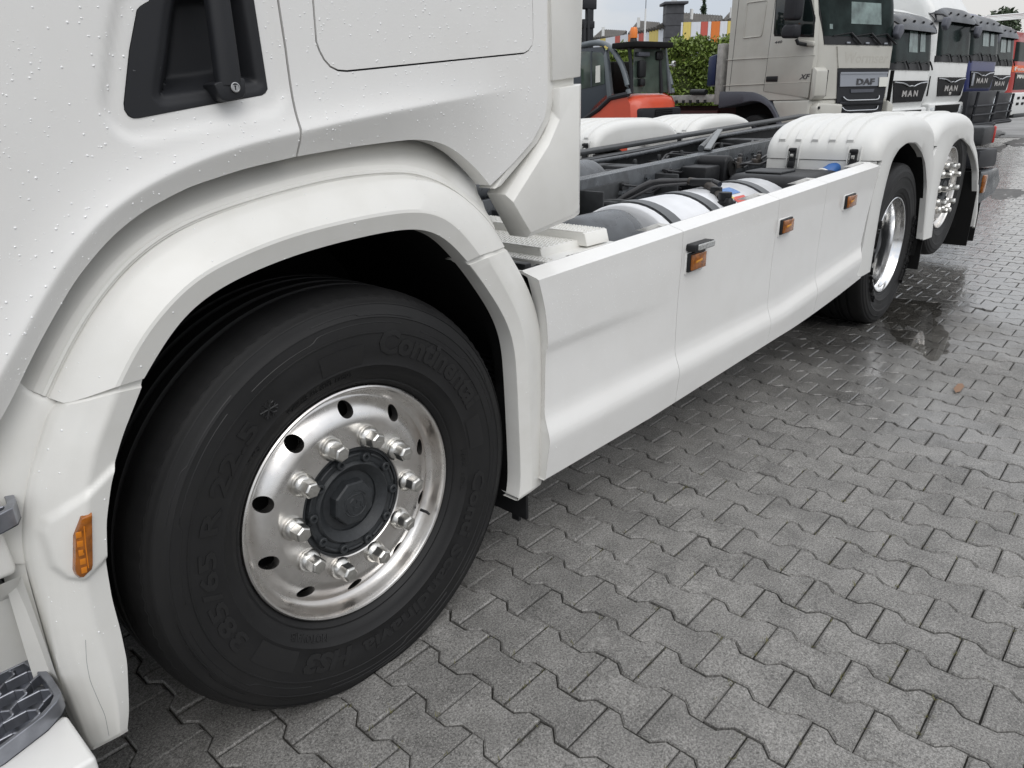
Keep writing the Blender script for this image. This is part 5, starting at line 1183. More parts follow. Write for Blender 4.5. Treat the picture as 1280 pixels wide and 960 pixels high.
# door, shut lines, mouldings on the side
side_prism(daf, 'cab_door', [(0.06, 1.33), (1.15, 1.47), (1.12, 2.10), (1.06, 3.2), (0.20, 3.2), (0.08, 2.6), (0.03, 2.0)], -0.012, 0.1, 'daf', 0.006)
side_prism(daf, 'door_window', [(0.10, 2.40), (0.98, 2.49), (1.0, 2.52), (1.03, 3.1), (0.30, 3.1), (0.12, 2.7)], -0.018, 0.0, 'glass', 0.005)
side_prism(daf, 'door_window', [(0.07, 2.37), (1.01, 2.46), (1.035, 2.52), (1.06, 3.13), (0.27, 3.13), (0.09, 2.7)], -0.0145, 0.0, 'black', 0.003)
for poly in ([(1.155, 1.47), (1.163, 1.47), (1.07, 3.3), (1.062, 3.3)], [(2.09, 1.5), (2.097, 1.5), (2.02, 3.3), (2.013, 3.3)]):
    side_prism(daf, 'shut_line', poly, -0.004, 0.01, 'black')
for poly in ([(-0.0, 2.062), (2.24, 2.10), (2.24, 2.112), (0.0, 2.074)], [(0.02, 1.606), (2.27, 1.598), (2.27, 1.608), (0.02, 1.616)]):
    side_prism(daf, 'body_crease', poly, -0.017, 0.01, 'daf', 0.003)
mb = MB()
pl = [(1.81, 2.49), (1.34, 2.49), (1.28, 3.12), (1.79, 3.13)]
pl = [tuple(q) for q in resample(pl + [pl[0]], 41)[:-1]]
mb.tube([(-0.004, q[0], q[1]) for q in pl] + [(-0.004, *pl[0])], 0.012, 6); mb.obj('sleeper_panel', 'daf', daf, angle=80)
side_prism(daf, 'door_handle', [(0.82, 1.635), (1.11, 1.645), (1.11, 1.745), (0.82, 1.74)], -0.026, 0.0, 'black', 0.012)
def side_text(parent, name, s, y0, y1, z0, z1, xo, m_, shear=0.0, bold=0.0):
    v, f = text_geo(s, 1.0, bold, 0, shear, 2); X = np.array(v); mn = X.min(0); mxx = X.max(0); mb = MB()
    v2 = [(xo, y0 + (q[0] - mn[0]) / (mxx[0] - mn[0]) * (y1 - y0), z0 + (q[1] - mn[1]) / (mxx[1] - mn[1]) * (z1 - z0)) for q in v]
    n = len(v2); mb.add(v2 + [(q[0] + 0.01, q[1], q[2]) for q in v2], list(f))
    return mb.obj(name, m_, parent, fix=False, flat=True)
side_text(daf, 'type_badge', 'XF', 0.30, 0.05, 1.66, 1.75, -0.020, 'letterdk', 0.3, 0.02)
side_text(daf, 'type_badge', '440', 0.98, 0.80, 2.325, 2.375, -0.016, 'letterdk', 0.2, 0.02)
# arch
ao = smooth_line([(2.33, 1.49), (1.75, 1.48), (1.40, 1.46), (1.14, 1.38), (0.94, 1.27), (0.80, 1.13), (0.66, 0.95), (0.57, 0.75)], 30, 1); ai = smooth_line([(2.33, 1.16), (1.76, 1.24), (1.4, 1.29), (1.2, 1.27), (1.0, 1.19), (0.85, 1.06), (0.74, 0.9), (0.68, 0.75)], 30, 1)
mb = MB(); mb.grid([[(0.1, *q) for q in ao], [(-0.03, *q) for q in ao], [(-0.045, *(q * 0.8 + r_ * 0.2)) for q, r_ in zip(ao, ai)], [(-0.045, *(q * 0.1 + r_ * 0.9)) for q, r_ in zip(ao, ai)], [(-0.03, *q) for q in ai], [(0.5, *q) for q in ai]]); mb.obj('wheel_arch', 'greyplast', daf, angle=35)
side_prism(daf, 'arch_lining', [(0.8, 0.4), (2.3, 0.4), (2.3, 1.28), (0.8, 1.28)], 0.45, 2.0, 'blackm')
road_wheel(daf, 0.06, 1.42); road_wheel(daf, 2.1, 1.42)
# front: windscreen, wipers, hood, grille
patch(daf, 'windscreen_surround', W, dprof, (0.22, 2.25, 2.25, 0.04, 2.41, 3.35), 0.012, 'black', n=24)
ws = patch(daf, 'windscreen', W, dprof, (0.20, 2.27, 2.40, 0.10, 2.35, 3.3), 0.018, 'glassint', n=24)
patch(ws, 'painted_pane_light', W, dprof, (0.95, 1.85, 2.62, 0.97, 1.85, 3.0), 0.022, 'palepatch', 0.004)  # painted reflection of a lorry in the windscreen
patch(ws, 'windscreen_sticker', W, dprof, (0.335, 0.42, 2.515, 0.335, 0.42, 2.60), 0.022, 'palepatch', 0.003)
for x in (0.93, 1.53, 2.0):
    mb = MB(); mb.tube([(x, fy(dprof, 2.46) - 0.03, 2.46), (x + 0.12, -0.04, 2.36), (x + 0.27, -0.04, 2.27)], 0.022, 6); mb.tube([(x, fy(dprof, 2.46) - 0.035, 2.46), (x - 0.5, fy(dprof, 2.40) - 0.03, 2.40)], 0.010, 5); mb.obj('wiper', 'black', daf)
for x in (0.86, 1.42, 1.98):
    mb = MB(); mb.box((x, -0.022, 2.285), (0.10, 0.02, 0.03)); mb.obj('washer_mount', 'silverpl', daf, 0.006)
patch(daf, 'hood', W, dprof, (0.67, 2.23, 1.845, 0.56, 2.21, 2.225), 0.02, 'daf', n=16)
front_text(daf, 'faded_name', 'Wormser', W, dprof, 0.80, 2.13, 1.93, 2.13, 0.0215, 'faint', 0.12, 0.01)
patch(daf, 'grille', W, dprof, (0.86, 2.14, 0.50, 0.66, 2.23, 1.838), 0.015, 'darkplast', n=16)
patch(daf, 'grille_panel', W, dprof, (0.765, 2.17, 1.515, 0.72, 2.15, 1.765), 0.035, 'silverpl', n=16)
patch(daf, 'grille_lip', W, dprof, (0.72, 2.15, 1.74, 0.72, 2.15, 1.772), 0.05, 'silverpl', n=16)
front_text(daf, 'maker_badge', 'DAF', W, dprof, 1.235, 1.775, 1.54, 1.655, 0.047, 'letterdk', 0.0, 0.03)
patch(daf, 'paper_sheet', W, dprof, (1.92, 2.185, 1.50, 1.90, 2.18, 1.675), 0.052, 'paper', 0.004)
patch(daf, 'plate_holder', W, dprof, (1.12, 1.80, 1.40, 1.10, 1.82, 1.46), 0.03, 'greyplast')
for k, z in enumerate((1.26, 1.07, 0.88, 0.69)):
    a = MB(); pts = [(0.90 + 0.01 * k, -0.03, z + 0.07), (0.93, -0.06, z + 0.02), (0.99, -0.075, z), (1.9, -0.075, z), (1.97, -0.06, z + 0.02), (2.0, -0.03, z + 0.07)]
    a.tube([tuple(q) for q in smooth_line(pts, 24, 1)], 0.014, 8); a.obj('grille_bar', 'chrome', daf, angle=60)
    a = MB(); a.prism(rrect(0.80, z - 0.085, 2.13, z - 0.02, 0.03, 4), -0.06, 0.0, 1); a.obj('grille_slat', 'darkplast', daf, 0.015)
side_prism(daf, 'air_deflector', [(0.02, 1.86), (-0.02, 1.86), (-0.09, 1.80), (-0.10, 1.36), (-0.04, 1.29), (0.02, 1.29)], -0.02, 0.30, 'daf', 0.03)
mb = MB(); mb.box((0.30, -0.06, 1.58), (0.03, 0.06, 0.46)); mb.obj('air_slot', 'blackm', daf, 0.01)
mb = MB(); mb.box((2.33, -0.02, 1.5), (0.03, 0.08, 0.6)); mb.obj('air_slot', 'blackm', daf, 0.01)
mb = MB(); mb.prism([(0.04, 0.60), (0.78, 0.60), (0.80, 1.20), (0.10, 1.24), (0.04, 1.15)], -0.13, 0.05, 1); mb.obj('headlamp_panel', 'daf', daf, 0.04, 3)
mb = MB(); mb.prism([(1.98 + 0.25, 0.60), (2.42, 0.60), (2.42, 1.15), (2.23, 1.24)], -0.10, 0.05, 1); mb.obj('headlamp_panel', 'daf', daf, 0.03, 3)
mb = MB(); mb.prism([(0.16, 1.05), (0.55, 1.02), (0.70, 0.92), (0.72, 0.78), (0.18, 0.80)], -0.145, -0.05, 1); mb.obj('headlamp', 'lampglass', daf, 0.02, 3)
mb = MB(); mb.box((0.10, -0.135, 1.15), (0.05, 0.03, 0.05)); mb.obj('washer_jet', 'black', daf, 0.01)
# mirrors
mb = MB(); mb.prism([(0.50, 2.68), (0.22, 2.66), (0.19, 2.75), (0.19, 3.35), (0.5, 3.35)], -0.42, -0.22, 0); mr1 = mb.obj('mirror', 'darkplast', daf, 0.05, 4)
mb = MB(); mb.prism([(0.52, 2.38), (0.22, 2.36), (0.19, 2.44), (0.20, 2.60), (0.45, 2.62), (0.53, 2.55)], -0.40, -0.20, 0); mb.obj('mirror', 'darkplast', daf, 0.05, 4)
mb = MB(); mb.tube([(-0.28, 0.24, 2.35), (-0.25, 0.22, 2.28), (-0.1, 0.2, 2.26), (0.0, 0.2, 2.26)], 0.035, 8); mb.obj('mirror_arm', 'black', daf)
side_prism(daf, 'mirror_foot', [(0.36, 2.36), (0.02, 2.30), (0.02, 2.22), (0.30, 2.25), (0.38, 2.30)], -0.07, 0.0, 'daf', 0.02)
# headboard and bed
mb = MB(); mb.box((1.22, 2.42, 1.83), (2.5, 0.16, 1.2)); mb.obj('headboard', 'bed', daf, 0.02)
mb = MB(); mb.box((1.22, 5.6, 1.36), (2.5, 6.2, 0.16)); bed = mb.obj('bed', 'bed', daf, 0.01)
for k in range(26):
    mb = MB(); mb.box((-0.045, 2.75 + 0.23 * k, 1.30), (0.03, 0.06, 0.07)); mb.obj('lashing_eye', 'black', bed)
mb = MB(); mb.box((1.22, 5.0, 1.05), (0.9, 7.0, 0.28)); mb.box((0.1, 5.2, 1.0), (0.1, 5.5, 0.22)); mb.obj('bed_frame', 'darkred', daf)
mb = MB(); mb.tube([(-0.03, 2.75, 1.49), (-0.03, 3.2, 1.50)], 0.06, 12); mb.obj('rolled_strap', 'black', daf)
mb = MB(); mb.prism([(2.55, 1.62), (2.80, 1.60), (2.78, 2.2), (2.55, 2.24)], 0.0, 0.3, 0); mb.obj('folded_tarpaulin', 'bluedk', daf, 0.04)
for y in (7.2, 8.5): road_wheel(daf, 0.05, y)

# ---- the row of lorries with black grilles
def row_lorry(label, loc, col, zs, visor=True, high=False, mirror=True, guard=False, plate_=False, trim='lettersilver', text='MAN', sub=None):
    t = thing('parked_lorry', label, 'truck', (loc[0], loc[1], 0), ROW_B, 'lorries parked in a row')
    zl, zg0, zg1, zw0, zw1 = zs            # lower edge of body, grille, windscreen
    prof = [(zl, 0.06), (zg0, 0.0), (zg1, -0.01), (zw0, 0.0), (zw1, 0.10), (zw1 + 0.25, 0.20), (zw1 + (1.0 if high else 0.45), 0.75)]
    cab_body(t, 'cab', W, 2.2, prof, col)
    gl = patch(t, 'windscreen', W, prof, (0.13, 2.27, zw0 + 0.02, 0.16, 2.20, zw1), 0.012, 'glassint', n=24)
    patch(gl, 'windscreen_edge', W, prof, (0.10, 2.29, zw0 - 0.01, 0.11, 2.28, zw0 + 0.12), 0.018, 'black', n=24)
    if not high:
        patch(gl, 'painted_pane_light', W, prof, (0.95, 1.42, zw0 + 0.34, 0.97, 1.40, zw1 - 0.06), 0.020, 'palepatch', 0.003)  # daylight through the cab's back windows, painted onto the windscreen
        patch(gl, 'painted_pane_light', W, prof, (1.56, 1.86, zw0 + 0.36, 1.58, 1.84, zw1 - 0.08), 0.020, 'palepatch', 0.003)
    for x in (0.75, 1.45, 2.1):
        mb = MB(); mb.tube([(x, -0.03, zw0 + 0.16), (x + 0.10, -0.05, zw0 + 0.05), (x + 0.14, -0.05, zw0 + 0.0)], 0.018, 6); mb.tube([(x, -0.03, zw0 + 0.17), (x - 0.5, -0.02, zw0 + 0.12)], 0.012, 5); mb.obj('wiper', 'black', t)
    if visor:
        hz = 0.40 if not high else 0.32
        rows = []
        for k in range(7):
            q = k / 6; z = zw1 - 0.06 + hz * q; out = 0.13 - 0.11 * q ** 2.5
            rows.append([(x, fy(prof, z) + corner(x, W) - out, z - (0.02 + 0.10 * q) * (abs(x - W / 2) / (W / 2)) ** 4) for x in np.linspace(0.02, W - 0.02, 25)])
        mb = MB(); mb.grid(rows); mb.grid([[(p_[0], p_[1] + 0.03, p_[2]) for p_ in r_] for r_ in rows]); vz = mb.obj('sun_visor', 'visor', t, angle=50)
        for x in (0.5, 1.0, 1.5, 2.0):
            mb = MB(); mb.box((x, fy(prof, zw1 + 0.12) - 0.125, zw1 + 0.12), (0.045, 0.04, 0.045)); mb.obj('visor_stud', 'black', vz, 0.01)
    grl = patch(t, 'grille', W, prof, (0.42, 2.03, zg0, 0.27, 2.20, zg1), 0.015, 'grille', n=18)
    # winged trim along the top edge of the grille
    mid = 1.23
    pts = [(0.30, -0.035, zg1 - 0.03), (0.75, -0.04, zg1 - 0.05), (1.0, -0.045, zg1 - 0.09), (1.13, -0.045, zg1 - 0.12), (mid, -0.045, zg1 - 0.09), (1.33, -0.045, zg1 - 0.12), (1.46, -0.045, zg1 - 0.09), (1.71, -0.04, zg1 - 0.05), (2.16, -0.02, zg1 - 0.03)]
    mb = MB(); mb.tube([(q[0], q[1] + corner(q[0], W), q[2]) for q in smooth_line(pts, 40, 1)], 0.016, 6); mb.obj('grille_trim', 'chrome', grl, angle=60)
    front_text(grl, 'maker_badge', text, W, prof, 0.80, 1.66, zg0 + 0.11, zg0 + 0.235, 0.03, trim, 0, 0.03, 1.5)
    if sub:
        mb = MB(); mb.prism(rrect(1.17, zg0 + 0.02, 1.30, zg0 + 0.09, 0.02, 2), -0.03, 0, 1); mb.obj('grille_emblem', 'lettersilver', grl, 0.004)
    # air slots at the corners
    for x in (0.09, 2.36):
        mb = MB(); mb.box((x, 0.13, (zg0 + zg1) / 2 + 0.02), (0.04, 0.10, 0.44)); mb.obj('air_slot', 'blackm', t, 0.01)
    if guard:
        mb = MB(); mb.prism([(0.15, 0.45), (2.3, 0.45), (2.36, zg0 - 0.08), (0.09, zg0 - 0.08)], -0.12, 0.5, 1); bp = mb.obj('bumper', 'darkplast', t, 0.03)
        mb = MB()
        for z in (0.55, 0.78, 1.0): mb.tube([(0.3, -0.22, z), (2.15, -0.22, z)], 0.028, 8)
        for x in (0.42, 2.03): mb.tube([(x, -0.2, 0.5), (x, -0.24, zg0 - 0.10)], 0.035, 8)
        mb.tube([(0.1, -0.2, 0.5), (2.35, -0.2, 0.5)], 0.05, 8); mb.obj('bull_bar', 'darkplast', bp)
        mb = MB(); mb.prism([(2.10, 0.62), (2.33, 0.66), (2.42, 1.2), (2.28, 1.22)], -0.16, 0.0, 1); mb.obj('headlamp', 'lampglass', bp, 0.03)
    else:
        mb = MB(); mb.prism([(0.10, 0.40), (2.35, 0.40), (2.40, zl + 0.02), (0.05, zl + 0.02)], -0.02, 0.6, 1); bp = mb.obj('bumper', col, t, 0.05, 3)
        mb = MB(); mb.prism([(0.45, zl - 0.22), (2.0, zl - 0.22), (2.06, zl - 0.03), (0.38, zl - 0.03)], -0.035, 0.1, 1); mb.obj('bumper_opening', 'blackm', bp, 0.01)
        for x in (0.25, 2.2):
            mb = MB(); mb.box((x, -0.01, zl - 0.16), (0.30, 0.06, 0.18)); mb.obj('headlamp', 'lampglass', bp, 0.03)
    if mirror:
        mb = MB(); mb.prism([(-0.40, zw1 - 0.20), (-0.24, zw1 - 0.30), (-0.06, zw1 - 0.14), (-0.14, zw1 + 0.0), (-0.34, zw1 - 0.02)], -0.22, -0.10, 1); mb.obj('kerb_mirror', 'greyplast', t, 0.04, 3)
        mb = MB(); mb.tube([(-0.2, -0.2, zw1 - 0.04), (-0.05, 0.0, zw1 + 0.06), (0.1, 0.25, zw1 + 0.1)], 0.02, 6); mb.obj('mirror_arm', 'black', t)
    mb = MB(); mb.box((1.22, 4.6, 1.0), (0.9, 5.2, 0.25)); mb.obj('chassis', 'framedk', t)
    if high or not guard:
        pass
    for x in (0.05, 2.1): road_wheel(t, x, 1.35)
    for x in (0.05, 2.1): road_wheel(t, x, 5.6)
    if plate_:
        mb = MB(); mb.box((0.50, -0.03, (zg0 + zg1) / 2 + 0.0), (0.14, 0.02, 0.30)); mb.obj('grille_placard', 'silverpl', grl, 0.004)
    return t
l1 = row_lorry('white lorry with low grey sun visor, standing directly beside the beige lorry', (16.31, 3.76), 'manwhite', (1.04, 1.18, 1.61, 1.83, 2.64))
l2 = row_lorry('tall white lorry with high roof and amber lamp, beside the navy blue lorry', (19.26, 3.65), 'manwhite', (1.10, 1.27, 1.69, 2.03, 2.93), high=True, sub=True)
mb = MB(); mb.lathe([(0.06, 0), (0.06, 0.05), (0.05, 0.10), (0.0, 0.12)], 14, 0, (0.3, 0.75, 3.18), 2); mb.obj('beacon', 'amber', l2)
l3 = row_lorry('navy blue lorry with dark bull bar', (21.46, 3.46), 'manblue', (1.32, 1.44, 1.84, 2.09, 2.84), guard=True, plate_=True)
l4 = row_lorry('white lorry with dark bull bar, parked between the navy lorry and the red fire engine', (24.16, 3.54), 'manwhite', (1.28, 1.37, 1.77, 2.02, 2.80), guard=True)
# red fire engine at the end
fe = thing('fire_engine', 'red fire engine with orange nameplate, white bumper and ladder on its roof', 'fire engine', (27.36, 3.45, 0), ROW_B)
fp = [(1.25, 0.0), (1.6, 0.0), (2.15, 0.02), (2.75, 0.08), (3.0, 0.18)]
cab_body(fe, 'cab', W, 2.0, fp, 'firered'); patch(fe, 'windscreen', W, fp, (0.12, 2.33, 2.18, 0.14, 2.31, 2.72), 0.012, 'glassint', n=20)
patch(fe, 'nameplate', W, fp, (0.10, 2.25, 1.87, 0.10, 2.25, 2.06), 0.02, 'orange'); front_text(fe, 'nameplate_lettering', 'Feuerwehr', W, fp, 0.16, 2.0, 1.91, 2.02, 0.03, 'paper')
patch(fe, 'grille', W, fp, (0.3, 2.1, 1.36, 0.25, 2.1, 1.84), 0.015, 'grille'); front_text(fe, 'maker_badge', 'MAN', W, fp, 0.42, 1.35, 1.69, 1.80, 0.03, 'paper', 0, 0.02)
mb = MB(); mb.prism([(0.05, 0.62), (2.4, 0.62), (2.42, 1.28), (0.03, 1.28)], -0.16, 0.5, 1); bp = mb.obj('bumper', 'manwhite', fe, 0.04, 3)
for x in (0.45, 1.0, 1.8):
    for z in (1.12, 0.95):
        mb = MB(); mb.box((x, -0.165, z), (0.26, 0.02, 0.08)); mb.obj('bumper_slot', 'blackm', bp, 0.01)
mb = MB(); mb.box((1.2, -0.1, 0.60), (2.0, 0.2, 0.12)); mb.obj('underrun_bar', 'framedk', fe, 0.03)
mb = MB(); mb.box((1.22, 1.2, 3.03), (2.2, 1.6, 0.10)); mb.obj('roof_rack', 'manwhite', fe, 0.03)
mb = MB()
for x in (0.25, 0.8, 1.4, 2.0): mb.tube([(x, -0.1, 3.08), (x, -0.1, 3.50), (x, 3.0, 3.50)], 0.03, 6)
mb.tube([(0.1, -0.1, 3.50), (2.2, -0.1, 3.50)], 0.03, 6); mb.tube([(0.1, -0.1, 3.28), (2.2, -0.1, 3.28)], 0.025, 6); mb.tube([(1.4, -0.1, 3.1), (2.0, -0.1, 3.5)], 0.025, 6)
mb.obj('ladder', 'manwhite', fe)
mb = MB(); mb.prism([(0.02, 3.22), (0.32, 3.22), (0.18, 3.46), (-0.10, 3.46)], -0.16, -0.12, 1); mb.obj('warning_panel', 'red', fe)
mb = MB(); mb.lathe([(0.0, 0), (0.16, 0.0), (0.18, 0.1), (0.1, 0.2), (0, 0.2)], 20, 0, (2.1, -0.2, 3.35), 1); mb.obj('searchlight', 'lampglass', fe)
for x in (0.05, 2.1): road_wheel(fe, x, 1.35)
for x in (0.05, 2.1): road_wheel(fe, x, 4.8)
mb = MB(); mb.box((1.22, 3.8, 1.9), (2.4, 3.0, 2.0)); mb.obj('equipment_body', 'firered', fe, 0.04)

# ================================================================= FORKLIFT
fk = thing('forklift', 'orange-red forklift with grey cab and amber beacon, behind the far mudguards', 'forklift', (11.772, 6.862, 0), math.radians(-12))
FW = 1.25
mb = MB()      # counterweight: side profile (y forward, z) swept across, rounded plan
def cw(x): return 0.16 * (abs(x - FW / 2) / (FW / 2)) ** 4
rows = []
sp = [(0.02, 0.35), (-0.02, 0.60), (-0.02, 1.02), (0.02, 1.30), (0.10, 1.42), (0.32, 1.49), (0.70, 1.47), (1.05, 1.27), (1.55, 0.95), (1.9, 0.75), (1.9, 0.35)]
for y, z in sp:
    rows.append([(x, y + cw(x) * (1 if y < 1.2 else 0), z - 0.05 * (abs(x - FW / 2) / (FW / 2)) ** 6) for x in np.linspace(0, FW, 17)])
mb.grid(rows); mb.grid([[(0, y + 0.16 * (y < 1.2), z) for y, z in sp], [(0.0, 1.0, 0.7)] * len(sp)]); mb.grid([[(FW, y + 0.16 * (y < 1.2), z) for y, z in sp], [(FW, 1.0, 0.7)] * len(sp)])
cwt = mb.obj('counterweight', 'forkred', fk, angle=40)
mb = MB(); mb.prism(rrect(0.10, 1.00, 1.20, 1.22, 0.06, 4), -0.05, 0.2, 1); mb.obj('rear_grille', 'darkplast', cwt, 0.02)
mb = MB(); mb.prism(rrect(0.45, 1.03, 0.95, 1.19, 0.03, 3), -0.056, 0.2, 1); mb.obj('grille_insert', 'blackm', cwt)
for k in range(4):
    mb = MB(); mb.box((0.70, -0.06, 1.05 + 0.035 * k), (0.48, 0.02, 0.012)); mb.obj('grille_slat', 'darkplast', cwt)
mb = MB()
mb.tube([(0.02, *q) for q in smooth_line([(1.75, 2.42), (1.25, 2.45), (0.97, 2.42), (0.71, 2.29), (0.45, 2.01), (0.30, 1.72), (0.23, 1.48)], 26, 2)], 0.055, 10)
mb.tube([(FW - 0.02, *q) for q in smooth_line([(1.75, 2.42), (1.25, 2.45), (0.97, 2.42), (0.71, 2.29), (0.45, 2.01), (0.30, 1.72), (0.23, 1.48)], 26, 2)], 0.05, 10)
mb.obj('overhead_guard', 'forkframe', fk, angle=60)
mb = MB(); mb.tube([(0.0, 0.23, 1.48), (0.0, 0.72, 1.42), (0.0, 1.05, 1.22), (0.0, 1.6, 0.98)], 0.05, 8); mb.obj('side_trim', 'darkplast', fk)
side_prism(fk, 'cab_door', [(0.72, 1.44), (1.05, 1.26), (1.62, 0.98), (1.95, 0.98), (1.95, 2.38), (0.98, 2.36), (0.80, 2.1)], 0.0, 0.05, 'forkgrey', 0.02)
side_prism(fk, 'door_glass', [(0.90, 1.68), (1.60, 1.60), (1.62, 2.32), (1.0, 2.26), (0.92, 2.18)], -0.012, 0.01, 'cabglass', 0.02)
side_prism(fk, 'window_post', [(1.26, 1.64), (1.30, 1.64), (1.32, 2.30), (1.28, 2.30)], -0.018, 0.0, 'forkgrey')
side_prism(fk, 'paper_sheet', [(1.02, 1.72), (1.16, 1.71), (1.16, 2.02), (1.03, 2.03)], -0.016, 0.0, 'paper')
side_prism(fk, 'cab_pillar', [(0.68, 1.43), (0.80, 1.40), (0.93, 2.2), (0.86, 2.3)], -0.03, 0.06, 'forkframe', 0.015)
side_prism(fk, 'pillar_sticker', [(0.79, 2.33), (0.88, 2.37), (0.90, 2.345), (0.81, 2.30)], -0.045, -0.03, 'c_yellow')
mb = MB(); mb.box((0.45, 0.34, 2.345), (1.05, 0.62, 0.10)); mb.obj('roof', 'blackm', fk, 0.02)
mb = MB(); mb.prism([(0.10, 1.50), (1.08, 1.50), (0.96, 2.28), (0.12, 2.28)], 0.22, 0.24, 1); mb.obj('rear_window', 'cabglass', fk)
for x0, x1 in ((0.06, 0.02), (1.12, 0.98), (0.88, 0.80)):
    mb = MB(); mb.tube([(x0, 0.20, 1.48), (x0 * 0.4 + x1 * 0.6, 0.22, 1.95), (x1, 0.26, 2.32)], 0.035, 8); mb.obj('rear_post', 'darkplast' if x0 < 1.1 else 'forkframe', fk)
mb = MB(); mb.box((0.28, 0.18, 1.92), (0.18, 0.10, 0.30)); mb.box((0.28, 0.16, 1.68), (0.13, 0.10, 0.14)); mb.obj('gas_valve', 'black', fk, 0.03)
mb = MB(); mb.box((0.30, 0.18, 2.18), (0.30, 0.10, 0.08)); mb.obj('tail_bracket', 'greyplast', fk, 0.02)
mb = MB(); mb.box((0.78, 0.24, 2.16), (0.20, 0.14, 0.16)); mb.obj('work_lamp', 'black', fk, 0.04)
mb = MB(); mb.lathe([(0.04, 0), (0.06, 0.02), (0.055, 0.05), (0.035, 0.07)], 14, 0, (1.22, 0.20, 2.02), 1); mb.tube([(1.16, 0.22, 2.0), (1.0, 0.25, 2.0)], 0.015, 6); mb.obj('side_lamp', 'clear', fk)
bcn = MB(); bcn.lathe([(0.07, 0.0), (0.065, 0.05), (0.055, 0.07)], 18, 0, (0.16, 0.3, 2.395), 2, True); bb = bcn.obj('beacon_base', 'black', fk)
mb = MB(); mb.lathe([(0.072, 0.0), (0.075, 0.06), (0.07, 0.14), (0.055, 0.185), (0.0, 0.19)], 20, 0, (0.16, 0.3, 2.465), 2)
m_am = mat('beacon_orange', (0.85, 0.22, 0.02), 0.25, coat=0.5); mb.obj('beacon_lens', m_am, bb)
mb = MB()
for x in (0.25, 0.95):
    mb.box((x, 2.45, 1.75), (0.12, 0.14, 3.2)); mb.box((x + 0.1 * (1 if x < 0.5 else -1), 2.40, 1.75), (0.07, 0.10, 2.9))
mb.box((0.6, 2.45, 3.3), (0.95, 0.18, 0.20)); mb.box((0.6, 2.42, 2.9), (0.85, 0.12, 0.14)); mb.tube([(0.45, 2.4, 0.6), (0.45, 2.4, 3.0)], 0.05, 10); mb.tube([(0.75, 2.4, 0.6), (0.75, 2.4, 3.0)], 0.05, 10)
mast = mb.obj('mast', 'darkplast', fk, 0.012)
mb = MB(); mb.lathe([(0.0, 0.12), (0.11, 0.12), (0.11, 0.42), (0.0, 0.42)], 20, 0, (0, 2.40, 3.12), 0); mb.obj('chain_roller', 'forkframe', mast)
for x in (0.0, 1.0):
    for y, r_ in ((0.55, 0.30), (2.1, 0.38)): 
        wh = bpy.data.objects.new('wheel', None); COL.objects.link(wh); wh.parent = fk; wh.location = (x, y, r_)
        mb = MB(); mb.lathe([(r_ * 0.5, 0.02), (r_ * 0.95, 0.0), (r_, 0.04), (r_, 0.24), (r_ * 0.9, 0.27), (0.02, 0.25)], 30, 0, (0, 0, 0), 0); mb.obj('tyre', 'rubber', wh)
side_prism(fk, 'chassis', [(0.2, 0.3), (2.5, 0.3), (2.5, 0.95), (1.5, 1.0), (0.2, 0.8)], 0.06, FW - 0.06, 'forkgrey', 0.03)
mb = MB(); mb.prism([(0.10, 0.95), (1.15, 0.95), (1.15, 1.5), (0.10, 1.5)], 0.9, 1.6, 1); mb.box((0.6, 1.1, 1.75), (0.5, 0.15, 0.7)); mb.obj('seat', 'blackm', fk, 0.03)

# ================================================================= HEDGE, WORKS BUILDING, TREES
def leaves(mb, P_, s0, s1, flat=0.0):
    n = len(P_)
    d = rng.normal(size=(n, 3)); d /= np.linalg.norm(d, axis=1)[:, None]
    e = np.cross(d, rng.normal(size=(n, 3))); e /= np.linalg.norm(e, axis=1)[:, None]
    s = rng.uniform(s0, s1, n)[:, None]
    a = P_ - d * s; b = P_ + e * s * 0.45; c = P_ + d * s; g = P_ - e * s * 0.45
    V = np.stack([a, b, c, g], 1).reshape(-1, 3)
    o = len(mb.v)
    mb.v += [tuple(v) for v in V]; mb.f += [(o + 4 * i, o + 4 * i + 1, o + 4 * i + 2, o + 4 * i + 3) for i in range(n)]; mb.m += [0] * n
hx0, hx1 = np.array([8.0, 24.8]), np.array([24.2, 6.2])
hd_ = hx1 - hx0; hl = np.linalg.norm(hd_); hd_ /= hl; hn = np.array([-hd_[1], hd_[0]]); hn = hn if hn @ np.array([-1, -1]) > 0 else -hn
hedge = thing('hedge', 'tall dense green hedge in front of the striped building', 'hedge', (20.8, 10.1, 0), world_verts=True)
n = 210000
t = rng.uniform(0, hl, n); z = 2.75 * rng.uniform(0, 1, n) ** 0.8 + 0.1
bul = 0.12 * np.sin(t * 2.3 + 0.6 * np.sin(z * 3)) + 0.10 * np.sin(t * 5.1 + z * 2.2)
top = 2.90 - 0.50 * np.clip(1 - (t - 14.3) / 6.0, 0, 1) + 0.10 * np.sin(t * 3.1) + 0.07 * np.sin(t * 8.3)
dep = np.where(rng.random(n) < 0.8, 0.42 + bul + rng.normal(0, 0.07, n), rng.uniform(-0.5, 0.45, n))
ontop = rng.random(n) < 0.22
z = np.where(ontop, top + rng.normal(0, 0.09, n), np.minimum(z, top)); dep = np.where(ontop, rng.uniform(-0.5, 0.5, n), dep)
P_ = np.stack([hx0[0] + hd_[0] * t + hn[0] * dep, hx0[1] + hd_[1] * t + hn[1] * dep, z], 1)
mb = MB(); leaves(mb, P_, 0.032, 0.085)
nt_ = 2000; t = rng.uniform(0, hl, nt_); k = rng.uniform(0.0, 0.22, nt_) - 0.50 * np.clip(1 - (t - 14.3) / 6.0, 0, 1); b0 = rng.uniform(-0.4, 0.4, nt_)
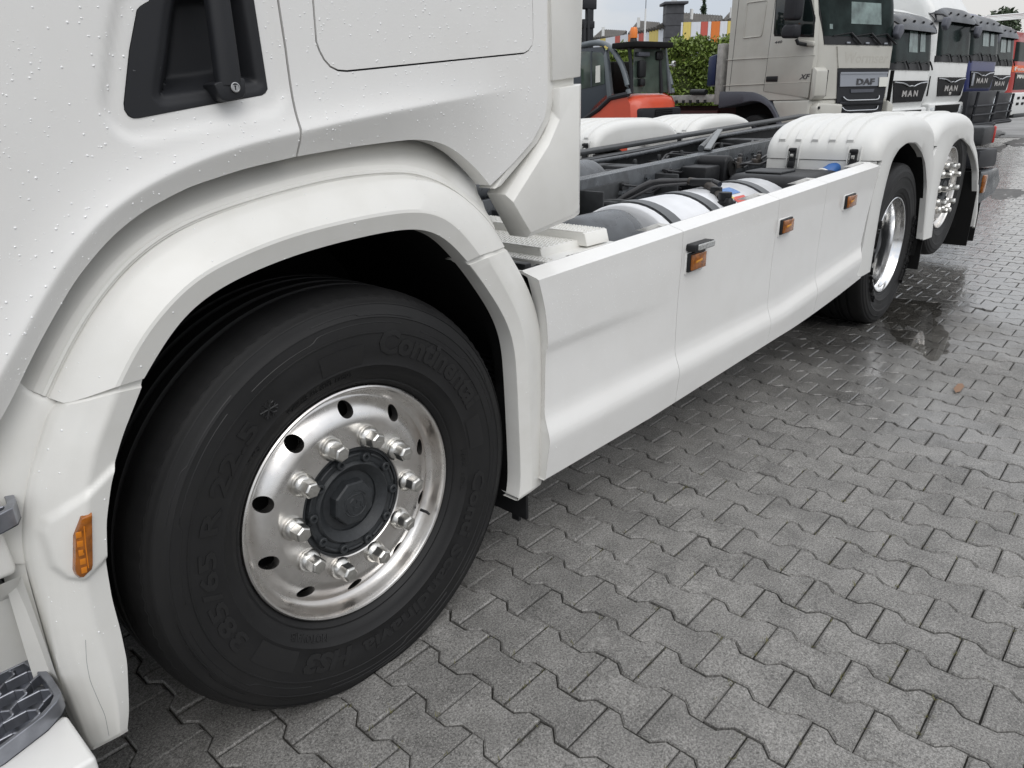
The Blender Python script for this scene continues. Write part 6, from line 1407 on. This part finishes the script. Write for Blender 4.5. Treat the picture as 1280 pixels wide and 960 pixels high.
P_ = np.stack([hx0[0] + hd_[0] * t + hn[0] * b0, hx0[1] + hd_[1] * t + hn[1] * b0, 2.9 + k], 1); leaves(mb, P_, 0.03, 0.08)
tag(mb.obj('hedge_foliage', 'hedge', hedge, fix=False, flat=True), kind='stuff')
mb = MB(); c = (hx0 + hx1) / 2; R = Matrix.Rotation(math.atan2(hd_[1], hd_[0]), 3, 'Z'); mb.box((c[0], c[1], 1.17), (hl - 0.3, 0.62, 2.25), 0, R); mb.obj('hedge_core', mat('hedge_inner_twigs', (0.05, 0.065, 0.018), 0.9, noise=0.5, nscale=20), hedge)

bld = thing('works_building', 'works building clad in white, yellow, red and orange stripes with grey chimney and sawtooth roof', 'building', (41.0, 22.5, 0), world_verts=True)
def cladding(A, B, z0, z1, cols, th=0.12):
    A = Vector((A[0], A[1], 0)); B = Vector((B[0], B[1], 0)); d = (B - A); L_ = d.length; d.normalize(); nn_ = Vector((d.y, -d.x, 0))
    if nn_.dot(Vector((-1, -0.6, 0))) < 0: nn_ = -nn_
    s = 0.0; tot = sum(w for w, _ in cols)
    mb = MB(); mb.prism([tuple((A + nn_ * -0.02)[:2]), tuple((B + nn_ * -0.02)[:2]), tuple((B + nn_ * -0.4)[:2]), tuple((A + nn_ * -0.4)[:2])], 0, z1 - 0.02, 2); mb.obj('wall', 'slate', bld)
    for w, c_ in cols:
        a = A + d * (s / tot * L_); b = A + d * ((s + w) / tot * L_ - 0.015)
        mb = MB(); nrib = max(2, int((b - a).length / 0.30)); rows = []
        for i in range(nrib * 2 + 1):
            q = a + (b - a) * (i / (nrib * 2)) + nn_ * (th + (0.012 if i % 2 else 0.0))
            rows.append([(q.x, q.y, z0), (q.x, q.y, z1)])
        mb.grid(rows)
        e = rows[0]; mb.grid([e, [(x - nn_.x * th, y - nn_.y * th, z) for x, y, z in e]]); e = rows[-1]; mb.grid([e, [(x - nn_.x * th, y - nn_.y * th, z) for x, y, z in e]])
        mb.obj('cladding_panel', c_, bld, fix=False, flat=True); s += w
cladding((40.42, 22.62), (46.4, 15.9), 0.0, 5.42, [(13, 'c_white'), (50, 'c_yellow'), (60, 'c_white'), (44, 'c_red'), (20, 'c_white'), (54, 'c_orange'), (46, 'c_white'), (42, 'c_yellow'), (60, 'c_white'), (40, 'c_red'), (60, 'c_white'), (50, 'c_orange'), (60, 'c_white'), (44, 'c_yellow'), (60, 'c_white'), (50, 'c_red'), (60, 'c_white'), (50, 'c_orange'), (100, 'c_white')])
cladding((40.30, 23.55), (45.5, 34.4), 0.0, 5.2, [(22, 'c_white'), (40, 'c_yellow'), (24, 'c_white'), (24, 'c_red'), (34, 'c_white'), (16, 'c_orange'), (40, 'c_white'), (26, 'c_red'), (50, 'c_white'), (30, 'c_yellow'), (40, 'c_white'), (24, 'c_orange'), (40, 'c_white'), (30, 'c_red'), (40, 'c_white')])
mb = MB(); mb.prism([(39.75, 23.2), (40.42, 22.45), (41.1, 23.1), (40.45, 23.85)], 0, 6.35, 2); ch = mb.obj('chimney', 'slate', bld)
mb = MB(); mb.prism([(39.5, 23.2), (40.42, 22.18), (41.35, 23.1), (40.45, 24.12)], 6.36, 6.50, 2); mb.obj('chimney_cap', 'slate', ch, 0.03)
mb = MB(); mb.lathe([(0.16, 6.5), (0.16, 6.68), (0.05, 6.74), (0.0, 6.74)], 12, 0, (40.45, 23.15, 0), 2); mb.obj('chimney_pot', 'chrome', ch)
for k in range(1, 10):
    mb = MB(); z = 0.62 * k + 0.3
    mb.prism([(39.73, 23.2), (40.42, 22.43), (41.12, 23.1), (40.45, 23.87)], z, z + 0.012, 2); mb.obj('tile_course', 'blackm', ch)
def roof_sheet(q, ribs=14):
    e0, e1, r1, r0 = (Vector(v) for v in q)          # eaves start/end, ridge end/start
    mb = MB(); rows = []
    nrm = (e1 - e0).cross(r0 - e0).normalized()
    if nrm.z < 0: nrm = -nrm
    for i in range(ribs * 4 + 1):
        t = i / (ribs * 4); h = nrm * (0.05 * math.sin(2 * math.pi * i / 4))
        rows.append([tuple(e0.lerp(e1, t) + h), tuple(r0.lerp(r1, t) + h)])
    mb.grid(rows); mb.grid([[tuple(Vector(p_) - nrm * 0.14) for p_ in r_] for r_ in rows])
    mb.grid([[r_[0] for r_ in rows], [tuple(Vector(r_[0]) - nrm * 0.14) for r_ in rows]])
    mb.grid([[tuple(r0), tuple(r1)], [(r0.x + 0.4, r0.y + 0.3, r0.z - 1.2), (r1.x + 0.4, r1.y + 0.3, r1.z - 1.2)]])
    return mb.obj('roof', 'roof', bld, angle=60)
roof_sheet([(43.95, 31.41, 5.37), (42.48, 28.15, 5.18), (47.5, 31.04, 5.92), (48.15, 33.67, 6.23)], 12)
roof_sheet([(41.9, 27.23, 5.23), (40.2, 23.9, 5.3), (44.42, 26.46, 5.93), (46.35, 29.37, 6.37)], 12)
roof_sheet([(39.88, 23.88, 5.30), (42.07, 20.82, 5.47), (46.22, 23.04, 6.14), (44.51, 25.03, 6.38)], 16)
roof_sheet([(42.05, 20.86, 5.50), (44.6, 18.0, 5.45), (49.0, 20.2, 6.6), (46.72, 22.66, 6.5)], 14)
for x, y, z in ((43.4, 30.2, 5.35), (41.2, 26.0, 5.45), (41.2, 22.4, 5.6), (42.6, 20.6, 5.6)):
    mb = MB(); mb.lathe([(0.10, 0), (0.10, 0.55), (0.0, 0.56)], 10, 0, (x, y, z), 2); mb.obj('roof_vent', 'manwhite', bld)
pole = thing('flagpole', 'thin white pole standing in front of the striped wall', 'pole', (36.7, 22.65, 0))
mb = MB(); mb.tube([(0, 0, 0), (0, 0, 5.9)], [0.06, 0.05], 10); mb.obj('shaft', 'manwhite', pole); mb = MB(); mb.tube([(0, 0, 5.9), (0, 0, 6.35)], 0.02, 6); mb.obj('tip', 'greyplast', pole)
def tree(label, loc, h, cr, cz, mname, conif=False, nleaf=5000, ls=(0.12, 0.28)):
    t = thing('conifer_tree' if conif else 'broadleaf_tree', label, 'tree', loc)
    mb = MB(); mb.tube([(0, 0, 0), (0.1, 0.05, h * 0.4), (0, 0, h * (0.97 if conif else 0.75))], [0.28, 0.2, 0.03], 10)
    cen = []
    if not conif:
        for k in range(16):
            a = rng.uniform(0, 2 * math.pi); el = rng.uniform(0.1, 1.2); r_ = cr * rng.uniform(0.45, 0.95)
            p_ = np.array([math.cos(a) * math.cos(el) * r_, math.sin(a) * math.cos(el) * r_, cz + math.sin(el) * r_ * 0.8 - cr * 0.2]); cen.append(p_)
            mb.tube([(0.05, 0.02, h * 0.35), tuple(p_ * np.array([0.5, 0.5, 1]) + np.array([0, 0, -0.5])), tuple(p_)], [0.12, 0.07, 0.02], 6)
    mb.obj('trunk', 'bark', t, angle=60)
    mb = MB()
    if conif:
        z = h * (1 - np.sqrt(rng.uniform(0.0, 0.75, nleaf))); r_ = (h - z) * 0.28 * (0.75 + 0.25 * np.sin(z * 7)) * rng.uniform(0.35, 1, nleaf); a = rng.uniform(0, 2 * math.pi, nleaf)
        P_ = np.stack([r_ * np.cos(a), r_ * np.sin(a), z - 0.15 * r_], 1)
    else:
        ci = rng.integers(0, len(cen), nleaf); C_ = np.array(cen)[ci]; d = rng.normal(size=(nleaf, 3)); d /= np.linalg.norm(d, axis=1)[:, None]
        P_ = C_ + d * (cr * 0.42 * rng.uniform(0.4, 1, nleaf) ** 0.5)[:, None] * np.array([1, 1, 0.75])
    leaves(mb, P_, *ls); tag(mb.obj('crown', mname, t, fix=False, flat=True), kind='stuff')
    return t
tree('round dark green tree behind the forklift mast', (62.0, 46.5, 0), 7.6, 3.2, 5.0, 'leaf', nleaf=7000)
tree('pointed conifer showing above the striped roof', (59.82, 31.8, 0), 8.9, 0, 0, 'needle', True, 6000)
tree('pale green tree behind the fire engine ladder', (87.96, 16.6, 0), 9.2, 3.6, 6.0, 'leaf', nleaf=8000, ls=(0.14, 0.3))
# ================================================================= GROUND
pav = bpy.data.objects.new('paving', None)
def ground_sheet(name, x0, x1, y0, y1, z, m_):
    mb = MB(); mb.add([(x0, y0, z), (x1, y0, z), (x1, y1, z), (x0, y1, z)], [(0, 1, 2, 3)])
    return tag(link(name, mb.mesh(name, fix=False), m_), kind='structure')
LX, LY, LA, PU = LAT
far = bpy.data.materials.new('distant_paving'); far.use_nodes = True
nt = far.node_tree; b = nt.nodes['Principled BSDF']; nn = nt.nodes.new; lk = nt.links.new
g = nn('ShaderNodeNewGeometry'); n1 = nn('ShaderNodeTexNoise'); n1.inputs['Scale'].default_value = 0.35; n1.inputs['Detail'].default_value = 6; lk(g.outputs['Position'], n1.inputs['Vector'])
br = nn('ShaderNodeTexBrick'); br.inputs['Scale'].default_value = 1.0; br.inputs['Brick Width'].default_value = 0.2; br.inputs['Row Height'].default_value = PU; br.inputs['Mortar Size'].default_value = 0.006
br.inputs['Color1'].default_value = (0.135, 0.132, 0.128, 1); br.inputs['Color2'].default_value = (0.175, 0.172, 0.168, 1); br.inputs['Mortar'].default_value = (0.05, 0.048, 0.045, 1)
mpn = nn('ShaderNodeMapping'); mpn.inputs['Rotation'].default_value = (0, 0, math.pi / 2); lk(g.outputs['Position'], mpn.inputs['Vector']); lk(mpn.outputs[0], br.inputs['Vector'])
wet = nn('ShaderNodeMapRange'); wet.inputs['From Min'].default_value = 0.4; wet.inputs['From Max'].default_value = 0.6; wet.inputs['To Min'].default_value = 0.55; wet.inputs['To Max'].default_value = 0.34; lk(n1.outputs['Fac'], wet.inputs['Value']); lk(wet.outputs[0], b.inputs['Roughness']); lk(br.outputs['Color'], b.inputs['Base Color'])
M['far'] = far
ground = ground_sheet('ground', -300, 900, -500, 500, -0.030, 'far')
pav = ground_sheet('paving', -3.2, 27.0, -5.5, 5.5, -0.013, 'joint')
# one stone: double-T outline, bevelled top edge, open underside
HJ = 0.0021
def stone(jit=0.0):
    HW, WA = 0.0825 - HJ, 0.1103 / 2 - HJ; a, b_ = 0.037, 0.063
    L2 = 0.1 - HJ
    o = [(-HW, -L2), (HW, -L2), (HW, -b_ - .001), (WA, -a + .001), (WA, a - .001), (HW, b_ + .001), (HW, L2), (-HW, L2), (-HW, b_ + .001), (-WA, a - .001), (-WA, -a + .001), (-HW, -b_ - .001)]
    i = [(-HW + .0045, -L2 + .0045), (HW - .0045, -L2 + .0045), (HW - .0045, -b_ - .003), (WA - .0045, -a - .001), (WA - .0045, a + .001), (HW - .0045, b_ + .003), (HW - .0045, L2 - .0045), (-HW + .0045, L2 - .0045), (-HW + .0045, b_ + .003), (-WA + .0045, a + .001), (-WA + .0045, -a - .001), (-HW + .0045, -b_ - .003)]
    v = [(x, y, -0.022) for x, y in o] + [(x, y, -0.0042) for x, y in o] + [(x, y, 0.0) for x, y in i]
    f = [(k, (k + 1) % 12, (k + 1) % 12 + 12, k + 12) for k in range(12)] + [(k + 12, (k + 1) % 12 + 12, (k + 1) % 12 + 24, k + 24) for k in range(12)]
    f += [tuple(24 + q for q in (0, 1, 2, 11)), tuple(24 + q for q in (11, 2, 3, 10)), tuple(24 + q for q in (10, 3, 4, 9)), tuple(24 + q for q in (9, 4, 5, 8)), tuple(24 + q for q in (8, 5, 6, 7))]
    return np.array(v), f
SV, SF = stone()
def worn(seed):
    r_ = np.random.default_rng(seed); v = SV.copy()
    j = r_.normal(0, 0.0009, (12, 2)); v[0:12, :2] += j * 0.6; v[12:24, :2] += j * 0.6; v[24:36, :2] += j + r_.normal(0, 0.0009, (12, 2)); v[24:36, 2] += r_.normal(0, 0.0004, 12)
    for k in r_.integers(0, 12, 2): v[24 + k, :2] *= 0.955; v[12 + k, 2] -= 0.004
    return v
WORN = [worn(k) for k in range(9)]
u = np.array([math.cos(LA), math.sin(LA)]); v_ = np.array([-u[1], u[0]]) * -PU
stones = []
for r_ in range(-190, 30):
    for q in range(-40, 40):
        a = q + (0.5 if r_ % 2 else 0.0) + 0.5
        p_ = np.array([LX, LY]) + a * 0.2 * u + r_ * v_
        x, y = p_
        if x < -2.4 or x > 26.5: continue
        ymax = 1.6 if x < 6 else 1.6 + (x - 6) * 0.15
        ymin = -1.9 if x < 1.5 else (-2.4 if x < 8 else -2.4 + (x - 8) * 0.12)
        if y > ymax or y < ymin: continue
        stones.append((x, y))
S_ = np.array(stones)
# the stones that show largest: nearest to the viewpoint among those in the open
cpos = np.array(CAM_POS); rel = np.c_[S_, np.zeros(len(S_))] - cpos
R3_ = np.array(CAM_ROWS); cc_ = rel @ R3_.T
px = F_PX * cc_[:, 0] / cc_[:, 2]; py = F_PX * cc_[:, 1] / cc_[:, 2]
vis = (cc_[:, 2] > 0.2) & (np.abs(px) < 700) & (np.abs(py) < 540) & ((S_[:, 1] < 0.12) | (S_[:, 0] > 6.6)) & ~((S_[:, 0] < -0.35) & (S_[:, 1] > -0.25))
dist = np.where(vis, np.linalg.norm(rel, axis=1), 1e9)
order = np.argsort(dist); single = set(order[:300].tolist())
MES = []
for W_ in WORN:
    me_st = bpy.data.meshes.new('paver'); me_st.from_pydata([tuple(q) for q in W_], [], SF); me_st.materials.append(M['paver']); MES.append(me_st)
for i in order[:300]:
    o = bpy.data.objects.new('paver', MES[rng.integers(0, 9)]); COL.objects.link(o); o.parent = pav
    o.location = (S_[i][0], S_[i][1], rng.normal(0, 0.0013)); o.rotation_euler = (rng.normal(0, 0.006), rng.normal(0, 0.006), LA + math.pi / 2 + rng.normal(0, 0.006))
rest = [i for i in range(len(S_)) if i not in single]
V = []; F = []
ca, sa = math.cos(LA + math.pi / 2), math.sin(LA + math.pi / 2)
BW = np.array([np.c_[w_[:, 0] * ca - w_[:, 1] * sa, w_[:, 0] * sa + w_[:, 1] * ca, w_[:, 2]] for w_ in WORN])
nv = len(SV)
tl = rng.normal(0, 0.006, (len(rest), 2)); dz = rng.normal(0, 0.0013, len(rest))
VV = BW[rng.integers(0, 9, len(rest))].copy(); VV[:, :, 2] += dz[:, None] + VV[:, :, 0] * tl[:, :1] + VV[:, :, 1] * tl[:, 1:]
VV[:, :, 0] += S_[rest, 0][:, None]; VV[:, :, 1] += S_[rest, 1][:, None]
F = [tuple(q + k * nv for q in f) for k in range(len(rest)) for f in SF]
me = bpy.data.meshes.new('paver_field'); me.from_pydata(VV.reshape(-1, 3).tolist(), [], F); me.materials.append(M['paver'])
pf = bpy.data.objects.new('paver_field', me); COL.objects.link(pf); pf.parent = pav; pf['kind'] = 'stuff'
# puddles: ragged-edged sheets, of water near by, of painted dark reflection farther off
wm = thin_water('puddle_water', (0.72, 0.71, 0.69), 1.36, 0.015)
M['dark_reflection'] = mat('painted_truck_reflection', (0.055, 0.052, 0.048), 0.5, noise=0.5, nscale=6, coord='Object')  # dark matte colour in place of parked lorries mirrored in the far puddles
def puddle(pts, z=0.0016, wob=0.05, m_=None):
    q = resample(list(pts) + [pts[0]], 91)[:-1]; c = q.mean(0); k = rng.uniform(0, 6, 4)
    th = np.arange(90) / 90 * 2 * math.pi
    w = 1 + wob * (np.sin(5 * th + k[0]) + 0.7 * np.sin(11 * th + k[1]) + 0.5 * np.sin(23 * th + k[2]))
    q = c + (q - c) * w[:, None]
    mb = MB(); mb.add([(x, y, z) for x, y in q], [tuple(range(90))])
    return tag(link('puddle', mb.mesh('puddle', fix=False), m_ or wm), kind='structure')
puddle([(4.34, 0.10), (4.07, -0.07), (3.77, -0.23), (3.61, -0.38), (3.50, -0.50), (3.70, -0.515), (3.85, -0.515), (4.11, -0.43), (4.35, -0.30), (4.53, -0.30), (4.80, -0.22), (4.84, -0.08), (4.80, 0.07)])
puddle([(11.95, 0.87), (12.36, 0.77), (12.40, 0.49), (11.79, 0.376), (11.25, 0.40), (10.97, 0.54), (11.29, 0.69)], 0.002, 0.08, 'dark_reflection')
puddle([(21.7, 2.7), (23.5, 2.55), (20.3, 2.2), (19.65, 2.47)], 0.004, 0.12, 'dark_reflection'); puddle([(24.2, 2.8), (27.0, 2.74), (22.9, 2.12), (22.5, 2.37)], 0.004, 0.12, 'dark_reflection')
puddle([(32.2, 4.58), (30.4, 3.8), (26.7, 3.44), (27.6, 3.94)], 0.004, 0.12, 'dark_reflection')
# moss and grass in the joints
def joints(n, xr, yr):
    o = []
    for _ in range(n):
        r_ = rng.integers(-14, 8); a = rng.integers(-3, 6) + (0.5 if r_ % 2 else 0.0)
        p_ = np.array([LX, LY]) + a * 0.2 * u + r_ * v_ + v_ * rng.choice([-0.5, 0.5, 0.0]) * 1.0 + u * rng.normal(0, 0.004)
        if xr[0] < p_[0] < xr[1] and yr[0] < p_[1] < yr[1]: o.append(p_)
    return o
mb = MB()
for p_ in joints(420, (-0.5, 2.0), (-1.5, 0.0)):
    for k in range(rng.integers(2, 9)):
        a = rng.uniform(0, 6.28); l = rng.uniform(0.005, 0.016); x, y = p_ + rng.normal(0, 0.006, 2); w = 0.0014
        dx, dy = math.cos(a), math.sin(a)
        mb.add([(x - dy * w, y + dx * w, -0.006), (x + dy * w, y - dx * w, -0.006), (x + dx * l, y + dy * l, 0.001 + l * 0.3)], [(0, 1, 2)])
tag(mb.obj('joint_moss', 'moss', None, fix=False, flat=True), kind='stuff')
lf = MB()
for k in range(5):
    a = 1.2 * k; lf.add([(0.012 * k - 0.02, 0, 0.003), (0.012 * k, 0.012, 0.009), (0.012 * k + 0.025, 0.002, 0.005), (0.012 * k, -0.010, 0.004)], [(0, 1, 2, 3)])
lo = lf.obj('fallen_leaf', 'dryleaf', None, fix=False); lo.location = (3.07, -0.71, 0.002); lo.scale = (1.6, 1.6, 1.6)
tag(lo, 'curled brown leaf lying on the wet paving', 'leaf')

# ================================================================= RAIN DROPS
def drops(objs, n, xr, zr, dens=None, rr=(0.0005, 0.0021), m_='whitedrop'):
    mb = MB(); cnt = 0
    trees_ = []
    for o in objs:
        me = o.data; trees_.append(BVHTree.FromPolygons([o.matrix_basis @ v.co + HERO.location for v in me.vertices], [tuple(p.vertices) for p in me.polygons]))
    seg = 7
    while cnt < n:
        x = rng.uniform(*xr); z = rng.uniform(*zr)
        if dens and rng.random() > dens(x, z): 
            continue
        best = None
        for t_ in trees_:
            h = t_.ray_cast(Vector((x, -1.0, z)), Vector((0, 1, 0)))
            if h[0] is not None and (best is None or h[0].y < best[0].y): best = h
        cnt += 1
        if best is None or best[0].y > 0.05: continue
        p_, nr = best[0], best[1]
        if nr.y > 0: nr = -nr
        if nr.y > -0.3: continue
        s = rr[0] + (rr[1] - rr[0]) * rng.random() ** 3.2
        tx = Vector((1, 0, 0)).cross(nr).normalized(); ty = nr.cross(tx)
        el = rng.uniform(0.75, 1.05)
        rings = [(1.0, -0.02), (0.93, 0.28), (0.62, 0.52)]
        o_ = len(mb.v)
        for rad, h in rings:
            for k in range(seg):
                a = 2 * math.pi * k / seg; mb.v.append(tuple(p_ + tx * (s * rad * el * math.cos(a)) + ty * (s * rad * math.sin(a)) + nr * (s * h)))
        mb.v.append(tuple(p_ + nr * s * 0.62))
        for i in range(2):
            for k in range(seg): mb.f.append((o_ + i * seg + k, o_ + i * seg + (k + 1) % seg, o_ + (i + 1) * seg + (k + 1) % seg, o_ + (i + 1) * seg + k)); mb.m.append(0)
        for k in range(seg): mb.f.append((o_ + 2 * seg + k, o_ + 2 * seg + (k + 1) % seg, o_ + 3 * seg)); mb.m.append(0)
    return tag(mb.obj('rain_drops', m_, HERO, fix=False, angle=80), kind='stuff')
drops([door, side, hat], 4200, (-0.75, 0.68), (1.0, 1.62))
drops([hp], 60, (-0.42, -0.16), (1.40, 1.58), None, (0.0008, 0.003), 'waterdrop')
drops([fen, fenf, fenr], 1500, (-0.8, 0.6), (0.3, 1.3))
drops(skirts, 3000, (0.6, 3.3), (0.35, 1.0), lambda x, z: (1.0 if z > 0.7 else 0.35) * max(0.1, 1 - (x - 0.6) / 2.6), (0.0004, 0.0015))
